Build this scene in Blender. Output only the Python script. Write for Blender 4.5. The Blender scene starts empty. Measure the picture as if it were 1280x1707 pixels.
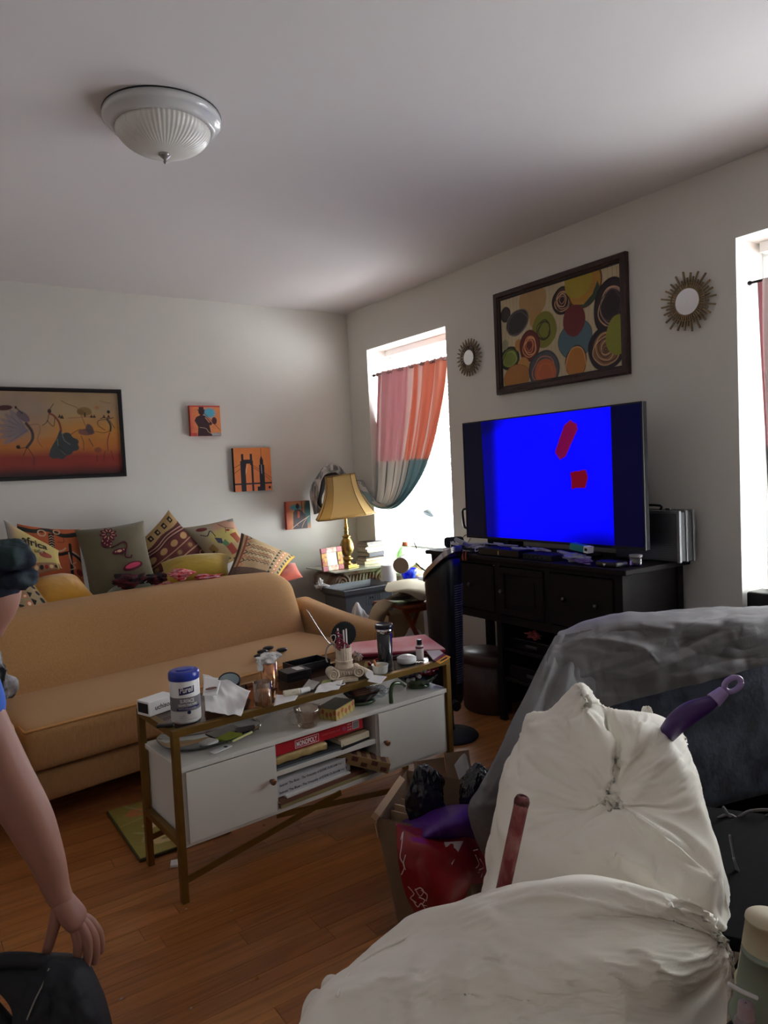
import bpy, bmesh, math, random
import numpy as np
from mathutils import Matrix, Vector
rnd = random.Random(7)
PI = math.pi
sc = bpy.context.scene
COL = sc.collection

# ------------------------------------------------------------------ camera, world, light, exposure
FPX = 1205.0
CAM = np.array([-3.2334, -5.1972, 1.42])
ROT = np.array([[0.82551, 0.06986, -0.56005], [-0.56248, 0.02024, -0.82657], [-0.04642, 0.99735, 0.05600]])
U_, S_, V_ = np.linalg.svd(ROT); ROT = U_ @ V_
cd_ = bpy.data.cameras.new('camera'); cam = bpy.data.objects.new('camera', cd_); COL.objects.link(cam)
cd_.sensor_fit = 'HORIZONTAL'; cd_.sensor_width = 36.0; cd_.lens = FPX * 36.0 / 1280.0; cd_.clip_start = 0.05
m4 = np.eye(4); m4[:3, :3] = ROT; m4[:3, 3] = CAM
cam.matrix_world = Matrix(m4.tolist())
sc.camera = cam
H = 2.742
sc.view_settings.view_transform = 'Standard'; sc.view_settings.look = 'None'
sc.view_settings.gamma = 1.0; sc.view_settings.use_curve_mapping = False
sc.view_settings.exposure = 0.12
w = bpy.data.worlds.new('overcast_sky'); sc.world = w; w.use_nodes = True
bg = w.node_tree.nodes['Background']; bg.inputs[0].default_value = (0.93, 0.97, 1.0, 1); bg.inputs[1].default_value = 29.0
sc.cycles.max_bounces = 10; sc.cycles.diffuse_bounces = 6; sc.cycles.transparent_max_bounces = 12
sc.cycles.use_denoising = True
sc.cycles.caustics_reflective = False; sc.cycles.caustics_refractive = False
sc.cycles.sample_clamp_indirect = 8.0
def portal(y0, y1, z0, z1, x=0.42):
    l = bpy.data.lights.new('daylight_portal', 'AREA'); l.shape = 'RECTANGLE'; l.size = abs(y1 - y0); l.size_y = z1 - z0
    l.cycles.is_portal = True
    o = bpy.data.objects.new('daylight_portal', l); COL.objects.link(o)
    o.location = (x, (y0 + y1) / 2, (z0 + z1) / 2)
    o.rotation_euler = (PI / 2, 0, PI / 2)
WIN = [(-1.283, -0.284), (-4.40, -3.362)]   # y ranges of the two window openings in the right-hand wall
SILL = 0.60; HEAD = 2.40
for a_, b_ in WIN: portal(a_, b_, SILL, HEAD)

# ------------------------------------------------------------------ where a sight line of the photograph meets a real surface
def ray(px, py): return ROT @ np.array([px - 640.0, -(py - 853.5), -FPX])
def at(px, py, x=None, y=None, z=None):
    d = ray(px, py)
    t = (x - CAM[0]) / d[0] if x is not None else (y - CAM[1]) / d[1] if y is not None else (z - CAM[2]) / d[2]
    return Vector((CAM + d * t).tolist())
def atp(px, py, p0, n):
    d = ray(px, py); n = np.array(n, float); t = ((np.array(p0, float) - CAM) @ n) / (d @ n)
    return Vector((CAM + d * t).tolist())
def cp(px, py, dist):
    return Vector((CAM + ROT @ np.array([(px - 640.0) / FPX, -(py - 853.5) / FPX, -1.0]) * dist).tolist())
FW = ROT @ np.array([0, 0, -1.0])
def pix(P):
    c = (np.asarray(P) - CAM) @ ROT
    return 640.0 + FPX * c[..., 0] / -c[..., 2], 853.5 - FPX * c[..., 1] / -c[..., 2]

# ------------------------------------------------------------------ materials
def lin(c):
    return tuple((v / 12.92 if v <= 0.04045 else ((v + 0.055) / 1.055) ** 2.4) for v in c)
def s8(r, g, b): return lin((r / 255, g / 255, b / 255))
MATS = {}
def mat(name, col=(0.8, 0.8, 0.8), rough=0.6, metal=0.0, noise=0.0, nscale=20.0, bump=0.0, bscale=80.0, trans=0.0, ior=1.45,
        sheen=0.0, emit=None, estr=0.0, alpha=1.0, coat=0.0, stretch=None, attr=None, sss=0.0, spec=None, translucent=0.0, col2=None, objrand=0.0):
    if name in MATS: return MATS[name]
    m = bpy.data.materials.new(name); m.use_nodes = True; MATS[name] = m
    nt = m.node_tree; N = nt.nodes; L = nt.links; b = N['Principled BSDF']
    b.inputs['Base Color'].default_value = (*col, 1); b.inputs['Roughness'].default_value = rough; b.inputs['Metallic'].default_value = metal
    b.inputs['IOR'].default_value = ior; b.inputs['Transmission Weight'].default_value = trans
    b.inputs['Alpha'].default_value = alpha; b.inputs['Coat Weight'].default_value = coat
    if spec is not None: b.inputs['Specular IOR Level'].default_value = spec
    if sheen: b.inputs['Sheen Weight'].default_value = sheen
    if emit: b.inputs['Emission Color'].default_value = (*emit, 1); b.inputs['Emission Strength'].default_value = estr
    tc = N.new('ShaderNodeTexCoord'); mp = N.new('ShaderNodeMapping'); L.new(tc.outputs['Object'], mp.inputs[0])
    if stretch: mp.inputs['Scale'].default_value = stretch
    csock = None
    if attr:
        a = N.new('ShaderNodeAttribute'); a.attribute_name = attr; csock = a.outputs['Color']
        if emit: L.new(csock, b.inputs['Emission Color'])
    if noise or col2:
        nz = N.new('ShaderNodeTexNoise'); nz.inputs['Scale'].default_value = nscale; nz.inputs['Detail'].default_value = 5
        L.new(mp.outputs[0], nz.inputs['Vector'])
        if col2:
            mx = N.new('ShaderNodeMix'); mx.data_type = 'RGBA'
            mr = N.new('ShaderNodeMapRange'); mr.inputs[1].default_value = 0.42; mr.inputs[2].default_value = 0.6
            L.new(nz.outputs['Fac'], mr.inputs[0]); L.new(mr.outputs[0], mx.inputs[0])
            mx.inputs[6].default_value = (*col, 1); mx.inputs[7].default_value = (*col2, 1); csock = mx.outputs[2]
        if noise:
            mr = N.new('ShaderNodeMapRange'); mr.inputs[1].default_value = 0.25; mr.inputs[2].default_value = 0.75
            mr.inputs[3].default_value = 1 - noise; mr.inputs[4].default_value = 1 + noise
            L.new(nz.outputs['Fac'], mr.inputs[0])
            hs = N.new('ShaderNodeHueSaturation'); L.new(mr.outputs[0], hs.inputs['Value'])
            if csock: L.new(csock, hs.inputs['Color'])
            else: hs.inputs['Color'].default_value = (*col, 1)
            csock = hs.outputs[0]
    if csock: L.new(csock, b.inputs['Base Color'])
    if bump:
        n2 = N.new('ShaderNodeTexNoise'); n2.inputs['Scale'].default_value = bscale; n2.inputs['Detail'].default_value = 4
        L.new(mp.outputs[0], n2.inputs['Vector'])
        bp = N.new('ShaderNodeBump'); bp.inputs['Strength'].default_value = bump; bp.inputs['Distance'].default_value = 0.01
        L.new(n2.outputs['Fac'], bp.inputs['Height']); L.new(bp.outputs[0], b.inputs['Normal'])
    if translucent:
        tr = N.new('ShaderNodeBsdfTranslucent'); ms = N.new('ShaderNodeMixShader'); ms.inputs[0].default_value = translucent
        if csock: L.new(csock, tr.inputs[0])
        else: tr.inputs[0].default_value = (*col, 1)
        L.new(b.outputs[0], ms.inputs[1]); L.new(tr.outputs[0], ms.inputs[2]); L.new(ms.outputs[0], N['Material Output'].inputs[0])
    return m
def thin_glass(name, tint=(1, 1, 1), refl=0.06, rough=0.02, edge=0.6):
    # a thin sheet: lets light straight through, mirrors a little at grazing angles
    if name in MATS: return MATS[name]
    m = bpy.data.materials.new(name); m.use_nodes = True; MATS[name] = m; nt = m.node_tree; N = nt.nodes; L = nt.links
    N.remove(N['Principled BSDF']); t = N.new('ShaderNodeBsdfTransparent'); t.inputs[0].default_value = (*tint, 1)
    g = N.new('ShaderNodeBsdfGlossy'); g.inputs['Roughness'].default_value = rough; f = N.new('ShaderNodeLayerWeight'); f.inputs[0].default_value = 0.25
    r = N.new('ShaderNodeMapRange'); r.inputs[3].default_value = refl; r.inputs[4].default_value = edge; L.new(f.outputs['Fresnel'], r.inputs[0])
    mx = N.new('ShaderNodeMixShader'); L.new(r.outputs[0], mx.inputs[0]); L.new(t.outputs[0], mx.inputs[1]); L.new(g.outputs[0], mx.inputs[2]); L.new(mx.outputs[0], N['Material Output'].inputs[0])
    return m
def paintmat(name, rough=0.85, bump=0.15, bscale=120, **k): return mat(name, rough=rough, bump=bump, bscale=bscale, attr='paint', **k)

M_wall = mat('wall_paint', s8(222, 219, 212), 0.75, bump=0.05, bscale=60, noise=0.015, nscale=3)
M_ceil = mat('ceiling_paint', s8(222, 218, 218), 0.85, bump=0.04, bscale=50)
M_trim = mat('white_trim', s8(236, 236, 232), 0.4)
M_black = mat('black_plastic', s8(20, 20, 24), 0.35)
M_blackm = mat('matt_black', s8(24, 24, 27), 0.75)
M_white = mat('white_plastic', s8(228, 228, 226), 0.35)
M_paper = mat('white_paper', s8(232, 232, 230), 0.7)
M_gold = mat('antique_gold_metal', s8(130, 100, 48), 0.42, metal=0.75, noise=0.12, nscale=15)
M_brass = mat('brass', s8(150, 122, 72), 0.28, metal=1.0, noise=0.15, nscale=12)
M_chrome = mat('chrome', s8(215, 215, 218), 0.12, metal=1.0)
M_alu = mat('aluminium', s8(175, 176, 178), 0.35, metal=0.9)
M_glass = thin_glass('clear_glass', (0.93, 0.95, 0.94), 0.10, 0.03)
M_wood = mat('red_brown_wood', s8(128, 62, 32), 0.4, noise=0.25, nscale=6, stretch=(12, 12, 1))
M_dark = mat('espresso_wood', s8(30, 25, 25), 0.7, spec=0.2, noise=0.18, nscale=8, stretch=(1, 1, 8))
M_kraft = mat('kraft_paper', s8(150, 112, 76), 0.8, noise=0.12, nscale=12, bump=0.2, bscale=14)

# ------------------------------------------------------------------ mesh builder
class MB:
    def __init__(s): s.v = []; s.f = []
    def add(s, vs, fs):
        o = len(s.v); s.v += [tuple(map(float, p)) for p in vs]; s.f += [tuple(i + o for i in f) for f in fs]; return s
    def box(s, lo, hi, mtx=None):
        x0, y0, z0 = lo; x1, y1, z1 = hi
        vs = [(x0, y0, z0), (x1, y0, z0), (x1, y1, z0), (x0, y1, z0), (x0, y0, z1), (x1, y0, z1), (x1, y1, z1), (x0, y1, z1)]
        if mtx: vs = [tuple(mtx @ Vector(p)) for p in vs]
        return s.add(vs, [(0, 3, 2, 1), (4, 5, 6, 7), (0, 1, 5, 4), (1, 2, 6, 5), (2, 3, 7, 6), (3, 0, 4, 7)])
    def bar(s, p0, p1, wx, wy, up=(0, 0, 1)):
        p0 = Vector(p0); p1 = Vector(p1); d = (p1 - p0); L = d.length; z = d.normalized(); up = Vector(up)
        if abs(z.dot(up)) > 0.98: up = Vector((0, 1, 0))
        x = up.cross(z).normalized(); y = z.cross(x)
        m = Matrix((x, y, z)).transposed().to_4x4(); m.translation = p0
        return s.box((-wx / 2, -wy / 2, 0), (wx / 2, wy / 2, L), m)
    def rbox(s, lo, hi, r=0.02, n=8, fn=None, mtx=None):
        lo = np.array(lo, float); hi = np.array(hi, float); c = (lo + hi) / 2; h = (hi - lo) / 2
        r = min(r, *(h * 0.999)); vid = {}; vs = []; fs = []
        ns = [max(2, int(n)) if np.isscalar(n) else n[k] for k in range(3)]
        def dist(N, hk):      # sample positions denser towards the rounded rims
            inner = max(hk - r, 0)
            e = [-hk + r * (1 - math.cos(a * PI / 6)) for a in range(0, 4)] if r > 0 else [-hk]
            mid = list(np.linspace(-inner, inner, N + 1))
            o = sorted(set(round(q, 6) for q in e + mid + [-q for q in e])); return o
        D = [dist(ns[k], h[k]) for k in range(3)]
        def V(p):
            q = np.clip(p, -(h - r), h - r); d = p - q; L = np.linalg.norm(d)
            if L > 1e-9: p = q + d / L * r
            k = tuple(np.round(p, 5))
            if k not in vid:
                vid[k] = len(vs); vs.append(p + c)
            return vid[k]
        for ax in range(3):
            a, b = (ax + 1) % 3, (ax + 2) % 3
            for sg in (-1, 1):
                for i in range(len(D[a]) - 1):
                    for j in range(len(D[b]) - 1):
                        q = []
                        for (ii, jj) in ((i, j), (i + 1, j), (i + 1, j + 1), (i, j + 1)):
                            p = np.zeros(3); p[ax] = sg * h[ax]; p[a] = D[a][ii]; p[b] = D[b][jj]; q.append(V(p))
                        if sg < 0: q = q[::-1]
                        q2 = [q[k] for k in range(4) if q[k] != q[k - 1]]
                        if len(set(q2)) >= 3: fs.append(tuple(q2))
        if fn is not None: vs = [fn(np.array(p)) for p in vs]
        if mtx is not None: vs = [tuple(mtx @ Vector(p)) for p in vs]
        return s.add(vs, fs)
    def lathe(s, prof, n=32, c=(0, 0, 0), mtx=None, rf=None, cap=True):
        vs = []; fs = []; c = Vector(c)
        for r, z in prof:
            for k in range(n):
                a = 2 * PI * k / n; rr = r * (rf(a) if rf else 1)
                p = Vector((rr * math.cos(a), rr * math.sin(a), z)); p = (mtx @ p) if mtx else p + c
                vs.append(p)
        m = len(prof)
        for i in range(m - 1):
            for k in range(n):
                fs.append((i * n + k, i * n + (k + 1) % n, (i + 1) * n + (k + 1) % n, (i + 1) * n + k))
        if cap:
            if prof[0][0] > 1e-5: fs.append(tuple(range(n))[::-1])
            if prof[-1][0] > 1e-5: fs.append(tuple((m - 1) * n + k for k in range(n)))
        return s.add(vs, fs)
    def cyl(s, p0, p1, r0, r1=None, n=16):
        r1 = r0 if r1 is None else r1
        p0 = Vector(p0); p1 = Vector(p1); d = p1 - p0
        m = d.to_track_quat('Z', 'Y').to_matrix().to_4x4(); m.translation = p0
        return s.lathe([(r0, 0), (r1, d.length)], n, mtx=m)
    def tube(s, pts, r=0.004, n=8, sub=6, closed=False):
        P = np.array([tuple(p) for p in pts], float)
        if sub > 1 and len(P) > 2: P = spline(P, sub, closed)
        T = np.gradient(P, axis=0); vs = []; fs = []; ref = Vector((0.13, 0.27, 0.95))
        for i, p in enumerate(P):
            t = Vector(T[i]).normalized() if np.linalg.norm(T[i]) > 0 else Vector((0, 0, 1))
            x = (ref - t * ref.dot(t)).normalized(); ref = x; y = t.cross(x)
            rr = r(i / (len(P) - 1)) if callable(r) else r
            for k in range(n):
                a = 2 * PI * k / n; vs.append(Vector(p) + (x * math.cos(a) + y * math.sin(a)) * rr)
        m = len(P)
        for i in range(m - 1):
            for k in range(n): fs.append((i * n + k, i * n + (k + 1) % n, (i + 1) * n + (k + 1) % n, (i + 1) * n + k))
        fs.append(tuple(range(n))[::-1]); fs.append(tuple((m - 1) * n + k for k in range(n)))
        return s.add(vs, fs)
    def grid(s, P, flip=False):
        a, b = P.shape[:2]; fs = []
        for i in range(a - 1):
            for j in range(b - 1):
                q = (i * b + j, i * b + j + 1, (i + 1) * b + j + 1, (i + 1) * b + j); fs.append(q[::-1] if flip else q)
        return s.add(P.reshape(-1, 3).tolist(), fs)
    def prism(s, pts, d):     # planar polygon (list of 3-D points) extruded along d
        n = len(pts); d = Vector(d); a = [Vector(p) for p in pts]
        return s.add(a + [p + d for p in a], [tuple(range(n))[::-1], tuple(range(n, 2 * n))] + [(i, (i + 1) % n, n + (i + 1) % n, n + i) for i in range(n)])

def spline(P, sub, closed=False):
    P = np.asarray(P, float); n = len(P); out = []
    for i in range(n - 1):
        p0 = P[max(i - 1, 0)]; p1 = P[i]; p2 = P[i + 1]; p3 = P[min(i + 2, n - 1)]
        for k in range(sub):
            t = k / sub
            out.append(0.5 * ((2 * p1) + (-p0 + p2) * t + (2 * p0 - 5 * p1 + 4 * p2 - p3) * t * t + (-p0 + 3 * p1 - 3 * p2 + p3) * t ** 3))
    out.append(P[-1]); return np.array(out)
def surf(ctrl, nu, nv):      # Catmull-Rom surface through a grid of control points
    Cn = np.array([[tuple(p) for p in row] for row in ctrl], float)
    def resamp(A, n):        # along axis 0
        Q = spline(A.reshape(A.shape[0], -1), 24); idx = np.linspace(0, len(Q) - 1, n)
        i0 = np.floor(idx).astype(int); i1 = np.minimum(i0 + 1, len(Q) - 1); f = (idx - i0)[:, None]
        return (Q[i0] * (1 - f) + Q[i1] * f).reshape(n, *A.shape[1:])
    A = resamp(Cn, nu); A = resamp(A.transpose(1, 0, 2), nv).transpose(1, 0, 2)
    return A
def vnoise(X, Y, seed=0, oct=4, scale=1.0):
    r = np.random.RandomState(seed); out = 0; amp = 1.0
    for o in range(oct):
        for _ in range(4):
            a = r.rand() * 2 * PI; fq = scale * (2 ** o) * (0.6 + 0.8 * r.rand()); ph = r.rand() * 6.28
            out = out + amp * np.sin((X * math.cos(a) + Y * math.sin(a)) * fq + ph + 0.7 * np.sin((Y * math.cos(a * 1.7) - X * math.sin(a * 1.3)) * fq * 0.6 + ph * 2))
        amp *= 0.5
    return out / 7.0

def chain(o):
    m = Matrix.Identity(4)
    while o is not None:
        m = (Matrix.Translation(o.location) @ o.rotation_euler.to_matrix().to_4x4()) @ m; o = o.parent
    return m
def finish(me, mt, smooth, colors=None):
    if mt:
        for q in (mt if isinstance(mt, (list, tuple)) else [mt]): me.materials.append(q)
    if smooth is True:
        me.polygons.foreach_set('use_smooth', [True] * len(me.polygons))
    elif smooth == 'auto':
        me.polygons.foreach_set('use_smooth', [True] * len(me.polygons)); me.set_sharp_from_angle(angle=math.radians(35))
    if colors is not None:
        ca = me.color_attributes.new('paint', 'FLOAT_COLOR', 'POINT')
        c = np.ones((len(me.vertices), 4)); c[:, :3] = colors; ca.data.foreach_set('color', c.ravel())
def obj(name, mb, mt, parent=None, smooth='auto', local=False, bevel=0.0, colors=None, label=None, weld=False, kind=None, origin=None, solid=0.0):
    v = np.array(mb.v, float)
    if parent is not None:
        if not local:
            inv = np.array(chain(parent).inverted()); v = v @ inv[:3, :3].T + inv[:3, 3]
        loc = (0, 0, 0)
    else:
        lo, hi = v.min(0), v.max(0); loc = origin if origin is not None else ((lo[0] + hi[0]) / 2, (lo[1] + hi[1]) / 2, lo[2]); v = v - np.array(loc)
    me = bpy.data.meshes.new(name); me.from_pydata(v.tolist(), [], mb.f); me.update()
    finish(me, mt, smooth, colors)
    if weld:
        bm = bmesh.new(); bm.from_mesh(me); bmesh.ops.remove_doubles(bm, verts=bm.verts, dist=1e-5); bmesh.ops.recalc_face_normals(bm, faces=bm.faces); bm.to_mesh(me); bm.free()
    o = bpy.data.objects.new(name, me); COL.objects.link(o); o.location = loc
    if parent is not None: o.parent = parent
    if bevel:
        b = o.modifiers.new('bevel', 'BEVEL'); b.width = bevel; b.segments = 2; b.limit_method = 'ANGLE'; b.angle_limit = math.radians(40)
    if solid:
        b = o.modifiers.new('thickness', 'SOLIDIFY'); b.thickness = abs(solid); b.offset = -1 if solid > 0 else 1
    if label: o['label'] = label
    if kind: o['kind'] = kind
    return o
def thing(name, label, cat, loc=(0, 0, 0), rz=0.0, group=None, kind=None):
    o = bpy.data.objects.new(name, None); COL.objects.link(o); o.location = Vector(loc); o.rotation_euler = (0, 0, rz); o.empty_display_size = 0.05
    o['label'] = label; o['category'] = cat
    if group: o['group'] = group
    return o
def tag(o, label, cat, group=None, kind=None):
    o['label'] = label; o['category'] = cat
    if group: o['group'] = group
    if kind: o['kind'] = kind
    return o
def structure(name, mb, mt, parent=None, **k):
    o = obj(name, mb, mt, parent, **k)
    if parent is None: o['kind'] = 'structure'
    return o
def text(name, string, fn, size, mt, parent, fit=None, bold=False, shear=0.0, align='LEFT'):
    """lettering as real geometry: fn(x, y) -> 3-D point; x, y in metres along the baseline / up"""
    cu = bpy.data.curves.new('lettering', 'FONT'); cu.body = string; cu.size = size; cu.align_x = align; cu.shear = shear; cu.resolution_u = 3
    if bold: cu.offset = size * 0.02
    t = bpy.data.objects.new('lettering', cu); COL.objects.link(t)
    dg = bpy.context.evaluated_depsgraph_get(); me = bpy.data.meshes.new_from_object(t.evaluated_get(dg))
    bpy.data.objects.remove(t); bpy.data.curves.remove(cu)
    vs = [tuple(v.co) for v in me.vertices]; fs = [tuple(p.vertices) for p in me.polygons]; bpy.data.meshes.remove(me)
    if not vs: return None
    xs = [p[0] for p in vs]; k = 1.0
    if fit: k = fit / (max(xs) - min(xs))
    x0 = min(xs) if align == 'LEFT' else 0
    mb = MB().add([tuple(fn((p[0] - x0) * k, p[1])) for p in vs], fs)
    return obj(name, mb, mt, parent, smooth=False)
def plane_fn(o, ux, uy):
    o = Vector(o); ux = Vector(ux).normalized(); uy = Vector(uy).normalized()
    return lambda x, y: o + ux * x + uy * y

# ------------------------------------------------------------------ painting helpers (arrays u, v in 0..1, v up)
class Paint:
    def __init__(s, n, m, base, asp=1.0):
        s.u, s.v = np.meshgrid(np.linspace(0, 1, m), np.linspace(0, 1, n)); s.asp = asp
        s.c = np.zeros((n, m, 3)); s.c[:] = s8(*base)
    def mix(s, msk, col, a=1.0):
        k = (np.clip(msk, 0, 1) * a)[..., None]; s.c = s.c * (1 - k) + np.array(s8(*col)) * k; return s
    def soft(s, d, w=0.006): return np.clip(0.5 - d / w, 0, 1)
    def ell(s, cx, cy, rx, ry, rot=0.0, wob=0.0, seed=1):
        x = (s.u - cx) * s.asp; y = s.v - cy; c, q = math.cos(rot), math.sin(rot); X = x * c + y * q; Y = -x * q + y * c
        r = np.sqrt((X / rx) ** 2 + (Y / ry) ** 2)
        if wob: th = np.arctan2(Y / ry, X / rx); r = r + wob * np.sin(3 * th + seed) + wob * 0.6 * np.sin(5 * th + seed * 2)
        return r
    def disc(s, cx, cy, rx, ry, col, rot=0.0, a=1.0, wob=0.0, seed=1):
        r = s.ell(cx, cy, rx, ry, rot, wob, seed); return s.mix(s.soft((r - 1) * min(rx, ry)), col, a)
    def ring(s, cx, cy, rx, ry, wd, col, rot=0.0, a=1.0, wob=0.0, seed=1):
        r = s.ell(cx, cy, rx, ry, rot, wob, seed); return s.mix(s.soft(np.abs(r - 1) * min(rx, ry) - wd / 2), col, a)
    def line(s, pts, wd, col, a=1.0, curve=True, taper=False):
        P = np.array(pts, float)
        if curve and len(P) > 2: P = spline(P, 6)
        d = np.full(s.u.shape, 9.0); x = s.u * s.asp; y = s.v
        for i in range(len(P) - 1):
            ax, ay = P[i][0] * s.asp, P[i][1]; bx, by = P[i + 1][0] * s.asp, P[i + 1][1]; L = (bx - ax) ** 2 + (by - ay) ** 2 + 1e-12
            t = np.clip(((x - ax) * (bx - ax) + (y - ay) * (by - ay)) / L, 0, 1)
            d = np.minimum(d, np.hypot(x - ax - t * (bx - ax), y - ay - t * (by - ay)))
        return s.mix(s.soft(d - wd / 2), col, a)
    def poly(s, pts, col, a=1.0):
        x = s.u; y = s.v; ins = np.zeros(x.shape, bool); n = len(pts)
        for i in range(n):
            x0, y0 = pts[i]; x1, y1 = pts[(i + 1) % n]
            if y0 == y1: continue
            c = ((y0 > y) != (y1 > y)) & (x < (x1 - x0) * (y - y0) / (y1 - y0) + x0); ins ^= c
        return s.mix(ins.astype(float), col, a)
    def rect(s, x0, y0, x1, y1, col, a=1.0): return s.mix(((s.u >= x0) & (s.u <= x1) & (s.v >= y0) & (s.v <= y1)).astype(float), col, a)
    def grime(s, seed=3, a=0.12, scale=14):
        k = 1 + a * vnoise(s.u * s.asp, s.v, seed, 4, scale); s.c = s.c * k[..., None]; return s
def flat_paint(name, P, org, du, dv, mt, parent, label=None):
    n, m = P.c.shape[:2]; org = np.array(org, float); du = np.array(du, float); dv = np.array(dv, float)
    G = org + P.u[..., None] * du + P.v[..., None] * dv
    return obj(name, MB().grid(G), mt, parent, smooth=False, colors=P.c.reshape(-1, 3), label=label)
# ================================================================== SETTING
X0, Y0 = -4.7, -6.7
# floor: sub floor plus strip boards running along the sofa wall
fl = structure('floor', MB().box((X0, Y0, -0.08), (0, 0, -0.012)), mat('floor_gap_dark', s8(28, 16, 10), 0.8))
def floor_mat():
    m = bpy.data.materials.new('oak_strip_boards'); m.use_nodes = True; nt = m.node_tree; N = nt.nodes; L = nt.links; b = N['Principled BSDF']
    tc = N.new('ShaderNodeTexCoord'); geo = N.new('ShaderNodeNewGeometry'); oi = N.new('ShaderNodeObjectInfo')
    ad = N.new('ShaderNodeMath'); ad.operation = 'ADD'; L.new(geo.outputs['Random Per Island'], ad.inputs[0]); L.new(oi.outputs['Random'], ad.inputs[1])
    fr = N.new('ShaderNodeMath'); fr.operation = 'FRACT'; L.new(ad.outputs[0], fr.inputs[0])
    ramp = N.new('ShaderNodeValToRGB'); L.new(fr.outputs[0], ramp.inputs[0])
    e = ramp.color_ramp.elements
    e[0].position = 0; e[0].color = (*s8(140, 86, 46), 1); e[1].position = 1; e[1].color = (*s8(176, 118, 66), 1)
    for p, c in ((0.25, (150, 94, 52)), (0.5, (162, 104, 58)), (0.75, (146, 90, 48))):
        q = e.new(p); q.color = (*s8(*c), 1)
    mp = N.new('ShaderNodeMapping'); mp.inputs['Scale'].default_value = (1.6, 26, 1); L.new(geo.outputs['Position'], mp.inputs[0])
    off = N.new('ShaderNodeVectorMath'); off.operation = 'ADD'; L.new(mp.outputs[0], off.inputs[0])
    sc_ = N.new('ShaderNodeMath'); sc_.operation = 'MULTIPLY'; sc_.inputs[1].default_value = 40; L.new(fr.outputs[0], sc_.inputs[0]); L.new(sc_.outputs[0], off.inputs[1])
    nz = N.new('ShaderNodeTexNoise'); nz.inputs['Scale'].default_value = 1.6; nz.inputs['Detail'].default_value = 6; nz.inputs['Distortion'].default_value = 1.2; L.new(off.outputs[0], nz.inputs['Vector'])
    mr = N.new('ShaderNodeMapRange'); mr.inputs[1].default_value = 0.3; mr.inputs[2].default_value = 0.7; mr.inputs[3].default_value = 0.70; mr.inputs[4].default_value = 1.24; L.new(nz.outputs['Fac'], mr.inputs[0])
    hs = N.new('ShaderNodeHueSaturation'); hs.inputs['Saturation'].default_value = 1.02; L.new(ramp.outputs[0], hs.inputs['Color']); L.new(mr.outputs[0], hs.inputs['Value']); L.new(hs.outputs[0], b.inputs['Base Color'])
    n2 = N.new('ShaderNodeTexNoise'); n2.inputs['Scale'].default_value = 2.2; n2.inputs['Detail'].default_value = 3; L.new(geo.outputs['Position'], n2.inputs['Vector'])
    r2 = N.new('ShaderNodeMapRange'); r2.inputs[3].default_value = 0.22; r2.inputs[4].default_value = 0.42; L.new(n2.outputs['Fac'], r2.inputs[0]); L.new(r2.outputs[0], b.inputs['Roughness'])
    bp = N.new('ShaderNodeBump'); bp.inputs['Strength'].default_value = 0.06; bp.inputs['Distance'].default_value = 0.01; L.new(nz.outputs['Fac'], bp.inputs['Height']); L.new(bp.outputs[0], b.inputs['Normal'])
    return m
M_floor = floor_mat()
BW = 0.072; rows = int(-Y0 / BW) + 1; rest = MB(); plank_lib = {}
for r in range(rows):
    yb = -r * BW; ya = max(yb - BW + 0.0010, Y0)
    if ya >= yb: continue
    x = X0 - rnd.random() * 0.8; vis = -4.5 < yb < -1.25
    while x < 0:
        L_ = rnd.uniform(0.85, 1.75); xa = max(x, X0); xb = min(x + L_ - 0.0014, -0.0005)
        if xb - xa > 0.02:
            dz = rnd.uniform(-0.0006, 0)
            if vis and xb > -4.0:
                obj('plank', MB().box((xa, ya, -0.012), (xb, yb, dz)), M_floor, fl, smooth=False)
            else: rest.box((xa, ya, -0.012), (xb, yb, dz))
        x += L_
obj('plank', rest, M_floor, fl, smooth=False, kind='stuff')
structure('ceiling', MB().box((X0 - 0.1, Y0 - 0.1, H), (0.3, 0.1, H + 0.1)), M_ceil)
structure('wall_back', MB().box((X0 - 0.1, 0, -0.08), (0.3, 0.1, H)), M_wall)
structure('wall_left', MB().box((X0 - 0.1, Y0, -0.08), (X0, 0, H)), M_wall)
structure('wall_front', MB().box((X0 - 0.1, Y0 - 0.1, -0.08), (0.3, Y0, H)), M_wall)
WT = 0.28
wr = MB(); ys = sorted([0, Y0] + [q for w_ in WIN for q in w_], reverse=True)
for i in range(len(ys) - 1):
    hi, lo = ys[i], ys[i + 1]
    if (lo, hi) in WIN: wr.box((0, lo, -0.08), (WT, hi, SILL)); wr.box((0, lo, HEAD), (WT, hi, H))
    else: wr.box((0, lo, -0.08), (WT, hi, H))
structure('wall_right', wr, M_wall)
structure('baseboard_right', MB().box((-0.014, Y0 + 0.02, 0.0005), (-0.0005, -0.02, 0.10)), M_trim, bevel=0.003)
structure('baseboard_back', MB().box((X0 + 0.02, -0.014, 0.0005), (-0.02, -0.0005, 0.10)), M_trim, bevel=0.003)
M_slat = mat('blind_slat_white', s8(214, 214, 214), 0.6, translucent=0.06)
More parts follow.
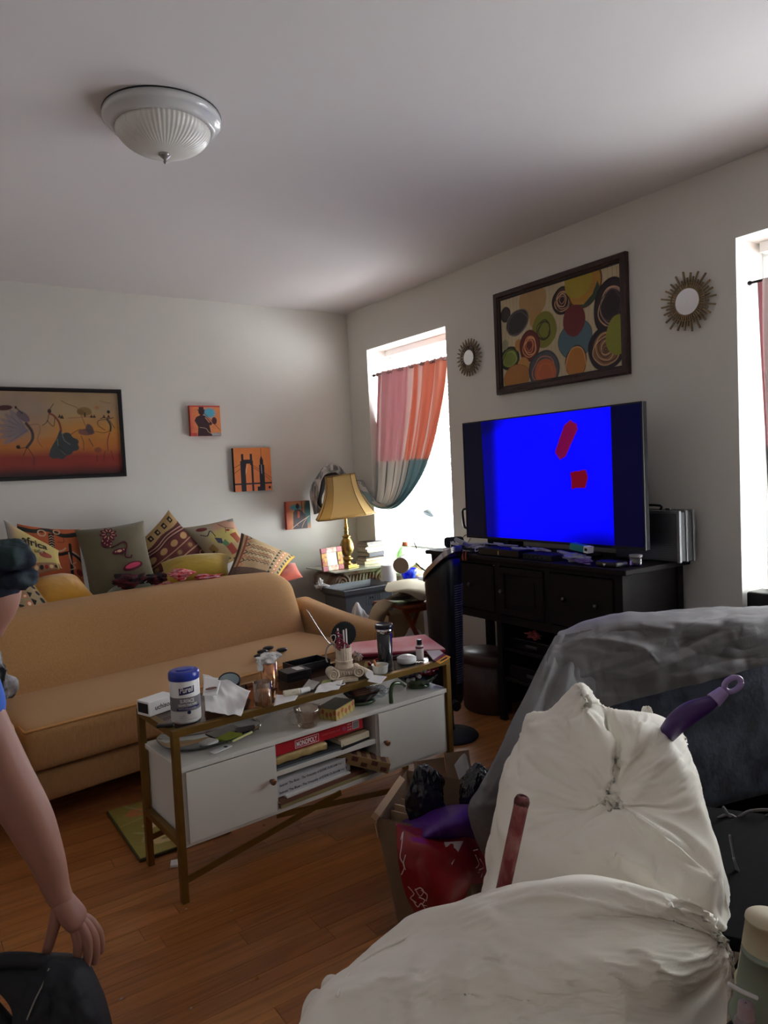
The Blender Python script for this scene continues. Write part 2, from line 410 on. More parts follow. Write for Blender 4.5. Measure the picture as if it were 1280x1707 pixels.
for wi, (wa, wb) in enumerate(WIN):
    wn = bpy.data.objects.new('window_%d' % (wi + 1), None); COL.objects.link(wn); wn.location = (0.25, (wa + wb) / 2, SILL); wn['kind'] = 'structure'
    f = MB(); x0, x1 = 0.225, 0.275
    f.box((x0, wa + 0.0005, SILL + 0.0005), (x1, wa + 0.05, HEAD - 0.0005)); f.box((x0, wb - 0.05, SILL + 0.0005), (x1, wb - 0.0005, HEAD - 0.0005))
    f.box((x0, wa + 0.05, HEAD - 0.05), (x1, wb - 0.05, HEAD - 0.0005)); f.box((x0, wa + 0.05, SILL + 0.0005), (x1, wb - 0.05, SILL + 0.06))
    obj('window_frame', f, M_trim, wn, smooth=False, bevel=0.003)
    for z0, z1 in ((1.43, 1.475), (1.69, 1.72)):
        obj('sash_rail', MB().box((0.235, wa + 0.05, z0), (0.265, wb - 0.05, z1)), M_trim, wn, smooth=False)
    for z0, z1 in ((SILL + 0.06, 1.43), (1.475, 1.69), (1.72, HEAD - 0.05)):
        obj('pane', MB().box((0.249, wa + 0.05, z0), (0.252, wb - 0.05, z1)), thin_glass('window_glass', refl=0.02), wn, smooth=False)
    obj('window_sill', MB().box((-0.02, wa + 0.002, SILL + 0.0005), (0.225, wb - 0.002, SILL + 0.022)), M_trim, wn, smooth=False, bevel=0.004)
    # venetian blind: a thing hanging in the reveal
    lb = ['white venetian blind lowered behind the striped pink and grey curtain', 'white venetian blind in the window at the right edge, behind the pink curtain', 'white venetian blind in the window behind the photographer']
    bl = thing('venetian_blind', lb[wi], 'window blind', (0.19, (wa + wb) / 2, HEAD - 0.03), group='white venetian blinds')
    obj('headrail', MB().box((0.165, wa + 0.02, HEAD - 0.05), (0.215, wb - 0.02, HEAD - 0.002)), M_white, bl, smooth=False, bevel=0.002)
    sl = None; z = HEAD - 0.075; zb = 0.83; k = 0
    while z > zb:
        if sl is None:
            mm = Matrix.Translation((0.19, (wa + wb) / 2, z)) @ Matrix.Rotation(math.radians(14), 4, 'Y')
            q = MB().box((-0.0125, -(wb - wa) / 2 + 0.03, -0.0006), (0.0125, (wb - wa) / 2 - 0.03, 0.0006), mm)
            sl = obj('slat', q, M_slat, bl, smooth=False); z_first = z
        else:
            c = sl.copy(); COL.objects.link(c); c.location = (sl.location[0], sl.location[1], sl.location[2] + z - z_first)
        z -= 0.0305
    obj('bottom_rail', MB().box((0.178, wa + 0.03, zb - 0.03), (0.202, wb - 0.03, zb - 0.012)), M_white, bl, smooth=False)
    for yy in (wa + 0.13, wb - 0.13): obj('ladder_cord', MB().bar((0.177, yy, zb - 0.012), (0.177, yy, HEAD - 0.05), 0.003, 0.003), M_white, bl, smooth=False)

# ceiling light
LC = Vector((-2.33, -2.555, H))
cl = thing('ceiling_light', 'round white flush ceiling lamp with ribbed frosted glass dome', 'ceiling light', LC)
obj('mounting_plate', MB().lathe([(0.001, H - 0.0002), (0.206, H - 0.0002), (0.208, H - 0.004), (0.2, H - 0.012)], 64, c=(LC.x, LC.y, 0)), M_blackm, cl, smooth=True)
obj('rim', MB().lathe([(0.19, H - 0.002), (0.207, H - 0.006), (0.208, H - 0.022), (0.2, H - 0.032), (0.188, H - 0.036), (0.183, H - 0.05), (0.172, H - 0.056), (0.16, H - 0.05), (0.16, H - 0.02)], 64, c=(LC.x, LC.y, 0), cap=False),
    mat('glossy_grey_white_enamel', s8(200, 200, 200), 0.18), cl, smooth=True)
dome = [(0.166 * math.cos(t), H - 0.05 - 0.088 * math.sin(t)) for t in np.linspace(0, PI / 2 - 0.03, 18)] + [(0.001, H - 0.138)]
mbd = MB(); n = 240; vs = []; fs = []
for i, (r, z) in enumerate(dome):
    for k in range(n):
        a = 2 * PI * k / n; amp = 0.0016 * min(1, r / 0.1) * (1 if i < 12 else 0.3); rr = r + amp * math.cos(60 * a * 1.0)
        vs.append((LC.x + rr * math.cos(a), LC.y + rr * math.sin(a), z))
for i in range(len(dome) - 1):
    for k in range(n): fs.append((i * n + k, i * n + (k + 1) % n, (i + 1) * n + (k + 1) % n, (i + 1) * n + k))
obj('glass_dome', MB().add(vs, fs), mat('frosted_glass', s8(214, 212, 206), 0.35, coat=0.3), cl, smooth=True)
obj('finial', MB().lathe([(0.001, H - 0.172), (0.005, H - 0.17), (0.007, H - 0.164), (0.005, H - 0.158), (0.009, H - 0.153), (0.017, H - 0.146), (0.022, H - 0.14), (0.02, H - 0.134), (0.001, H - 0.133)], 24, c=(LC.x, LC.y, 0)),
    mat('pewter', s8(150, 145, 142), 0.3, metal=0.6), cl, smooth=True)

# ================================================================== WALL ART
def frame_bars(name, parent, org, du, dv, nrm, wd, dp, mt, back=0.0, split=True):
    """four mitred frame members around the rectangle org, org+du, +dv"""
    org = Vector(org); du = Vector(du); dv = Vector(dv); n = Vector(nrm).normalized(); u = du.normalized(); v = dv.normalized()
    c = [org, org + du, org + du + dv, org + dv]; ins = [c[0] + u * wd + v * wd, c[1] - u * wd + v * wd, c[2] - u * wd - v * wd, c[3] + u * wd - v * wd]
    for k in range(4):
        a, b, bi, ai = c[k], c[(k + 1) % 4], ins[(k + 1) % 4], ins[k]
        mb = MB()
        mid = lambda p, q, t: p.lerp(q, t)
        prof = [(0, 0), (0, dp * 0.75), (0.18, dp), (0.7, dp * 0.92), (0.82, dp * 0.65), (1, dp * 0.55), (1, 0)]
        A = [mid(a, ai, t) + n * h for t, h in prof]; B = [mid(b, bi, t) + n * h for t, h in prof]
        m = len(prof)
        mb.add(A + B, [(i, (i + 1) % m, m + (i + 1) % m, m + i)[::-1] for i in range(m)] + [tuple(range(m)), tuple(range(m, 2 * m))[::-1]])
        obj(name, mb, mt, parent, smooth=False, bevel=0.001, weld=True)
# -- big dance painting on the back wall
A0 = Vector((-2.90, -0.002, 1.469)); W_, H_ = 1.026, 0.601
dp_ = thing('framed_picture', 'long black-framed print of thin dancing figures on an orange and red ground, behind glass', 'picture', A0 + Vector((W_ / 2, 0, 0)))
frame_bars('frame_member', dp_, A0, (W_, 0, 0), (0, 0, H_), (0, -1, 0), 0.026, 0.028, mat('black_frame_lacquer', s8(22, 22, 24), 0.3))
P = Paint(190, 330, (190, 160, 120), asp=W_ / H_)
vv = P.v + 0.05 * vnoise(P.u * 1.6, P.v, 2, 3, 5)
P.mix(np.clip((0.78 - vv) * 5, 0, 1), (214, 150, 70)); P.mix(np.clip((0.60 - vv) * 4, 0, 1), (205, 120, 50), 0.8)
P.mix(np.clip((0.33 - vv) * 9, 0, 1), (158, 52, 40)); P.mix(np.clip((0.13 - vv) * 9, 0, 1), (60, 28, 30))
P.mix(np.clip(vnoise(P.u * 1.6, P.v, 8, 3, 6), 0, 1) * (P.v > 0.45), (200, 180, 130), 0.55)
P.mix(P.soft(P.ell(0.35, 0.72, 0.35, 0.3) - 1, 0.6), (160, 145, 145), 0.45)
def ff(x): return (x * 1280 / 1255 * 0.716 + 0.284)          # 0..1 across the visible crop -> 0..1 across the whole print
K = (24, 20, 22)
def L2(pts, w=0.007, c=K, **k): P.line([(ff(x / 1190), 1 - (y - 75) / 860) for x, y in pts], w, c, **k)
def D2(x, y, rx, ry, c, rot=0.0, a=1.0, **k): P.disc(ff(x / 1190), 1 - (y - 75) / 860, rx / 860, ry / 860, c, rot, a, **k)
for k in range(7):                                             # fan skirt at left
    a = 2.1 + k * 0.27; D2(170 + 110 * math.cos(a), 470 - 110 * math.sin(a), 130, 30, (140, 130, 138), a, 0.75)
    L2([(190, 470), (190 + 200 * math.cos(a), 470 - 200 * math.sin(a))], 0.004, (90, 80, 92))
D2(165, 330, 70, 38, (118, 100, 112), -0.8)
L2([(190, 400), (240, 480), (240, 560), (180, 640)], 0.03, (70, 60, 60)); L2([(100, 240), (160, 300)], 0.01); D2(100, 240, 10, 14, K); D2(95, 635, 18, 18, K)
L2([(180, 640), (100, 650)]); L2([(180, 640), (140, 720)]); L2([(190, 650), (240, 740), (235, 820)])
L2([(200, 420), (310, 410), (320, 480), (290, 560), (330, 640)], 0.004, (90, 60, 50))
D2(-10, 245, 70, 26, (80, 30, 34), 0.1)
D2(430, 275, 17, 24, (50, 24, 28)); L2([(430, 300), (470, 320), (520, 390), (535, 480)], 0.022, (140, 60, 40)); L2([(440, 250), (475, 200)]); L2([(420, 310), (400, 380), (350, 420)]); L2([(400, 370), (460, 430), (480, 340)])
P.poly([(ff(x / 1190), 1 - (y - 75) / 860) for x, y in [(520, 470), (560, 520), (620, 510), (650, 540), (690, 570), (705, 640), (640, 690), (600, 720), (530, 755), (440, 745), (395, 715), (420, 650), (480, 560)]], (58, 66, 70))
for q in ((590, 530, 45), (660, 590, 45), (660, 650, 45), (590, 690, 45), (450, 720, 50), (520, 740, 35)): D2(q[0], q[1], q[2], q[2] * .8, (58, 66, 70))
L2([(540, 490), (560, 570), (620, 620)], 0.006, (150, 155, 150)); L2([(490, 560), (500, 640), (560, 720)], 0.005, (150, 155, 150)); L2([(500, 640), (560, 700)], 0.02, (40, 44, 48))
L2([(555, 165), (620, 200), (720, 240), (760, 330), (790, 420)], 0.005); D2(790, 275, 70, 45, (150, 120, 60)); L2([(795, 330), (795, 290)], 0.014); D2(750, 280, 30, 28, (130, 100, 50)); D2(840, 285, 28, 24, (150, 118, 60))
P.poly([(ff(x / 1190), 1 - (y - 75) / 860) for x, y in [(530, 350), (555, 310), (575, 350)]], (60, 40, 36)); L2([(620, 345), (700, 340), (900, 325)], 0.005, (120, 60, 40))
for x in (865, 895, 530, 1000, 1050): P.poly([(ff((x + d) / 1190), 1 - (y - 75) / 860) for d, y in [(-18, 340), (0, 305), (18, 340)]], (80, 50, 44))
D2(800, 490, 80, 35, (120, 76, 74), 0.0, 0.9); D2(835, 460, 35, 55, (84, 68, 76), 0.3, 0.9); L2([(740, 530), (760, 600), (755, 680)], 0.006); L2([(820, 560), (860, 640)], 0.008); L2([(640, 510), (690, 480), (740, 460)], 0.006)
D2(1052, 278, 16, 18, K); L2([(1035, 360), (1065, 420), (1060, 480)], 0.022, (56, 62, 50)); L2([(960, 350), (1000, 340), (1050, 350), (1100, 340)], 0.01, (60, 40, 40)); L2([(1040, 360), (940, 370), (930, 420), (1000, 470)]); L2([(1060, 370), (1110, 450)])
L2([(900, 485), (980, 500), (1060, 480)], 0.006); L2([(1050, 500), (1020, 590), (1020, 690)], 0.012, (140, 60, 44)); L2([(990, 690), (960, 800)], 0.005); L2([(1050, 690), (1075, 800)], 0.005); D2(930, 235, 22, 18, (196, 130, 70), 0, 0.8)
L2([(960, 160), (1010, 175), (1080, 185)], 0.004, (90, 70, 80)); D2(910, 680, 35, 30, (130, 60, 50), 0.2, 0.7); L2([(890, 740), (895, 800)], 0.006)
P.grime(5, 0.1, 20)
flat_paint('print', P, A0 + Vector((0.024, -0.012, 0.024)), (W_ - 0.048, 0, 0), (0, 0, H_ - 0.048), paintmat('print_paper', 0.6, 0.0), dp_)
obj('glazing', MB().box((A0.x + 0.02, -0.0175, A0.z + 0.02), (A0.x + W_ - 0.02, -0.0155, A0.z + H_ - 0.02)), thin_glass('picture_glass', refl=0.015, edge=0.35), dp_, smooth=False)
# -- three small canvases
def canvas(x0, z1, w_, h_, P, label, edge):
    t = thing('canvas_picture', label, 'picture', (x0 + w_ / 2, -0.02, z1 - h_), group='small square canvases stepping down the wall')
    obj('stretcher', MB().box((x0, -0.034, z1 - h_), (x0 + w_, -0.001, z1)), mat('canvas_edge_' + edge[0], s8(*edge[1]), 0.8), t, smooth=False)
    flat_paint('painted_face', P, (x0, -0.0345, z1 - h_), (w_, 0, 0), (0, 0, h_), paintmat('canvas_paint', 0.65), t)
P = Paint(120, 120, (226, 140, 84)); P.mix(np.clip(0.8 - P.u * 2.6 + 0.2 * vnoise(P.u, P.v, 3, 3, 8), 0, 1), (206, 84, 74)); P.mix(P.soft(P.ell(0.64, 0.76, 0.2, 0.16) - 1, 0.5), (84, 170, 196)); P.mix(P.soft(P.ell(0.85, 0.04, 0.2, 0.06) - 1, 0.5), (84, 170, 196), 0.7)
P.poly([(0.22, 0), (0.25, 0.3), (0.14, 0.5), (0.2, 0.62), (0.36, 0.7), (0.5, 0.66), (0.62, 0.52), (0.72, 0.42), (0.68, 0.34), (0.62, 0.36), (0.66, 0.1), (0.7, 0)], (62, 36, 42)); P.disc(0.38, 0.8, 0.1, 0.12, (62, 36, 42)); P.rect(0.26, 0.84, 0.5, 0.87, (62, 36, 42)); P.rect(0.3, 0.86, 0.46, 0.95, (62, 36, 42))
P.disc(0.79, 0.5, 0.085, 0.12, (74, 34, 44)); P.line([(0.42, 0.8), (0.96, 0.2)], 0.016, (70, 34, 44)); P.line([(0.5, 0.6), (0.62, 0.45)], 0.03, (220, 140, 120)); P.line([(0.3, 0.28), (0.5, 0.24), (0.62, 0.1), (0.95, 0.04)], 0.012, (225, 190, 160)); P.rect(0, 0.955, 1, 1, (196, 70, 66)); P.rect(0, 0, 0.2, 0.1, (196, 70, 66)); P.grime(2, 0.12, 30)
canvas(-1.402, 1.965, 0.232, 0.222, P, 'small square canvas of a dark horn player, highest of the three', ('rust', (170, 70, 54)))
P = Paint(140, 130, (224, 132, 66)); P.mix(np.clip(0.5 + 0.5 * vnoise(P.u, P.v, 5, 3, 10), 0, 1), (205, 112, 56), 0.6); P.mix(np.clip(0.7 - P.v * 1.4, 0, 1), (222, 120, 92), 0.7)
kk = (20, 18, 34)
for y0, y1 in ((0.55, 0.62), (0.42, 0.52)): P.line([(0, y0), (0.16, y1)], 0.01, kk)
for dy in (0, 0.05): P.line([(0.46, 0.62 - dy), (0.7, 0.48 - dy), (1, 0.28 - dy * 1.5)], 0.01, kk)
P.rect(0, 0.155, 1, 0.19, kk); P.rect(0.17, 0, 0.3, 0.7, kk); P.rect(0.2, 0.6, 0.26, 0.86, kk); P.rect(0.45, 0.0, 0.51, 0.7, kk); P.rect(0.43, 0.6, 0.49, 0.86, kk); P.rect(0.2, 0.64, 0.48, 0.73, kk)
P.poly([(0.28, 0.4), (0.33, 0.64), (0.45, 0.64), (0.49, 0.4), (0.49, 0.62), (0.4, 0.7), (0.28, 0.62)], kk); P.rect(0.67, 0, 0.81, 0.6, kk); P.rect(0.69, 0.55, 0.79, 0.72, kk); P.poly([(0.7, 0.72), (0.74, 0.82), (0.78, 0.72)], kk); P.line([(0.74, 0.8), (0.74, 0.98)], 0.01, kk)
P.line([(0.73, 0.6), (0.735, 0.4)], 0.012, (200, 200, 210)); P.rect(0.9, 0.04, 0.96, 0.1, kk); P.rect(0.6, 0.0, 0.7, 0.1, kk); P.line([(0.35, 0.6), (0.3, 0.4)], 0.01, (230, 200, 180))
canvas(-1.084, 1.648, 0.306, 0.332, P, 'square canvas of black bridge tower and skyscraper on orange, middle of the three', ('black', (34, 26, 34)))
P = Paint(110, 110, (216, 150, 110)); P.mix(np.clip(1 - P.u * 4, 0, 1), (206, 100, 80)); P.mix(P.soft(P.ell(0.9, 0.6, 0.16, 0.5) - 1, 0.5), (84, 124, 122)); P.mix(P.soft(P.ell(0.4, 0.78, 0.24, 0.1) - 1, 0.4), (90, 170, 190))
P.poly([(0.26, 0), (0.28, 0.6), (0.36, 0.7), (0.58, 0.7), (0.78, 0.5), (0.86, 0.3), (0.86, 0)], (92, 84, 88)); P.disc(0.47, 0.82, 0.07, 0.1, (70, 50, 56)); P.line([(0.65, 0.98), (0.66, 0.5)], 0.03, (60, 60, 80)); P.poly([(0.45, 0.4), (0.47, 0.66), (0.56, 0.62), (0.54, 0.4)], (214, 110, 84))
P.line([(0.2, 0.04), (0.55, 0.24), (0.96, 0.44)], 0.02, (234, 206, 176)); P.line([(0.86, 0.38), (0.7, 0.2), (0.62, 0.04)], 0.014, (230, 190, 160)); P.line([(0.4, 0.2), (0.46, 0.1)], 0.012, (220, 150, 130)); P.grime(9, 0.12, 30)
canvas(-0.668, 1.215, 0.214, 0.222, P, 'small square canvas of a grey bass player, lowest of the three beside the lamp', ('rust', (170, 70, 54)))

# -- circles picture on the window wall: slightly open mitre at its top right corner
B0 = Vector((-0.002, -1.80, 1.868)); BWd, BH = 0.99, 0.628
bp_ = thing('framed_picture', 'dark wood framed print of coloured ovals and rings above the television', 'picture', B0 + Vector((0, -BWd / 2, 0)))
frame_bars('frame_member', bp_, B0, (0, -BWd, 0), (0, 0, BH), (-1, 0, 0), 0.042, 0.036, mat('carved_dark_wood', s8(52, 30, 24), 0.4, noise=0.3, nscale=30, bump=0.4, bscale=60))
frame_bars('inner_lip', bp_, B0 + Vector((0, -0.04, 0.04)), (0, -(BWd - 0.08), 0), (0, 0, BH - 0.08), (-1, 0, 0), 0.013, 0.016, mat('black_lip', s8(18, 14, 14), 0.4))
P = Paint(210, 330, (196, 180, 146), asp=(BWd - 0.1) / (BH - 0.1))
P.mix((np.sin(P.u * 190 + 3 * np.sin(P.v * 5)) > 0.93).astype(float), (150, 130, 96), 0.45); P.grime(3, 0.1, 12)
# ovals measured on the photograph, mapped to the print's own coordinates (x right, y down, per mille)
OV = [((45, 120), (50, 85), (52, 46, 46), None), ((165, 170), (105, 115), (56, 50, 50), (140, 130, 120)), ]
def Ov(cx, cy, rx, ry, c, rim=None, rings=(), rot=0.0, rw=0.02):
    q = dict(rot=rot, wob=0.02, seed=cx)
    a = P.asp; X = cx / 1000; Y = 1 - cy / 1000; rx = rx / 1000 * a; ry = ry / 1000
    if rim: P.disc(X, Y, rx + rw, ry + rw, rim, **q)
    P.disc(X, Y, rx, ry, c, **q)
    for k, (f, col) in enumerate(rings): P.ring(X + 0.006 * math.sin(k * 2), Y - 0.01 * math.cos(k), rx * f, ry * f, 0.01, col, rot=rot + 0.2 * math.sin(k), wob=0.05, seed=k)
tan = (214, 170, 130)
Ov(300, 110, 125, 190, (178, 142, 92)); Ov(330, 330, 60, 100, (182, 140, 84))
Ov(45, 175, 38, 70, (60, 52, 50), (40, 34, 34)); Ov(155, 300, 105, 130, (54, 50, 50), (120, 112, 104), [(0.9, (90, 86, 84))], 0.35, 0.012)
Ov(395, 460, 110, 200, (128, 128, 48), None, [(0.5, (40, 44, 26)), (0.44, (60, 60, 30)), (0.52, (40, 40, 24))], -0.2)
Ov(560, 200, 75, 130, (52, 34, 34), (40, 28, 30), [(0.8, tan), (0.66, (190, 150, 120)), (0.5, tan), (0.3, (180, 130, 110)), (0.85, (90, 60, 54))], -0.2)
Ov(740, 90, 120, 240, (176, 130, 50), (96, 60, 40), [], -0.35); Ov(690, 40, 110, 180, (168, 148, 50)); 
P.poly([(0.66, 0.72), (0.73, 0.7), (0.8, 0.78), (0.84, 0.9), (0.86, 0.82), (0.84, 0.74), (0.78, 0.68), (0.7, 0.67)], (54, 72, 56))
Ov(655, 640, 135, 200, (86, 112, 124), (56, 66, 76), [], 0.15, 0.008); Ov(650, 440, 90, 165, (116, 46, 48), None, [], -0.05)
Ov(935, 390, 120, 260, (50, 40, 44), (40, 32, 34), [(0.75, tan), (0.68, (170, 140, 130)), (0.6, (90, 70, 70)), (0.45, (60, 48, 50))], -0.15)
Ov(70, 690, 80, 105, (118, 134, 54), (34, 40, 28), [(0.8, (150, 160, 80)), (0.92, (50, 56, 34))], 0.15, 0.03); Ov(160, 560, 34, 70, (182, 130, 66)); Ov(30, 520, 30, 60, (150, 150, 120))
Ov(262, 600, 82, 160, (106, 44, 40), (90, 34, 34), [(0.72, (224, 150, 100)), (0.6, (230, 170, 120)), (0.48, (220, 140, 90)), (0.35, (200, 110, 80)), (0.2, (120, 50, 44))], -0.15)
Ov(200, 820, 60, 110, (190, 140, 70)); Ov(130, 930, 120, 150, (176, 118, 58), (140, 84, 40), [], 0.1, 0.008)
Ov(385, 900, 125, 200, (80, 84, 92), (60, 64, 72), [(0.8, (200, 120, 90))], -0.25); Ov(395, 920, 96, 140, (184, 98, 60), None, [(0.7, (200, 110, 70))], -0.2)
Ov(655, 880, 80, 165, (186, 122, 56), (60, 40, 34), [(1.0, (220, 170, 120))], -0.1, 0.012)
Ov(890, 800, 140, 220, (42, 36, 44), None, [], -0.2); Ov(890, 800, 100, 170, (140, 100, 70), None, [(0.95, tan), (0.8, (70, 44, 44)), (0.7, tan), (0.55, (60, 40, 40)), (0.42, tan), (0.25, (80, 44, 44)), (0.1, (60, 20, 24))], -0.2)
Ov(980, 690, 90, 200, (142, 144, 56), None, [], -0.1); P.grime(6, 0.08, 26)
flat_paint('print', P, B0 + Vector((-0.012, -0.05, 0.05)), (0, -(BWd - 0.1), 0), (0, 0, BH - 0.1), paintmat('print_paper', 0.6, 0.0), bp_)
# -- two sunburst mirrors
def sunburst(c, ri, ro, label, spiky, n):
    c = Vector(c); t = thing('sunburst_mirror', label, 'mirror', c, group='sunburst mirrors')
    Mx = Matrix.Translation(c) @ Matrix.Rotation(-PI / 2, 4, 'Y')
    obj('mirror_glass', MB().lathe([(0.001, 0.018), (ri, 0.018), (ri, 0.010), (0.001, 0.010)], 48, mtx=Mx, cap=False), mat('mirror_silver', (0.9, 0.9, 0.9), 0.03, metal=1.0), t, smooth='auto')
    mw = mat('antique_champagne_metal', s8(138, 118, 88), 0.45, metal=0.6, noise=0.3, nscale=30)
    for rr, wd in ((ri + 0.002, 0.004), (ri + (ro - ri) * (0.38 if not spiky else 0.34), 0.003)):
        pts = [Mx @ Vector((rr * math.cos(a), rr * math.sin(a), 0.016)) for a in np.linspace(0, 2 * PI, 40)]
        obj('ring', MB().tube(pts, wd, 8, 1), mw, t, smooth=True)
    for k in range(n):
        a = 2 * PI * k / n
        if spiky:
            L1 = ro * (1.0 if k % 2 else 0.8) * (1 + 0.05 * math.sin(k * 2.3)); m_ = MB().bar(Mx @ Vector((ri * math.cos(a), ri * math.sin(a), 0.012)), Mx @ Vector((L1 * math.cos(a), L1 * math.sin(a), 0.012)), 0.0075, 0.0075, up=(1, 0, 0))
            o = obj('ray', m_, mw, t, smooth=False)
        else:   # pointed petals made of two thin rods
            m_ = MB(); da = PI / n
            for sg in (-1, 1):
                m_.bar(Mx @ Vector((ri * math.cos(a + sg * da), ri * math.sin(a + sg * da), 0.012)), Mx @ Vector((ri * 1.45 * math.cos(a + sg * da * 1.0), ri * 1.45 * math.sin(a + sg * da), 0.012)), 0.0045, 0.005, up=(1, 0, 0))
                m_.bar(Mx @ Vector((ri * 1.45 * math.cos(a + sg * da), ri * 1.45 * math.sin(a + sg * da), 0.012)), Mx @ Vector((ro * math.cos(a), ro * math.sin(a), 0.012)), 0.0045, 0.005, up=(1, 0, 0))
            o = obj('petal', m_, mw, t, smooth=False)
sunburst((-0.004, -1.537, 2.146), 0.05, 0.124, 'smaller sunburst mirror with pointed petals, between curtain and ovals picture', False, 26)
sunburst((-0.004, -3.128, 2.165), 0.063, 0.142, 'larger sunburst mirror with straight rays, right of the ovals picture', True, 44)
#@@PART2
# ================================================================== ORANGE SOFA
def xf(loc, rz): return Matrix.Translation(Vector(loc)) @ Matrix.Rotation(rz, 4, 'Z')
SR = math.radians(9.0); SO = Vector((-2.865, -1.975, 0)); SM = xf(SO, SR)
M_sofa = mat('ochre_chenille', s8(188, 142, 88), 0.9, noise=0.16, nscale=45, stretch=(6, 6, 0.7), bump=0.5, bscale=200, sheen=0.15)
so = thing('sofa', 'long ochre upholstered sofa with one seat cushion and a rounded low back', 'sofa', SO, SR)
SW = 1.86
def soften(seed, a=0.006, sc_=5):
    def fn(p):
        k = float(vnoise(np.array(p[0] * 1.0), np.array(p[1] + p[2] * 0.7), seed, 2, sc_)) * a
        return (p[0], p[1] - k, p[2] + k)
    return fn
obj('base', MB().rbox((-0.005, 0.03, 0.10), (SW + 0.005, 0.80, 0.235), 0.03, (24, 6, 3), mtx=SM), M_sofa, so, smooth=True)
def cushfn(p):
    x, y, z = p; t = x / SW; s_ = math.sin(PI * min(max(t, 0), 1)) ** 0.5; k = float(vnoise(np.array(x), np.array(y), 4, 2, 4.5))
    if z > 0.36: z += 0.022 * s_ * math.sin(PI * min(max((y + 0.02) / 0.62, 0), 1)) + 0.006 * k
    if y < 0.05: y -= 0.012 * s_ + 0.004 * k
    return (x, y, z)
obj('seat_cushion', MB().rbox((0.0, 0.0, 0.247), (SW - 0.02, 0.62, 0.435), 0.04, (40, 14, 4), fn=cushfn, mtx=SM), M_sofa, so, smooth=True)
pp = [SM @ Vector(cushfn((x, y, z))) for x, y, z in [(0.035, 0.25, 0.423), (0.01, 0.03, 0.423)] + [(x, 0.008, 0.425) for x in np.linspace(0.03, SW - 0.05, 16)] + [(SW - 0.03, 0.03, 0.423), (SW - 0.05, 0.25, 0.423)]]
obj('piping', MB().tube(pp, 0.0055, 6, 3), mat('piping_cord', s8(206, 150, 88), 0.8), so, smooth=True)
def backfn(p):
    x, y, z = p; t = min(max(x / SW, 0), 1); h = (z - 0.25) / 0.55
    camel = 0.018 * math.sin(PI * t) ** 0.8 - 0.04 * max(0, (0.06 - t) / 0.06) - 0.035 * max(0, (t - 0.93) / 0.07) ** 1.6
    k = float(vnoise(np.array(x), np.array(z), 9, 2, 4)) * 0.006
    return (x, y + 0.19 * h + 0.012 * math.sin(PI * h) * (-1) + k, z + camel * max(h, 0))
obj('backrest', MB().rbox((-0.01, 0.52, 0.24), (SW + 0.035, 0.76, 0.80), 0.085, (44, 5, 14), fn=backfn, mtx=SM), M_sofa, so, smooth=True)
def armfn(side):
    def fn(p):
        x, y, z = p; t = (y + 0.06) / 0.93; top = max(0, (z - 0.25) / 0.3)
        z = z + top * (0.10 * max(0, t) - 0.02 * math.sin(PI * t)); x = x + side * (0.015 + 0.05 * t * top)
        return (x, y, z)
    return fn
for side, xa, xb in ((-1, -0.15, -0.012), (1, SW + 0.006, SW + 0.19)):
    a_ = obj('arm', MB().rbox((xa, -0.035, 0.10), (xb, 0.86, 0.52), 0.06, (4, 16, 10), fn=armfn(side), mtx=SM), M_sofa, so, smooth=True)
    fr = [(xa + 0.02, -0.036, 0.13), (xa + 0.012, -0.036, 0.45), (xa + 0.05, -0.036, 0.495), (xb - 0.045, -0.036, 0.495), (xb - 0.012, -0.036, 0.45), (xb - 0.02, -0.036, 0.13)]
    obj('piping', MB().tube([SM @ Vector(armfn(side)(q)) for q in fr], 0.005, 6, 4), MATS['piping_cord'], a_, smooth=True)
for u_, v_ in ((0.02, 0.08), (SW - 0.02, 0.08), (0.02, 0.74), (SW - 0.02, 0.74)):
    obj('foot', MB().lathe([(0.018, 0.0), (0.028, 0.10)], 12, mtx=SM @ Matrix.Translation((u_, v_, 0.0005))), M_dark, so, smooth='auto')

# low day bed in the gap behind the sofa, carrying the pillows
db = thing('daybed', 'dark covered daybed squeezed between the sofa back and the wall, under the pillows', 'bed', (-1.9, -0.45, 0))
def dbm(lo, hi, r, n): return MB().rbox(lo, hi, r, n)
obj('mattress', dbm((-3.05, -0.80, 0.40), (-1.02, -0.03, 0.66), 0.05, (20, 8, 3)), mat('charcoal_throw', s8(48, 40, 46), 0.95, bump=0.3, bscale=60), db, smooth=True)
obj('bed_base', MB().box((-3.0, -0.77, 0.10), (-1.06, -0.05, 0.40)), M_dark, db, smooth=False)
for x in (-2.95, -1.15):
    for y in (-0.74, -0.1): obj('leg', MB().box((x, y, 0.0005), (x + 0.05, y + 0.05, 0.10)), M_dark, db, smooth=False)

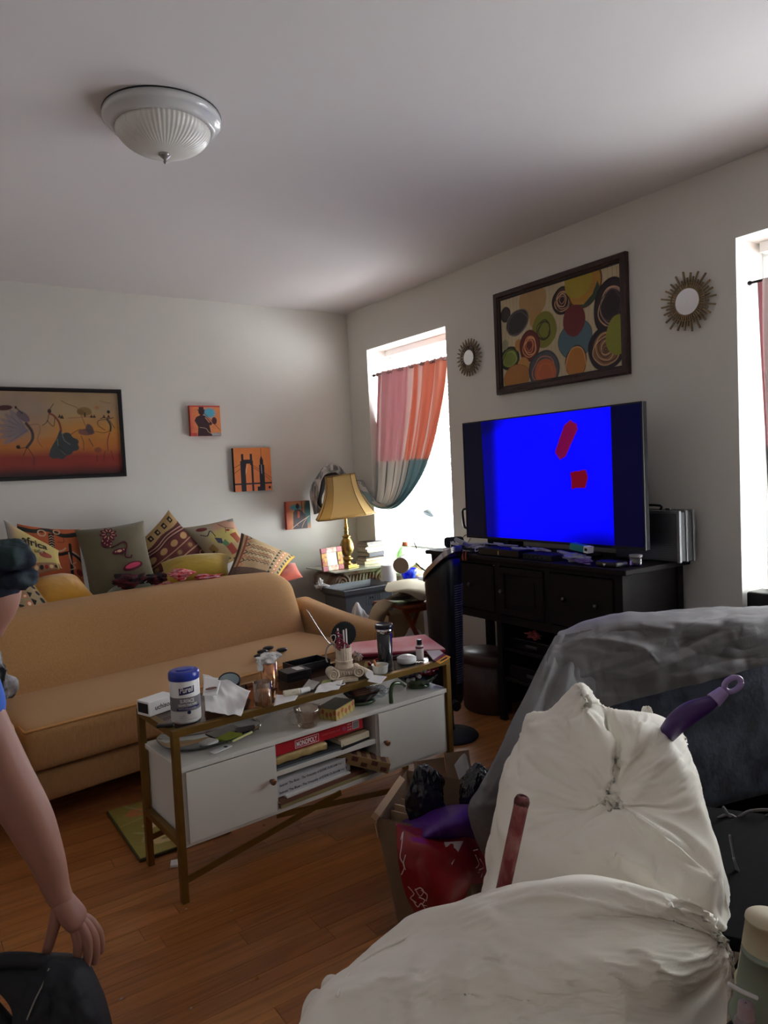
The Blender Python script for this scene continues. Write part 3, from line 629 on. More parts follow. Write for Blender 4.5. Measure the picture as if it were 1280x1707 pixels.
# ------------------------------------------------------------------ pillows
def pillow(label, c, mt, P=None, thick=0.09, name='pillow', nrm=None, pinch=0.07, group='scatter pillows piled behind the sofa back', wr=0.004, seed=1, dent=0.0, piping=None, n=56, fold=None, cat='pillow'):
    """c: four corners (bl, br, tr, tl); the front faces the room"""
    c = [Vector(q) for q in c]; N_ = n
    if P is not None: m = P.c.shape[1]; N_ = m
    u, v = np.meshgrid(np.linspace(0, 1, N_), np.linspace(0, 1, N_)); C4 = [np.array(q) for q in c]
    a = 2 * u - 1; b = 2 * v - 1
    # pull the sides in between the corners
    uu = 0.5 + 0.5 * a * (1 - pinch * (1 - b ** 2)); vv_ = 0.5 + 0.5 * b * (1 - pinch * (1 - a ** 2))
    base = (((1 - uu) * (1 - vv_))[..., None] * C4[0] + (uu * (1 - vv_))[..., None] * C4[1] + (uu * vv_)[..., None] * C4[2] + ((1 - uu) * vv_)[..., None] * C4[3])
    nv = np.cross(C4[1] - C4[0], C4[3] - C4[0]); nv = nv / np.linalg.norm(nv)
    t = thick * ((1 - np.abs(a) ** 2.6) * (1 - np.abs(b) ** 2.6)) ** 0.55
    edge = np.clip(1 - np.maximum(np.abs(a), np.abs(b)), 0, 1)
    wrk = wr * vnoise(u * 1.0, v * 1.0, seed, 4, 9) * np.clip(edge * 8, 0, 1)
    if dent: t = t * (1 - dent * np.exp(-(((u - 0.5) / 0.2) ** 2 + ((v - 0.9) / 0.35) ** 2)))
    F = base + nv * (t + wrk)[..., None]; B = base - nv * (t * 0.8)[..., None]
    if fold is not None: F = fold(F, u, v); B = fold(B, u, v)
    mb = MB().grid(F); mb.grid(B[::3, ::3] if False else B, flip=True)
    cols = None
    if P is not None:
        k = P.c
        if k.shape[0] != N_: raise ValueError('square paint wanted')
        cols = np.concatenate([k.reshape(-1, 3), k.reshape(-1, 3)])
    o = obj(name, mb, mt, None, smooth=True, colors=cols); tag(o, label, cat, group)
    if piping:
        ring = np.concatenate([F[0, ::3], F[::3, -1], F[-1, ::-3], F[::-3, 0]])
        obj('piping', MB().tube([tuple(q) for q in ring], 0.005, 6, 1), piping, o, smooth=True)
    def fn(x, y, h=0.0025):      # 0..1 face coordinates -> point just above the cloth
        i = min(max(y, 0), 1) * (N_ - 1); j = min(max(x, 0), 1) * (N_ - 1); i0, j0 = int(min(i, N_ - 2)), int(min(j, N_ - 2)); fi, fj = i - i0, j - j0
        p = F[i0, j0] * (1 - fi) * (1 - fj) + F[i0 + 1, j0] * fi * (1 - fj) + F[i0, j0 + 1] * (1 - fi) * fj + F[i0 + 1, j0 + 1] * fi * fj
        return Vector((p + nv * h).tolist())
    return o, fn
M_pp = paintmat('woven_pillow_print', 0.9, 0.25, 200)
M_velvet = lambda n, c: mat(n, c, 0.75, sheen=0.5, noise=0.08, nscale=9, bump=0.1, bscale=200)
# batik pillow (orange, black)
P = Paint(150, 150, (192, 100, 60)); P.grime(3, 0.12, 10); bk = (30, 28, 30); cr = (208, 180, 150)
P.line([(0, 0.93), (0.25, 0.9), (0.45, 0.95), (0.7, 0.86), (1, 0.92)], 0.07, (44, 52, 48)); P.ring(0.36, 0.88, 0.06, 0.05, 0.018, cr); P.ring(0.6, 0.92, 0.05, 0.04, 0.015, cr); P.disc(0.36, 0.9, 0.03, 0.02, (120, 40, 30))
P.rect(0.46, 0.6, 0.55, 0.88, bk)
for k in range(6): P.line([(0.47, 0.63 + k * 0.04), (0.505, 0.65 + k * 0.04), (0.54, 0.63 + k * 0.04)], 0.01, cr)
P.line([(0.28, 0.66), (0.5, 0.6), (0.62, 0.56), (0.8, 0.6), (1, 0.52)], 0.045, bk); P.line([(0.48, 0.66), (0.52, 0.6), (0.66, 0.62), (0.72, 0.66)], 0.022, cr); P.line([(0.84, 0.62), (0.95, 0.58)], 0.022, cr)
P.line([(0.8, 0.72), (0.8, 0.12)], 0.05, bk); P.line([(0.77, 0.6), (0.8, 0.45)], 0.02, cr); P.disc(0.93, 0.35, 0.06, 0.045, (130, 44, 32)); P.line([(0.78, 0.36), (0.86, 0.4), (0.82, 0.44), (0.88, 0.48)], 0.01, cr)
for q in ((0.58, 0.16, 0.07), (0.88, 0.14, 0.055), (0.25, 0.2, 0.06)):
    P.disc(q[0], q[1], q[2] * 1.3, q[2] * 1.3, (206, 130, 84))
    for f in (0.5, 0.8, 1.1): P.ring(q[0], q[1], q[2] * f, q[2] * f, 0.008, bk)
P.rect(0.1, 0.5, 0.22, 0.62, bk); P.rect(0.05, 0.3, 0.12, 0.48, cr, 0.6); P.line([(0.6, 0.75), (0.7, 0.75), (0.7, 0.82)], 0.008, bk); P.rect(0.9, 0, 1, 0.12, bk); P.line([(0.0, 0.02), (1, 0.02)], 0.05, bk)
def pc(pts, y, dy=(0, 0, 0, 0)): return [at(px, py, y=y + d) for (px, py), d in zip(pts, dy)]
pillow('orange and black batik pillow leaning on the wall, leftmost tall pillow', pc([(18, 1000), (148, 1003), (132, 882), (28, 873)], -0.30, (-0.12, -0.12, 0.12, 0.12)), M_pp, P, 0.07, seed=2)
# olive face pillow
o_, fn = pillow('olive green velvet pillow with a maroon line-drawn face', pc([(152, 1006), (262, 974), (239, 868), (124, 883)], -0.40, (-0.14, -0.14, 0.14, 0.14)), M_velvet('olive_velvet', s8(98, 90, 62)), None, 0.075, seed=5, n=60)
M_mar = mat('maroon_applique', s8(92, 26, 44), 0.8)
def stroke(pts, r, m_=M_mar): obj('applique', MB().tube([fn(x, y, 0.004) for x, y in spline(pts, 4)], r, 6, 1), m_, o_, smooth=True)
def patch(cx, cy, rx, ry, m_, rot=0.0, h=0.006):
    P_ = [fn(cx, cy, h + 0.003)] + [fn(cx + rx * math.cos(a) * math.cos(rot) - ry * math.sin(a) * math.sin(rot), cy + rx * math.cos(a) * math.sin(rot) + ry * math.sin(a) * math.cos(rot), h) for a in np.linspace(0, 2 * PI, 17)[:-1]]
    obj('applique', MB().add(P_, [(0, i + 1, (i + 1) % 16 + 1) for i in range(16)]), m_, o_, smooth=True)
M_pk = mat('pink_applique', s8(206, 70, 104), 0.8); M_cr = mat('cream_stitch', s8(206, 160, 130), 0.8)
for a in np.linspace(0.3, 5.9, 9): patch(0.42 + 0.075 * math.cos(a), 0.82 + 0.075 * math.sin(a), 0.055, 0.03, M_mar, a)
patch(0.36, 0.68, 0.085, 0.07, M_mar)
for a in np.linspace(0.3, 5.9, 9): patch(0.42 + 0.07 * math.cos(a), 0.82 + 0.07 * math.sin(a), 0.03, 0.009, M_cr, a, 0.0095)
for q in ((0.33, 0.68), (0.38, 0.71), (0.36, 0.65), (0.42, 0.66), (0.31, 0.72), (0.4, 0.62)): patch(q[0], q[1], 0.012, 0.009, M_cr, 0.8, 0.0095)
stroke([(0.42, 0.6), (0.52, 0.63), (0.62, 0.66), (0.66, 0.6), (0.62, 0.5), (0.6, 0.42), (0.68, 0.4), (0.7, 0.43)], 0.0045)
patch(0.52, 0.52, 0.115, 0.045, M_mar, 0.08); patch(0.52, 0.52, 0.04, 0.02, M_cr, 0, 0.010); patch(0.46, 0.52, 0.012, 0.012, M_cr, 0, 0.010); patch(0.59, 0.53, 0.012, 0.012, M_cr, 0, 0.010)
patch(0.68, 0.27, 0.165, 0.06, M_mar, 0.15); patch(0.68, 0.275, 0.125, 0.035, M_pk, 0.15, 0.010); stroke([(0.56, 0.25), (0.66, 0.28), (0.8, 0.31)], 0.002)
# muted green pillow lying low behind
pillow('dull green pillow lying flat, only its edge showing under the olive face pillow', pc([(160, 1008), (265, 990), (255, 962), (190, 975)], -0.62, (-0.05, -0.05, 0.2, 0.2)), M_velvet('sage_velvet', s8(84, 92, 70)), None, 0.05, seed=6, n=30)
# maroon pattern pillow
P = Paint(150, 150, (96, 44, 40)); P.grime(4, 0.12, 9); tn = (178, 140, 92)
P.mix(((P.v + 0.02 * np.sin(P.u * 9)) > 0.78).astype(float), (176, 146, 98))
for k in range(5): P.rect(0.1 + k * 0.18, 0.84, 0.19 + k * 0.18, 0.94, (36, 28, 28)); P.rect(0.13 + k * 0.18, 0.87, 0.165 + k * 0.18, 0.91, (190, 160, 110))
for k, c_ in enumerate(((46, 26, 40), (196, 160, 130), (70, 30, 50), (196, 160, 130), (46, 26, 40))): P.line([(0, 0.76 - k * 0.028), (0.3, 0.72 - k * 0.028), (0.6, 0.76 - k * 0.028), (1, 0.7 - k * 0.028)], 0.014, c_)
for k in range(4): P.disc(0.12 + 0.25 * k, 0.53, 0.075, 0.06, tn); P.disc(0.1 + 0.25 * k, 0.33, 0.06, 0.06, (150, 112, 74)); P.ring(0.1 + 0.25 * k, 0.33, 0.05, 0.05, 0.012, (60, 30, 30))
P.line([(0, 0.24), (0.4, 0.22), (1, 0.26)], 0.02, (186, 150, 120)); P.line([(0, 0.42), (0.5, 0.41), (1, 0.44)], 0.016, (186, 150, 120))
for k in range(6): P.ring(0.08 + 0.17 * k, 0.1, 0.045, 0.045, 0.016, tn if k % 2 else (40, 30, 34))
pillow('maroon and tan patterned pillow standing on its corner, highest peak of the pile', pc([(262, 985), (350, 925), (281, 850), (222, 912)], -0.28, (-0.08, -0.05, 0.12, 0.0)), M_pp, P, 0.07, seed=8)
# multicolour pillow
P = Paint(150, 150, (168, 160, 136)); P.mix(np.clip(1 - P.v * 1.4, 0, 1), (176, 142, 88)); P.mix(P.soft(P.ell(0.75, 0.75, 0.3, 0.25) - 1, 0.6), (196, 144, 122), 0.8); P.mix(P.soft(P.ell(0.6, 0.55, 0.35, 0.2) - 1, 0.5), (196, 184, 108), 0.9)
P.grime(4, 0.08, 8); P.disc(0.25, 0.84, 0.11, 0.05, (120, 60, 56)); P.line([(0.15, 0.72), (0.25, 0.66), (0.38, 0.76), (0.4, 0.6)], 0.02, (60, 50, 50)); P.poly([(0.36, 0.58), (0.5, 0.52), (0.46, 0.38), (0.36, 0.44)], (66, 72, 92)); P.poly([(0.44, 0.4), (0.56, 0.48), (0.6, 0.34), (0.48, 0.3)], (88, 128, 92)); P.poly([(0.48, 0.3), (0.66, 0.36), (0.7, 0.12), (0.52, 0.1)], (154, 70, 58))
P.poly([(0.72, 0.56), (0.9, 0.6), (0.94, 0.42), (0.8, 0.3)], (150, 76, 52)); P.line([(0.62, 0.9), (0.72, 0.76), (0.9, 0.7)], 0.016, (50, 44, 44)); P.line([(0.72, 0.76), (0.66, 0.62)], 0.012, (60, 44, 44)); P.poly([(0.1, 0.4), (0.24, 0.46), (0.28, 0.3), (0.12, 0.2)], (150, 118, 66)); P.disc(0.15, 0.3, 0.03, 0.02, (60, 50, 40)); P.disc(0.74, 0.68, 0.05, 0.03, (150, 60, 40))
for k in range(8): P.disc(0.1 + 0.11 * k, 0.05 + 0.03 * math.sin(k), 0.03, 0.015, (90, 70, 50))
P.rect(0.85, 0.9, 1, 1, (110, 120, 116), 0.7)
pillow('pale multicoloured pillow with figures, leaning right of the maroon pillow', pc([(362, 950), (418, 925), (388, 864), (303, 880)], -0.32, (-0.1, -0.1, 0.1, 0.1)), M_pp, P, 0.06, seed=11)
# zigzag pillow on the right
P = Paint(150, 150, (186, 158, 118)); P.grime(4, 0.08, 8)
for k in range(9):
    yy = 0.32 + k * 0.055; P.line([(x, yy + 0.022 * (1 if i % 2 else -1)) for i, x in enumerate(np.linspace(0.22, 0.7, 13))], 0.014, ((70, 50, 44), (150, 78, 54), (206, 190, 150))[k % 3], curve=False)
for k in range(10):
    P.poly([(0.74, 0.02 + k * 0.1), (0.80, 0.06 + k * 0.1), (0.74, 0.1 + k * 0.1)], (40, 44, 44)); P.disc(0.85, 0.06 + k * 0.1, 0.04, 0.035, (214, 132, 90)); P.disc(0.845, 0.06 + k * 0.1, 0.018, 0.018, (240, 226, 206)); P.rect(0.92, 0.02 + k * 0.1, 0.97, 0.07 + k * 0.1, (56, 66, 60))
P.rect(0.97, 0, 1, 1, (206, 166, 60)); P.rect(0, 0, 0.05, 1, (84, 58, 46)); P.rect(0.09, 0, 0.13, 1, (150, 80, 60))
for k in range(10): P.line([(0.14, 0.05 + k * 0.1), (0.2, 0.1 + k * 0.1), (0.14, 0.15 + k * 0.1)], 0.02, (196, 120, 84) if k % 2 else (60, 50, 44), curve=False)
P.rect(0.05, 0, 0.75, 0.16, (92, 72, 62), 0.9)
pillow('tan zigzag patterned pillow flopped onto the sofa back, at the right end of the pile', [at(378, 962, y=-0.88), at(459, 972, y=-0.95), at(492, 928, y=-0.62), at(402, 888, y=-0.50)], M_pp, P, 0.055, seed=13, wr=0.008)
# yellow velvet pillows
pillow('mustard velvet pillow tucked under the maroon and pale pillows', [at(262, 990, y=-0.80), at(388, 972, y=-0.78), at(384, 926, y=-0.58), at(268, 938, y=-0.58)], M_velvet('mustard_velvet', s8(178, 148, 26)), None, 0.12, seed=21, n=50, wr=0.008, pinch=0.12)
pillow('golden yellow velvet pillow lying at the left, beside the diamond patterned pillow', [at(60, 1025, y=-0.98), at(165, 1003, y=-0.95), at(128, 962, y=-0.62), at(40, 972, y=-0.62)], M_velvet('gold_velvet', s8(206, 150, 36)), None, 0.09, seed=22, n=50, wr=0.006, piping=mat('gold_piping', s8(190, 130, 30), 0.6))
# safari tote pillow
P = Paint(150, 150, (190, 172, 108)); P.grime(4, 0.08, 6); P.mix(np.clip((0.35 - P.u) * 3, 0, 1), (176, 146, 128)); P.mix(np.clip((0.16 - P.u) * 6, 0, 1), (140, 144, 140)); P.disc(0.72, 0.42, 0.13, 0.09, (156, 78, 60), -0.2); P.disc(0.64, 0.5, 0.04, 0.05, (206, 180, 140)); P.mix((P.v < 0.2).astype(float), (150, 110, 80)); 
for k in range(7): P.disc(0.3 + 0.1 * k, 0.09, 0.04, 0.05, ((40, 34, 34), (150, 50, 46), (210, 180, 130))[k % 3])
P.line([(0.93, 0), (0.93, 1)], 0.02, (210, 180, 90))
o_, fn = pillow('yellowish pillow with dark lettering and a small reddish elephant, behind the person at the left', [at(20, 965, y=-0.80), at(78, 962, y=-0.78), at(112, 920, y=-0.45), at(0, 862, y=-0.45)][0:0] or [at(20, 972, y=-0.75), at(104, 948, y=-0.75), at(98, 918, y=-0.5), at(6, 866, y=-0.5)], M_pp, P, 0.05, seed=15)
M_ink = mat('black_ink', s8(30, 26, 28), 0.8)
text('lettering', 'africa', lambda x, y: fn(0.28 + x, 0.62 + y), 0.3, M_ink, o_, fit=0.5, bold=True)
text('lettering', 'safari', lambda x, y: fn(0.5 + x, 0.45 + y), 0.16, M_ink, o_, fit=0.22)
# diamond pillow at far left
P = Paint(150, 150, (170, 150, 116)); P.grime(4, 0.1, 8)
for k in range(6):
    for j in range(3):
        P.poly([(0.1 + j * 0.3, 0.02 + k * 0.17), (0.2 + j * 0.3, 0.1 + k * 0.17), (0.1 + j * 0.3, 0.17 + k * 0.17)], (44, 48, 44)); 
    P.disc(0.62, 0.09 + k * 0.17, 0.07, 0.06, (206, 130, 96)); P.disc(0.62, 0.09 + k * 0.17, 0.035, 0.03, (236, 220, 196)); P.disc(0.92, 0.09 + k * 0.17, 0.04, 0.06, (40, 44, 44))
for k in range(5): P.line([(0.1, 0.1 + k * 0.02), (0.22, 0.28 + k * 0.02), (0.34, 0.1 + k * 0.02)], 0.01, (90, 60, 50), curve=False)
pillow('diamond and dot patterned pillow over the left end of the sofa back', [at(12, 1042, y=-1.10), at(82, 1008, y=-1.05), at(42, 950, y=-0.75), at(-30, 985, y=-0.8)], M_pp, P, 0.05, seed=17, piping=mat('gold_piping'))
# coral cushion peeking out right
pillow('coral pink cushion edge peeking out at the right end of the sofa back', [at(455, 975, y=-0.75), at(505, 962, y=-0.72), at(492, 938, y=-0.55), at(450, 950, y=-0.55)], M_velvet('coral_velvet', s8(214, 96, 70)), None, 0.04, seed=19, n=26)

# ------------------------------------------------------------------ cloth helper: control grid + creases given where they fall
def creases(G, lines, seedn=0, count=0, box=None, amp=0.005, wid=6, ang=(0, PI), dirv=None):
    px, py = pix(G); toward = CAM - G; toward = toward / np.linalg.norm(toward, axis=-1, keepdims=True); D = np.zeros(px.shape)
    r = np.random.RandomState(seedn); ls = list(lines)
    for _ in range(count):
        x = r.uniform(box[0], box[2]); y = r.uniform(box[1], box[3]); a = r.uniform(*ang); L = r.uniform(25, 110) * (box[2] - box[0]) / 400
        bend = r.uniform(-0.3, 0.3); ls.append(([(x, y), (x + L / 2 * math.cos(a + bend), y + L / 2 * math.sin(a + bend)), (x + L * math.cos(a), y + L * math.sin(a))], r.uniform(0.4, 1) * amp * r.choice([-1, 1]), wid * r.uniform(0.6, 1.6)))
    for pts, am, wd in ls:
        Q = spline(pts, 4) if len(pts) > 2 else np.array(pts, float); d = np.full(px.shape, 1e9); tt = np.zeros(px.shape); sg = np.zeros(px.shape); n = len(Q) - 1
        for i in range(n):
            ax, ay = Q[i]; bx, by = Q[i + 1]; L = (bx - ax) ** 2 + (by - ay) ** 2 + 1e-9
            t = np.clip(((px - ax) * (bx - ax) + (py - ay) * (by - ay)) / L, 0, 1); e = np.hypot(px - ax - t * (bx - ax), py - ay - t * (by - ay))
            k = e < d; d = np.where(k, e, d); sg = np.where(k, (bx - ax) * (py - ay) - (by - ay) * (px - ax), sg); tt = np.where(k, (i + t) / n, tt)
        w2 = np.where(sg > 0, wd * 2.6, wd); D += am * (0.75 * np.exp(-(d / w2) ** 2) + 0.45 * np.exp(-d / (w2 * 0.45))) * np.clip(np.minimum(tt, 1 - tt) * 5 + 0.15, 0, 1)
    return G + toward * D[..., None]
def cloth(name, label, cat, parts, mt, group=None, parent=None, solid=0.0):
    mb = MB()
    for G in parts: mb.grid(G)
    o = obj(name, mb, mt, parent, smooth=True, solid=solid)
    if parent is None: tag(o, label, cat, group)
    elif label: o['label'] = label
    return o
def crumple(G, amp, sc_, seed):
    n, m = G.shape[:2]; u, v = np.meshgrid(np.linspace(0, 1, m), np.linspace(0, 1, n)); N = np.zeros(G.shape)
    du = np.gradient(G, axis=1); dv = np.gradient(G, axis=0); N = np.cross(du, dv); N /= (np.linalg.norm(N, axis=-1, keepdims=True) + 1e-9)
    a = vnoise(u, v, seed, 4, sc_); return G + N * ((0.37 - np.abs(a) * 2) * amp)[..., None]
def lump(c, r, seed, amp=0.2, sc_=4, n=48, flat=0.0, mtx=None, top=None):
    """crumpled closed form"""
    th, ph = np.meshgrid(np.linspace(0, 2 * PI, n), np.linspace(0.001, PI - 0.001, n // 2))
    X = np.sin(ph) * np.cos(th); Y = np.sin(ph) * np.sin(th); Z = np.cos(ph); rr = 1 + 0 * X
    rs = np.random.RandomState(seed)
    for _ in range(14):
        d = rs.randn(3); d /= np.linalg.norm(d); f = rs.uniform(1.5, sc_ * 1.6); rr = rr + amp * 0.35 * (1 - 2 * np.abs(np.sin((X * d[0] + Y * d[1] + Z * d[2]) * f + rs.rand() * 6))) * 2.2 / f ** 0.7
    G = np.stack([X * rr * r[0], Y * rr * r[1], Z * rr * r[2]], -1)
    if flat: G[..., 2] = np.maximum(G[..., 2], -flat)
    if mtx is not None: M3 = np.array(mtx.to_3x3()); G = G @ M3.T
    return G + np.array(c)
# scarves on the sofa back
M_wine = mat('wine_black_scarf', s8(30, 22, 24), 0.9, col2=s8(92, 26, 34), nscale=22, bump=0.4, bscale=50)
cloth('scarf', 'crumpled black and wine scarf lying on the sofa back below the olive pillow', 'scarf', [lump(at(222, 968, y=-0.95), (0.125, 0.06, 0.05), 3, 0.22, 4), lump(at(260, 964, y=-0.93), (0.08, 0.05, 0.04), 5, 0.2, 4)], M_wine)
M_red = mat('red_print_scarf', s8(188, 38, 36), 0.85, col2=s8(206, 150, 156), nscale=34, bump=0.3, bscale=60, stretch=(1, 1, 3))
cloth('scarf', 'bright red printed scarf crumpled along the sofa back in front of the mustard pillow', 'scarf', [lump(at(298, 957, y=-0.94), (0.10, 0.05, 0.035), 13, 0.2, 4), lump(at(347, 962, y=-0.93), (0.13, 0.045, 0.018), 15, 0.2, 4), lump(at(275, 975, y=-0.95), (0.08, 0.03, 0.02), 16, 0.2, 4)], M_red)
# white adapter cube on the sofa back
mm = Matrix.Translation(at(177, 1004, y=-1.03)) @ Matrix.Rotation(-0.45, 4, 'Y') @ Matrix.Rotation(0.6, 4, 'Z')
wb_ = thing('small_box', 'small white box balanced on the front of the sofa back', 'box', at(177, 1012, y=-1.03))
obj('carton', MB().box((-0.045, -0.04, -0.028), (0.045, 0.04, 0.028), mm), mat('grey_carton', s8(190, 184, 176), 0.7), wb_, smooth=False, bevel=0.004)
obj('label_panel', MB().box((-0.03, -0.0405, -0.02), (0.038, -0.0402, 0.02), mm), M_paper, wb_, smooth=False)
# black and white bag in the left sofa corner
cloth('pouch', 'black and white patterned pouch in the left corner of the sofa seat', 'pouch', [lump(SM @ Vector((0.02, 0.42, 0.56)), (0.09, 0.06, 0.13), 23, 0.2, 4)], mat('black_white_print', s8(20, 20, 22), 0.6, col2=s8(190, 190, 195), nscale=9))
# ================================================================== CONSOLE TABLE (gold frame, white cabinet below)
CR = math.radians(3.8); CO = Vector((-2.524, -2.842, 0)); CM = xf(CO, CR); CW, CD, CH = 1.258, 0.345, 0.592; T = 0.024
ct = thing('console_table', 'slim gold-framed console table with a white cabinet slung below its glass top', 'console table', CO, CR)
for a, b in ((0, 0), (CW - T, 0), (0, CD - T), (CW - T, CD - T)):
    obj('leg', MB().box((a, b, 0.0005), (a + T, b + T, CH - T), CM), M_gold, ct, smooth=False, bevel=0.001)
for lo, hi in (((0, 0), (CW, T)), ((0, CD - T), (CW, CD)), ((0, T), (T, CD - T)), ((CW - T, T), (CW, CD - T))):
    obj('top_rail', MB().box((*lo, CH - T), (*hi, CH), CM), M_gold, ct, smooth=False, bevel=0.001)
obj('glass_top', MB().box((T, T, CH - 0.008), (CW - T, CD - T, CH - 0.001), CM), thin_glass('smoked_glass', (0.60, 0.56, 0.52), 0.10), ct, smooth=False)
for a in (0, CW - T): obj('side_rail', MB().box((a, T, 0.195), (a + T, CD - T, 0.22), CM), M_gold, ct, smooth=False, bevel=0.001)
obj('cross_brace', MB().bar(CM @ Vector((T, 0.010, 0.075)), CM @ Vector((0.66, 0.010, 0.176)), 0.022, 0.006, up=(0, 1, 0)), M_gold, ct, smooth=False)
obj('cross_brace', MB().bar(CM @ Vector((CW - T, 0.018, 0.055)), CM @ Vector((0.38, 0.018, 0.176)), 0.022, 0.006, up=(0, 1, 0)), M_gold, ct, smooth=False)
obj('cross_brace', MB().bar(CM @ Vector((T, CD - 0.010, 0.10)), CM @ Vector((0.66, CD - 0.010, 0.176)), 0.022, 0.006, up=(0, 1, 0)), M_gold, ct, smooth=False)
obj('cross_brace', MB().bar(CM @ Vector((CW - T, CD - 0.018, 0.055)), CM @ Vector((0.38, CD - 0.018, 0.176)), 0.022, 0.006, up=(0, 1, 0)), M_gold, ct, smooth=False)
M_cab = mat('white_cabinet_laminate', s8(214, 211, 204), 0.45)
C0, C1, K0, K1, TH = 0.028, CW - 0.028, 0.182, 0.462, 0.018
cab = lambda nm, lo, hi, m_=M_cab, p_=None, **k: obj(nm, MB().box(lo, hi, CM), m_, p_ or ct, smooth=False, bevel=0.0012, **k)
F0 = 0.012
cab('cabinet_top', (C0 - 0.012, F0 - 0.008, K1 - TH), (C1 + 0.012, CD - 0.01, K1)); cab('cabinet_bottom', (C0, F0, K0), (C1, CD - 0.01, K0 + TH)); cab('back_panel', (C0, CD - 0.016, K0 + TH), (C1, CD - 0.011, K1 - TH))
for x in (C0, 0.369, 0.847, C1 - TH): cab('cabinet_side', (x, F0 + (0.0 if x in (C0, C1 - TH) else 0.002), K0 + TH), (x + TH, CD - 0.016, K1 - TH))
cab('shelf', (0.387, F0 + 0.006, 0.318), (0.847, CD - 0.016, 0.336))
for x0, x1, kx in ((C0 + 0.012, 0.378, 0.356), (0.858, C1 - 0.012, 0.884)):
    d_ = cab('door', (x0, F0 - 0.006, K0 + 0.012), (x1, F0 - 0.0005 + 0.001 - 0.001, K1 - TH - 0.004))
    obj('knob', MB().lathe([(0.005, 0), (0.0055, 0.008), (0.010, 0.012), (0.011, 0.024), (0.009, 0.027), (0.001, 0.027)], 16, mtx=CM @ Matrix.Translation((kx, F0 - 0.006, 0.318)) @ Matrix.Rotation(PI / 2, 4, 'X')), mat('copper_brown_knob', s8(140, 92, 66), 0.35, metal=0.5), d_, smooth=True)
def Cw(u, v, z): return CM @ Vector((u, v, z))
def book_box(name, label, cat, u0, v0, z0, l, d, h, rz, cover, page=None, group=None, spine='front', open_side=True, text_=None, tcol=None, tsize=0.012, tfit=None, tx=0.03, soft=False):
    """a book lying flat: local x = along, y = depth, spine faces the room"""
    m_ = CM @ Matrix.Translation((u0, v0, z0)) @ Matrix.Rotation(rz, 4, 'Z')
    t = thing(name, label, cat, m_.translation, group=group)
    bind(t, m_, l, d, h, cover, page, text_, tcol, tsize, tfit, tx); return t, m_
def bind(t, m_, l, d, h, cover, page, text_=None, tcol=None, tsize=0.012, tfit=None, tx=0.03, spine=True):
    c = min(0.0025, h * 0.15)
    obj('cover', MB().box((0, 0, 0), (l, d, c), m_), cover, t, smooth=False); obj('cover', MB().box((0, 0, h - c), (l, d, h), m_), cover, t, smooth=False)
    if spine: obj('spine', MB().box((0, 0, c), (l, 0.002, h - c), m_), cover, t, smooth=False)
    obj('pages', MB().box((0.003, 0.002 if spine else 0.003, c), (l - 0.003, d - 0.003, h - c), m_), page or M_pages, t, smooth=False)
    if text_: text('lettering', text_, lambda x, y: m_ @ Vector((tx + x, -0.0006, h * 0.5 - tsize * 0.34 + y)), tsize, tcol, t, fit=tfit, bold=True)
M_pages = mat('book_pages', s8(214, 204, 180), 0.85, bump=0.1, bscale=300)
M_ink = mat('black_ink'); M_wink = mat('white_ink', s8(235, 232, 230), 0.7)
# board game and friends on the upper shelf
g = thing('board_game_box', 'red board game box with white lettering on the console upper shelf', 'board game', Cw(0.62, 0.1, 0.40))
gm = CM @ Matrix.Translation((0.392, 0.022, 0.392)) @ Matrix.Rotation(math.radians(1.5), 4, 'Z')
obj('box_lid', MB().box((0, 0, 0.0), (0.405, 0.27, 0.045), gm), mat('red_box_print', s8(172, 26, 36), 0.45), g, smooth=False, bevel=0.001)
obj('barcode_label', MB().box((0.352, -0.0006, 0.008), (0.385, -0.0002, 0.038), gm), mat('grey_label', s8(206, 200, 200), 0.6), g, smooth=False)
for k in range(9): obj('barcode_bar', MB().box((0.355 + k * 0.0032, -0.0011, 0.01), (0.3565 + k * 0.0032, -0.0007, 0.036), gm), M_ink, g, smooth=False)
for a in ((0.083, 0.006, 0.19, 0.0075), (0.083, 0.0345, 0.19, 0.036)): obj('title_border', MB().box((a[0], -0.0011, a[1]), (a[2], -0.0005, a[3]), gm), M_wink, g, smooth=False)
for a in (0.083, 0.1885): obj('title_border', MB().box((a, -0.0011, 0.006), (a + 0.0015, -0.0005, 0.036), gm), M_wink, g, smooth=False)
text('lettering', 'MONOPOLY', lambda x, y: gm @ Vector((0.089 + x, -0.0012, 0.0115 + y)), 0.0265, M_wink, g, fit=0.093, bold=True)
text('lettering', 'PROPERTY TRADING GAME', lambda x, y: gm @ Vector((0.205 + x, -0.0012, 0.020 + y)), 0.008, mat('pale_red_ink', s8(214, 110, 110), 0.6), g, fit=0.085)
obj('emblem', MB().box((0.305, -0.001, 0.014), (0.32, -0.0003, 0.029), gm @ Matrix.Translation((0.3125, 0, 0.0215)) @ Matrix.Rotation(PI / 4, 4, 'Y') @ Matrix.Translation((-0.3125, 0, -0.0215))), mat('purple_label', s8(150, 70, 110), 0.6), g, smooth=False)
for k in range(3): text('lettering', ('AGE 8+', '2-6', 'PLAYERS')[k], lambda x, y, k=k: gm @ Vector((0.327 + x, -0.0012, 0.031 - k * 0.011 + y)), 0.008, M_wink, g, fit=0.02)
sh = 0.3365
def stackbook(nm, lab, u0, v0, z, l, d, h, rz, c, grp, **k): return book_box(nm, lab, 'book', u0, v0, z, l, d, h, rz, c, group=grp, **k)
GU = 'books under the red game box'
def mc(n, c, r=0.6): return mat(n, s8(*c), r)
stackbook('book', 'thin pale grey-blue book lowest on the upper console shelf', 0.395, 0.02, sh, 0.34, 0.24, 0.008, 0.02, mc('grey_blue_cover', (120, 128, 134)), GU)
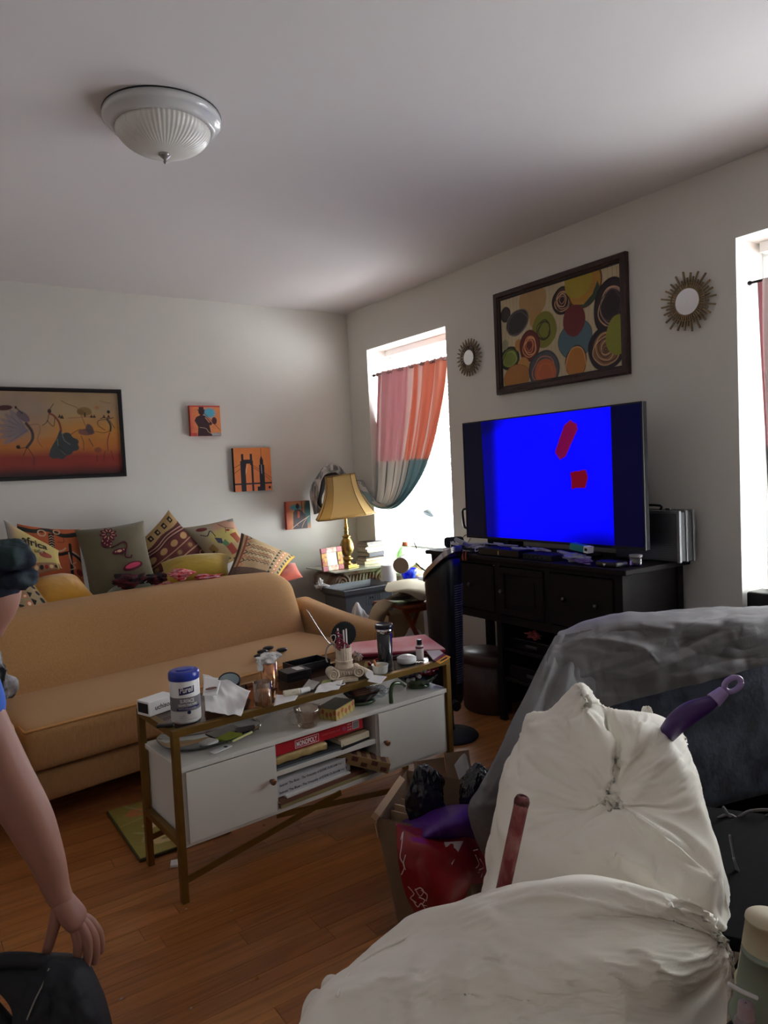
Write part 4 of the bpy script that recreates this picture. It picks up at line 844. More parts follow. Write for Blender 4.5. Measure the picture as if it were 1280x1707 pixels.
stackbook('book', 'thin dark grey book under the cream wrapped packet on the upper shelf', 0.391, 0.022, sh + 0.0085, 0.3, 0.24, 0.010, -0.01, mc('dark_grey_cover', (60, 62, 64)), GU)
pk = thing('wrapped_packet', 'cream plastic-wrapped packet right under the left half of the game box', 'packet', Cw(0.48, 0.02, sh + 0.02)); obj('wrapper', MB().rbox((0.391, 0.02, sh + 0.0195), (0.62, 0.16, sh + 0.052), 0.012, 6, fn=lambda p: tuple(CM @ Vector((p[0], p[1], p[2] + 0.002 * math.sin(p[0] * 90))))), mat('cream_plastic_wrap', s8(176, 152, 104), 0.25, coat=0.6, noise=0.25, nscale=30), pk, smooth=True)
stackbook('book', 'black paperback with cream page edge showing, right on the upper shelf', 0.68, 0.015, sh + 0.0005, 0.15, 0.2, 0.011, 0.14, mc('black_cover', (26, 24, 26)), GU)
bkx, mx_ = stackbook('book', 'thick cream-paged book beside the game box on the upper shelf', 0.678, 0.018, sh + 0.012, 0.15, 0.2, 0.024, 0.10, mc('cream_cover', (206, 196, 170)), GU)
stackbook('book', 'thin brown book lying on the thick cream-paged book', 0.672, 0.03, sh + 0.0365, 0.145, 0.2, 0.008, 0.06, mc('tan_cover', (120, 96, 70)), GU)
# lower shelf
GL = 'books on the lower console shelf'; lz = K0 + TH + 0.0005
M_sp = mc('pale_spine', (196, 196, 200)); M_spi = mc('spine_ink', (44, 44, 52))
stackbook('book', 'large cream-edged book at the bottom of the lower shelf pile', 0.392, 0.004, lz, 0.41, 0.26, 0.014, 0.03, mc('olive_cover', (150, 138, 96)), GL)
stackbook('book', 'brown and red illustrated book second from the bottom of the lower shelf', 0.388, 0.0, lz + 0.0145, 0.40, 0.25, 0.015, 0.05, mc('brown_print_cover', (112, 72, 58)), GL)
stackbook('book', 'thin white booklet between the brown book and the two lettered volumes', 0.42, 0.006, lz + 0.03, 0.30, 0.22, 0.006, 0.06, mc('white_cover', (210, 208, 204)), GL)
for k, (dz, v_) in enumerate(((0.0365, 'Vol. II'), (0.0655, 'Vol. I'))):
    stackbook('book', ('lower', 'upper')[k] + ' of the two white volumes with dark spine lettering on the lower shelf', 0.385, 0.022 - 0.004 * k, lz + dz, 0.345 - 0.02 * k, 0.24, 0.0285, 0.05, M_sp, GL, text_="Swingin' The Blues - The Virtuosity of EDDIE DURHAM " + v_, tcol=M_spi, tsize=0.0135, tfit=0.315 - 0.02 * k, tx=0.012)
bt = thing('patterned_carton', 'long tan and brown patterned carton leaning in the lower right of the open bay', 'carton', Cw(0.78, 0.0, lz))
bm_ = CM @ Matrix.Translation((0.752, -0.002, lz + 0.002)) @ Matrix.Rotation(math.radians(-35), 4, 'Z') @ Matrix.Rotation(math.radians(10), 4, 'Y')
bm_ = Matrix.Translation(Cw(0.69, 0.09, lz + 0.082)) @ Matrix.Rotation(CR + math.radians(-30), 4, 'Z') @ Matrix.Rotation(math.radians(19), 4, 'Y')
obj('carton_body', MB().box((0, -0.04, -0.0), (0.22, 0.04, 0.042), bm_), mat('tan_carton', s8(140, 114, 76), 0.7, noise=0.1, nscale=12), bt, smooth=False, bevel=0.001)
for k in range(5):
    obj('printed_panel', MB().box((0.02 + k * 0.041, -0.0408, 0.006 + 0.014 * (k % 2)), (0.046 + k * 0.041, -0.0402, 0.022 + 0.016 * (k % 2)), bm_), mat('brown_print', s8(84, 46, 38), 0.7), bt, smooth=False)
    obj('printed_panel', MB().box((0.016 + k * 0.041, -0.034, 0.0422), (0.04 + k * 0.041, 0.03, 0.0427), bm_), mat('brown_print'), bt, smooth=False)

# ------------------------------------------------------------------ things on the cabinet top (z = 0.4625)
ZC = K1 + 0.0006; ZT = CH + 0.0006
def C_on(px, py): return at(px, py, z=ZC)
def T_on(px, py): return at(px, py, z=ZT)
tr = thing('serving_tray', 'oval smoked glass tray on the left end of the white cabinet top', 'tray', C_on(345, 1228))
tc_ = C_on(350, 1226)
def oval(r1, r2, pw=2.6): return lambda a: 1.0 / ((abs(math.cos(a)) ** pw + abs(math.sin(a)) ** pw) ** (1 / pw))
tm_ = Matrix.Translation(tc_) @ Matrix.Rotation(CR, 4, 'Z') @ Matrix.Diagonal((1.36, 1.0, 1, 1))
obj('tray_body', MB().lathe([(0.001, 0.004), (0.118, 0.005), (0.135, 0.016), (0.14, 0.018), (0.138, 0.013), (0.12, 0.0), (0.001, 0.0)], 64, mtx=tm_, rf=oval(1, 1), cap=False), mat('smoked_dark_glass', s8(58, 66, 60), 0.08, coat=0.6), tr, smooth=True)
wp = thing('white_power_bank', 'small rounded white power bank lying on the smoked tray', 'power bank', C_on(348, 1240)); obj('case', MB().rbox((-0.036, -0.032, 0.005), (0.036, 0.032, 0.024), 0.009, 4, mtx=Matrix.Translation(C_on(348, 1243)) @ Matrix.Rotation(0.45, 4, 'Z') @ Matrix.Scale(0.8, 4)), M_white, wp, smooth=True)
yn = thing('sticky_notes', 'lime green sticky note pad on the smoked tray', 'notepad', C_on(385, 1228)); obj('pad', MB().box((-0.04, -0.03, 0.005), (0.04, 0.03, 0.012), Matrix.Translation(C_on(382, 1232)) @ Matrix.Rotation(0.5, 4, 'Z')), mat('lime_paper', s8(170, 190, 50), 0.7), yn, smooth=False)
cb = thing('small_card', 'white printed card with a black patch on the smoked tray', 'card', C_on(372, 1248)); cm_ = Matrix.Translation(C_on(372, 1250)) @ Matrix.Rotation(0.35, 4, 'Z'); obj('card', MB().box((-0.05, -0.014, 0.005), (0.03, 0.014, 0.0075), cm_), M_paper, cb, smooth=False); obj('black_patch', MB().box((0.005, -0.008, 0.0076), (0.017, 0.006, 0.0082), cm_), M_ink, cb, smooth=False)
pn = thing('pen', 'pale yellow pen lying on the rim of the smoked tray', 'pen', C_on(405, 1238)); obj('barrel', MB().cyl(C_on(388, 1246) + Vector((0, 0, 0.022)), C_on(420, 1230) + Vector((0, 0, 0.022)), 0.0045), mat('pale_yellow_plastic', s8(196, 196, 130), 0.4), pn, smooth='auto')
gf = thing('paper_stack', 'translucent dark folder sheets at the back of the smoked tray', 'papers', C_on(370, 1215)); obj('sheet', MB().box((-0.06, -0.03, 0.005), (0.06, 0.04, 0.007), Matrix.Translation(C_on(375, 1222)) @ Matrix.Rotation(0.2, 4, 'Z')), mat('grey_film', s8(84, 82, 78), 0.3), gf, smooth=False); obj('sheet', MB().box((-0.02, -0.03, 0.0072), (0.06, 0.03, 0.0085), Matrix.Translation(C_on(403, 1220)) @ Matrix.Rotation(-0.2, 4, 'Z')), mat('navy_card', s8(40, 44, 56), 0.5), gf, smooth=False)
# glass creamer
def glassware(name, label, cat, px, py, z, prof, mt, n=32, rf=None, extra=None, liquid=None, group=None):
    p = at(px, py, z=z); t = thing(name, label, cat, p, group=group); q = Matrix.Translation(p)
    obj('bowl' if cat == 'jug' else 'body', MB().lathe(prof, n, mtx=q, rf=rf, cap=False), mt, t, smooth=True)
    if liquid: obj('contents', MB().lathe(liquid[0], n, mtx=q), liquid[1], t, smooth=True)
    return t, p
M_tg = thin_glass('amber_tinted_glass', (0.96, 0.91, 0.86), 0.12)
jg, p = glassware('glass_jug', 'pressed clear glass jug standing on the cabinet top before the flower box', 'jug', 513, 1210, ZC, [(0.001, 0.001), (0.034, 0.001), (0.036, 0.004), (0.042, 0.03), (0.05, 0.06), (0.052, 0.072), (0.05, 0.072), (0.046, 0.058), (0.038, 0.03), (0.032, 0.006), (0.001, 0.006)], M_tg, 40, rf=lambda a: 1 + 0.03 * math.cos(8 * a))
obj('handle', MB().tube([p + Vector((-0.048, 0, 0.066)), p + Vector((-0.078, 0, 0.06)), p + Vector((-0.072, 0, 0.03)), p + Vector((-0.042, 0, 0.018))], 0.005), M_tg, jg, smooth=True); obj('spout', MB().lathe([(0.004, 0), (0.012, 0.02)], 12, mtx=Matrix.Translation(p + Vector((0.048, 0, 0.056))) @ Matrix.Rotation(0.9, 4, 'Y'), cap=False), M_tg, jg, smooth=True)
# flower box
fbx = thing('tissue_box', 'yellow box printed with red flowers on the cabinet top', 'box', C_on(560, 1200))
fm = Matrix.Translation(C_on(560, 1190)) @ Matrix.Rotation(math.radians(28), 4, 'Z'); P = Paint(30, 90, (196, 172, 100))
for k in range(5): P.disc(0.12 + 0.2 * k, 0.55 + 0.15 * math.sin(k * 2), 0.07, 0.24, (176, 92, 66)); P.line([(0.12 + 0.2 * k, 0.4), (0.16 + 0.2 * k, 0)], 0.03, (100, 110, 60))
obj('carton_body', MB().box((-0.07, -0.045, 0.0), (0.07, 0.045, 0.042), fm), mat('yellow_carton', s8(190, 170, 112), 0.6), fbx, smooth=False)
flat_paint('printed_side', P, fm @ Vector((-0.07, -0.0455, 0.0)), (fm.to_3x3() @ Vector((0.14, 0, 0))), (0, 0, 0.042), paintmat('print_gloss', 0.5, 0.0), fbx)
flat_paint('printed_side', P, fm @ Vector((-0.0705, 0.045, 0.0)), (fm.to_3x3() @ Vector((0, -0.09, 0))), (0, 0, 0.042), paintmat('print_gloss'), fbx)
obj('lid_film', MB().box((-0.068, -0.043, 0.0423), (0.068, 0.043, 0.0435), fm), mat('grey_film'), fbx, smooth=False)
# leaf dishes
def leafdish(label, px, py, r, mt, seed, fill):
    p = C_on(px, py); t = thing('leaf_dish', label, 'dish', p); q = Matrix.Translation(p)
    obj('dish_body', MB().lathe([(0.001, 0.003), (r * 0.45, 0.002), (r * 0.5, 0.0), (r * 0.48, 0.01), (r * 0.75, 0.025), (r, 0.045), (r * 0.98, 0.047), (r * 0.7, 0.03), (0.001, 0.012)], 60, mtx=q, rf=lambda a: 1 + 0.0 + 0.06 * math.cos(11 * a), cap=False), mt, t, smooth=True); return t, p
M_gg = mat('green_glass', s8(66, 84, 56), 0.12, coat=0.5); M_dg = mat('green_black_glaze', s8(46, 40, 40), 0.3)
l1, p1 = leafdish('dark scalloped leaf dish holding cigars on the cabinet top', 603, 1170, 0.075, M_dg, 1, None)
obj('stand_ring', MB().lathe([(0.05, 0.0), (0.06, 0.006), (0.05, 0.014)], 40, mtx=Matrix.Translation(p1), cap=False), M_gg, l1, smooth=True)
for k in range(6):
    q = p1 + Vector((-0.055 + 0.004 * k, -0.035 + 0.014 * k, 0.044)); d = Vector((0.11, 0.012 * (k % 3 - 1), 0.004 * (k % 2)))
    c_ = thing('cigar', 'thin brown cigar lying in the dark scalloped dish', 'cigar', q, group='cigars in the dark dish'); obj('roll', MB().tube([q, q + d * 0.5, q + d], lambda t: 0.0045 * (1 - 0.5 * abs(2 * t - 1) ** 4), 8, 4), mat('cigar_leaf', s8(96, 56, 40), 0.7), c_, smooth=True)
l2, p2 = leafdish('green glass pedestal dish full of wrapped sweets at the cabinet right end', 697, 1143, 0.085, M_gg, 2, None)
obj('stem', MB().lathe([(0.05, 0.0), (0.052, 0.006), (0.03, 0.012), (0.04, 0.03)], 32, mtx=Matrix.Translation(p2 + Vector((0, 0, -0.0002)))), M_gg, l2, smooth=True)
for k in range(14):
    a = k * 2.4; rr = 0.012 * math.sqrt(k) * 1.4; q = p2 + Vector((rr * math.cos(a) * 1.2, rr * math.sin(a), 0.045 + 0.012 * (k % 3)))
    s_ = thing('wrapped_sweet', ('dark red', 'dark violet', 'silvery', 'crimson', 'grey')[k % 5] + ' foil wrapped sweet in the green pedestal dish', 'sweet', q, group='wrapped sweets in the green dish'); cc = [(150, 30, 44), (60, 44, 60), (190, 190, 200), (110, 24, 40), (120, 120, 130)][k % 5]
    mb = MB().grid(lump(q, (0.018, 0.011, 0.008), k, 0.25, 4, n=16)); d = Vector((math.cos(a), math.sin(a), 0.2)) * 0.02
    mb.cyl(q + d * 0.6, q + d * 1.5, 0.003, 0.009, 8); mb.cyl(q - d * 0.6, q - d * 1.5, 0.003, 0.009, 8); obj('wrapper', mb, mat('foil_%d' % (k % 5), s8(*cc), 0.25, metal=0.3), s_, smooth='auto')
# curled green glass handle / spout form beside it
hk = obj('glass_hook', MB().tube([C_on(652, 1172) + Vector((0, 0, 0.0)), C_on(652, 1172) + Vector((0.001, 0, 0.05)), C_on(652, 1172) + Vector((0.02, 0.005, 0.075)), C_on(652, 1172) + Vector((0.055, 0.01, 0.07)), C_on(652, 1172) + Vector((0.085, 0.015, 0.05))], lambda t: 0.0095 - 0.004 * t, 12, 5), M_gg, None, smooth=True, origin=tuple(C_on(652, 1172))); tag(hk, 'curved green glass spout standing left of the green pedestal dish', 'glass ornament')
# crumpled clear bag
M_film = mat('crinkled_clear_film', s8(190, 194, 200), 0.12, alpha=0.45, coat=0.8)
cloth('plastic_bag', 'crumpled clear plastic bag between the two dishes on the cabinet top', 'plastic bag', [lump(C_on(640, 1168) + Vector((-0.01, 0.05, 0.03)), (0.075, 0.05, 0.028), 33, 0.35, 6)], M_film)
cloth('plastic_bag', 'crumpled clear plastic bag behind the tray at the left end of the cabinet top', 'plastic bag', [lump(C_on(455, 1195) + Vector((0.0, 0.06, 0.03)), (0.05, 0.04, 0.028), 36, 0.35, 6)], M_film)
nk = obj('bead_necklace', MB().tube([C_on(470, 1185) + Vector((0.012 * i, 0.05 + 0.02 * math.sin(i * 1.7), 0.008 + 0.006 * (i % 2))) for i in range(9)], 0.006, 8, 4), mat('glittering_beads', s8(120, 92, 96), 0.25, col2=s8(220, 210, 214), nscale=120), None, smooth=True); tag(nk, 'glittery bead necklace heaped behind the glass jug', 'necklace')

# ------------------------------------------------------------------ things on the glass top (z = 0.592)
# wipes tub
wp_ = T_on(311, 1200); wt = thing('wipes_tub', 'white cylindrical wipes tub with a blue lid, at the table left end', 'wipes tub', wp_); WRr = 0.0505; WH = 0.148
q = Matrix.Translation(wp_)
obj('tub_body', MB().lathe([(0.001, 0), (WRr - 0.006, 0), (WRr - 0.001, 0.004), (WRr, 0.012), (WRr, WH), (WRr - 0.003, WH + 0.003), (0.001, WH + 0.003)], 64, mtx=q, cap=False), M_white, wt, smooth=True)
lid = obj('lid', MB().lathe([(WRr + 0.001, WH - 0.001), (WRr + 0.0022, WH + 0.004), (WRr + 0.0018, WH + 0.022), (WRr - 0.002, WH + 0.028), (WRr - 0.012, WH + 0.029), (0.001, WH + 0.028)], 64, mtx=q, cap=False), mat('cobalt_plastic', s8(38, 58, 160), 0.3), wt, smooth=True)
obj('flip_tab', MB().lathe([(0.030, WH + 0.0285), (0.032, WH + 0.0315), (0.028, WH + 0.032), (0.001, WH + 0.032)], 40, mtx=q @ Matrix.Translation((0.004, 0.0, 0)) @ Matrix.Diagonal((1, 0.55, 1, 1)), cap=False), mat('cobalt_plastic'), lid, smooth=True)
to = CAM - np.array(wp_); A0_ = math.atan2(to[1], to[0])     # side of the tub turned to the room's front
def cylfn(h0, x0=0.0, rr=WRr + 0.0006): return lambda x, y: wp_ + Vector((rr * math.cos(A0_ + 0.12 + (x + x0) / WRr), rr * math.sin(A0_ + 0.12 + (x + x0) / WRr), h0 + y))
def band(nm, z0, z1, a0, a1, m_, rr=WRr + 0.0003, skew=0.0):
    G = np.array([[(wp_.x + rr * math.cos(A0_ + 0.12 + a), wp_.y + rr * math.sin(A0_ + 0.12 + a), wp_.z + z + skew * a) for z in (z0, z1)] for a in np.linspace(a0, a1, 40)]); return obj(nm, MB().grid(G), m_, wt, smooth=True)
band('label_band', 0.045, 0.092, -1.6, 1.6, mat('grey_print', s8(118, 116, 120), 0.5)); band('label_band', 0.012, 0.045, -1.6, 1.6, mat('pale_print', s8(206, 204, 200), 0.5)); band('logo_panel', 0.104, 0.128, -0.52, 0.52, mat('navy_print', s8(36, 36, 92), 0.5), rr=WRr + 0.0005, skew=0.006)
band('label_strip', 0.050, 0.0585, -0.75, 0.95, mat('navy_print'), rr=WRr + 0.0005, skew=0.004)
text('lettering', 'Purell', lambda x, y: cylfn(0.1085, -0.023, WRr + 0.001)(x, y + 0.08 * x), 0.027, M_wink, wt, fit=0.046, bold=True, shear=0.2)
text('lettering', 'SURFACE', cylfn(0.075, -0.024, WRr + 0.0008), 0.017, M_wink, wt, fit=0.048, bold=True)
text('lettering', 'DISINFECTING WIPES', cylfn(0.063, -0.031, WRr + 0.0008), 0.0105, M_wink, wt, fit=0.066, bold=True)
text('lettering', 'KILLS 99.9% VIRUSES AND BACTERIA', cylfn(0.0525, -0.030, WRr + 0.0012), 0.005, M_wink, wt, fit=0.06)
obj('emblem', MB().lathe([(0.001, 0), (0.0065, 0)], 24, mtx=Matrix.Translation(cylfn(0.041, 0.004, WRr + 0.0012)(0, 0)) @ Matrix.Rotation(A0_ + 0.2, 4, 'Z') @ Matrix.Rotation(PI / 2, 4, 'Y')), mat('navy_print'), wt, smooth=False)
for k, (zz, a, b) in enumerate(((0.028, -0.03, 0.022), (0.021, -0.032, 0.03), (0.015, 0.0, 0.03))): text('lettering', '110 WIPES  7 x 8 IN'[: (10, 19, 9)[k]], cylfn(zz, a, WRr + 0.0008), 0.0045, mat('grey_ink', s8(110, 110, 116), 0.7), wt, fit=b)
# small pack behind the tub
pk = thing('tissue_pack', 'small white carton with dark lettering left behind the wipes tub', 'carton', T_on(268, 1178)); pm = Matrix.Translation(T_on(271, 1188)) @ Matrix.Rotation(math.radians(20), 4, 'Z')
obj('carton_body', MB().box((-0.055, -0.0, 0), (0.06, 0.07, 0.052), pm), M_paper, pk, smooth=False, bevel=0.002); text('lettering', 'uchisona', lambda x, y: pm @ Vector((-0.03 + x, -0.0006, 0.018 + y)), 0.024, mat('dark_red_ink', s8(70, 36, 40), 0.7), pk, fit=0.085, bold=True)
obj('dark_side', MB().box((-0.0556, 0.006, 0.01), (-0.0552, 0.064, 0.045), pm), mat('black_ink'), pk, smooth=False)
ky = obj('key_fob', MB().rbox((-0.03, -0.012, 0.0), (0.03, 0.012, 0.012), 0.006, 4, mtx=Matrix.Translation(T_on(276, 1212)) @ Matrix.Rotation(-0.5, 4, 'Z')), M_black, None, smooth=True); tag(ky, 'black oval key fob in front of the wipes tub', 'key fob')
# papers
def sheetp(name, label, cat, corners, z, mt, sag=0.004, seed=1, drop=0.0, nn=18, parent=None):
    C4 = [at(px, py, z=z + dz) for px, py, dz in corners]; u, v = np.meshgrid(np.linspace(0, 1, nn), np.linspace(0, 1, nn)); C4 = [np.array(c) for c in C4]
    G = ((1 - u) * (1 - v))[..., None] * C4[0] + (u * (1 - v))[..., None] * C4[1] + (u * v)[..., None] * C4[2] + ((1 - u) * v)[..., None] * C4[3]
    G[..., 2] += sag * (0.6 + vnoise(u, v, seed, 3, 5)) ; o = obj(name, MB().grid(G), mt, parent, smooth=True, solid=0.0006)
    if parent is None: tag(o, label, cat)
    return o
sheetp('paper_bag', 'crumpled white paper pharmacy bag lying right of the wipes tub', 'paper bag', [(343, 1194, 0.003), (402, 1196, 0.003), (418, 1153, 0.012), (338, 1128, 0.02)], ZT, M_paper, 0.018, 4, nn=40)
sheetp('paper_sheet', 'small white paper printed with a brown oval, behind the white paper bag', 'paper', [(338, 1160, 0.008), (362, 1160, 0.008), (368, 1135, 0.02), (340, 1128, 0.02)], ZT + 0.03, M_paper, 0.003, 6)
ov = obj('brown_oval_sticker', MB().lathe([(0.001, 0.002), (0.022, 0.002), (0.022, 0.0)], 24, mtx=Matrix.Translation(at(352, 1148, z=ZT + 0.052)) @ Matrix.Diagonal((1, 0.6, 1, 1)), cap=False), mat('brown_print'), None, smooth=False); tag(ov, 'brown oval sticker on the small paper behind the white paper bag', 'sticker')
# black round tilted puck
pb = thing('round_gadget', 'black round gadget with a pale glass face tilted on the papers', 'gadget', T_on(385, 1142)); pmx = Matrix.Translation(T_on(383, 1146) + Vector((0, 0, 0.022))) @ Matrix.Rotation(A0_ + PI / 2, 4, 'Z') @ Matrix.Rotation(0.45, 4, 'X')
obj('housing', MB().lathe([(0.001, -0.02), (0.034, -0.02), (0.042, -0.008), (0.044, 0.012), (0.042, 0.015), (0.038, 0.012)], 48, mtx=pmx, cap=False), M_black, pb, smooth=True); obj('face', MB().lathe([(0.038, 0.0115), (0.001, 0.013)], 48, mtx=pmx, cap=False), mat('pale_grey_glass', s8(140, 158, 160), 0.1), pb, smooth=True)
# copper tumbler with tissue, amber glass candle
def tumbler(label, px, py, r, h, mt, seedc=None):
    p = T_on(px, py); t = thing('tumbler', label, 'tumbler', p); obj('glass_wall', MB().lathe([(0.001, 0.001), (r * 0.9, 0.001), (r * 0.92, 0.004), (r, h), (r - 0.002, h), (r * 0.88, 0.006), (0.001, 0.006)], 40, mtx=Matrix.Translation(p), cap=False), mt, t, smooth=True); return t, p
t1, p1 = tumbler('faceted copper tumbler stuffed with white tissue behind the amber glass', 449, 1146, 0.033, 0.10, mat('copper_foil', s8(190, 136, 100), 0.2, metal=0.8)); 
cloth('tissue', 'crumpled white tissue bursting out of the copper tumbler', 'tissue', [lump(p1 + Vector((0.0, 0, 0.113)), (0.045, 0.035, 0.03), 41, 0.3, 4, n=90), lump(p1 + Vector((0.036, -0.005, 0.124)), (0.026, 0.02, 0.018), 42, 0.25, 3), lump(p1 + Vector((-0.036, -0.01, 0.095)), (0.02, 0.014, 0.025), 43, 0.25, 3)], mat('white_tissue', s8(232, 230, 228), 0.8, translucent=0.2), solid=0)
t2, p2 = tumbler('amber glass candle tumbler at the front edge of the table top', 439, 1176, 0.0345, 0.088, thin_glass('amber_glass', (0.97, 0.86, 0.68), 0.12)); obj('wax', MB().lathe([(0.001, 0.006), (0.029, 0.006), (0.0315, 0.054), (0.001, 0.055)], 32, mtx=Matrix.Translation(p2), cap=False), mat('peach_wax', s8(214, 160, 116), 0.5, noise=0.15, nscale=60), t2, smooth=True)
# stones / sunglasses on the sofa seat behind
for k, (px, py) in enumerate(((438, 1086), (447, 1080), (470, 1083), (433, 1093))):
    sg = thing('black_pebble', 'glossy black oval pebble on the sofa seat behind the tissue', 'pebble', SM @ Vector((1.05, 0.2, 0.46)), group='glossy black ovals on the sofa seat')
    p = at(px, py, z=0.464 + 0.004 * (k % 2)); sg.location = p; obj('stone', MB().grid(lump(p, (0.035, 0.026, 0.012), 50 + k, 0.05, 2, n=24)), M_black, sg, smooth=True)
# black boxes
bb = thing('small_black_box', 'black carton with a grey label right of the copper tumbler', 'box', T_on(490, 1142)); bmx = Matrix.Translation(T_on(492, 1132)) @ Matrix.Rotation(math.radians(2), 4, 'Z')
obj('carton_body', MB().box((-0.055, -0.04, 0), (0.055, 0.045, 0.04), bmx), M_black, bb, smooth=False, bevel=0.002); obj('label_panel', MB().box((0.0, -0.02, 0.0405), (0.035, 0.03, 0.0408), bmx), mat('grey_label'), bb, smooth=False); text('lettering', 'HYDRO', lambda x, y: bmx @ Vector((-0.035 + x, -0.0406, 0.014 + y)), 0.012, mat('dim_ink', s8(70, 70, 76), 0.6), bb, fit=0.045)
bt_ = thing('black_tray', 'shallow black plastic tray behind the small black carton', 'tray', T_on(520, 1118)); tmx = Matrix.Translation(T_on(515, 1112)) @ Matrix.Rotation(CR, 4, 'Z')
obj('tray_floor', MB().box((-0.10, -0.055, 0), (0.075, 0.05, 0.004), tmx), M_black, bt_, smooth=False)
for lo, hi in (((-0.10, -0.055, 0.004), (0.075, -0.050, 0.032)), ((-0.10, 0.045, 0.004), (0.075, 0.05, 0.032)), ((-0.10, -0.05, 0.004), (-0.095, 0.045, 0.032)), ((0.07, -0.05, 0.004), (0.075, 0.045, 0.032))): obj('tray_wall', MB().box(lo, hi, tmx), M_black, bt_, smooth=False, bevel=0.001)
# ointment tube
ot = thing('ointment_tube', 'white squeeze tube with a blue square logo near the table front edge', 'tube', T_on(490, 1160)); a_, b_ = T_on(473, 1162) + Vector((0, 0, 0.012)), T_on(500, 1158) + Vector((0, 0, 0.013)); c_ = T_on(516, 1154) + Vector((0, 0, 0.013))
obj('tube_body', MB().tube([a_, a_.lerp(b_, 0.3), b_], lambda t: 0.012, 16, 4), mat('cream_plastic', s8(214, 208, 186), 0.4), ot, smooth=True); obj('cap', MB().cyl(b_, c_, 0.0115, 0.009), M_white, ot, smooth='auto')
q0 = a_.lerp(b_, 0.62); dd = (b_ - a_).normalized(); up = Vector((0, -0.35, 0.94)); sd = dd.cross(up).normalized(); up = sd.cross(dd) * (-1) if sd.cross(dd).z < 0 else sd.cross(dd); nn_ = (Vector(CAM.tolist()) - q0).normalized()
obj('logo_square', MB().bar(q0 + nn_ * 0.0118 - dd * 0.006, q0 + nn_ * 0.0118 + dd * 0.006, 0.012, 0.001, up=tuple(nn_.cross(dd))), mat('blue_print', s8(40, 80, 160), 0.5), ot, smooth=False)
sheetp('paper_sheet', 'torn grey-white paper under the ointment tube', 'paper', [(456, 1178, 0), (492, 1168, 0), (497, 1160, 0.002), (460, 1158, 0.002)], ZT, M_paper, 0.003, 3)
sheetp('paper_sheet', 'folded grey card right of the small black carton', 'paper', [(500, 1152, 0.0), (522, 1150, 0.002), (533, 1138, 0.012), (515, 1133, 0.012)], ZT, mat('grey_card', s8(170, 166, 158), 0.8), 0.004, 8)
sheetp('paper_sheet', 'white torn wrapper in front of the column-shaped holder', 'paper', [(524, 1158, 0), (565, 1150, 0), (572, 1136, 0.006), (532, 1143, 0.006)], ZT, M_paper, 0.008, 9)
sheetp('receipt', 'pale green slip of paper left of the column-shaped holder', 'paper', [(534, 1142, 0), (552, 1140, 0), (552, 1133, 0.004), (538, 1135, 0.004)], ZT + 0.004, mat('pale_green_paper', s8(170, 180, 110), 0.8), 0.002, 10)
rs = obj('paper_ring', MB().tube([T_on(568, 1143) + Vector((0.017 * math.cos(a), 0.012 * math.sin(a), 0.006)) for a in np.linspace(0, 2 * PI, 14)], 0.003, 6, 2), mat('grey_label'), None, smooth=True); tag(rs, 'pale oval ring lying before the column-shaped holder', 'ring')
# ------------------------------------------------------------------ column shaped holder
hp = T_on(575, 1134); ch = thing('column_holder', 'small plaster Ionic capital used as a holder for scissors and sticks', 'holder', hp); hm = Matrix.Translation(hp) @ Matrix.Rotation(A0_ + PI / 2, 4, 'Z')
M_pl = mat('aged_plaster', s8(206, 190, 168), 0.85, noise=0.12, nscale=40, bump=0.25, bscale=120)
obj('plinth', MB().box((-0.047, -0.032, 0.0), (0.047, 0.032, 0.012), hm).box((-0.042, -0.028, 0.012), (0.042, 0.028, 0.020), hm), M_pl, ch, smooth=False, bevel=0.001)
obj('volute_block', MB().rbox((-0.058, -0.026, 0.020), (0.058, 0.026, 0.052), 0.01, 4, mtx=hm), M_pl, ch, smooth=True)
for sx in (-1, 1):
    pts = [hm @ Vector((sx * (0.052 - 0.0) + sx * (-1) * 0 + (0.021 * (1 - t) + 0.002) * math.cos(PI / 2 + sx * t * 4.2 * PI) , -0.030, 0.036 + (0.021 * (1 - t) + 0.002) * math.sin(PI / 2 + sx * t * 4.2 * PI))) for t in np.linspace(0, 1, 44)]
    obj('volute', MB().tube(pts, lambda t: 0.0042 - 0.0015 * t, 8, 1), M_pl, ch, smooth=True); obj('volute_drum', MB().cyl(hm @ Vector((sx * 0.052, -0.028, 0.036)), hm @ Vector((sx * 0.052, 0.028, 0.036)), 0.021, n=28), M_pl, ch, smooth='auto')
for k in range(7): obj('egg_moulding', MB().grid(lump(hm @ Vector((-0.03 + k * 0.01, -0.028, 0.034)), (0.004, 0.004, 0.008), k, 0.02, 2, n=12)), M_pl, ch, smooth=True)
obj('necking', MB().lathe([(0.036, 0.052), (0.038, 0.058), (0.034, 0.066), (0.034, 0.078), (0.037, 0.082), (0.034, 0.086)], 36, mtx=hm), M_pl, ch, smooth=True)
obj('fluted_shaft', MB().lathe([(0.031, 0.086), (0.030, 0.135), (0.027, 0.135), (0.027, 0.1), (0.001, 0.1)], 120, mtx=hm, rf=lambda a: 1 + 0.045 * abs(math.sin(10 * a)), cap=False), M_pl, ch, smooth=True)
def hv(x, y, z): return hm @ Vector((x, y, z))
bmr = thing('round_brush', 'black scalloped round brush standing in the plaster holder', 'brush', hv(0, 0, 0.1)); 
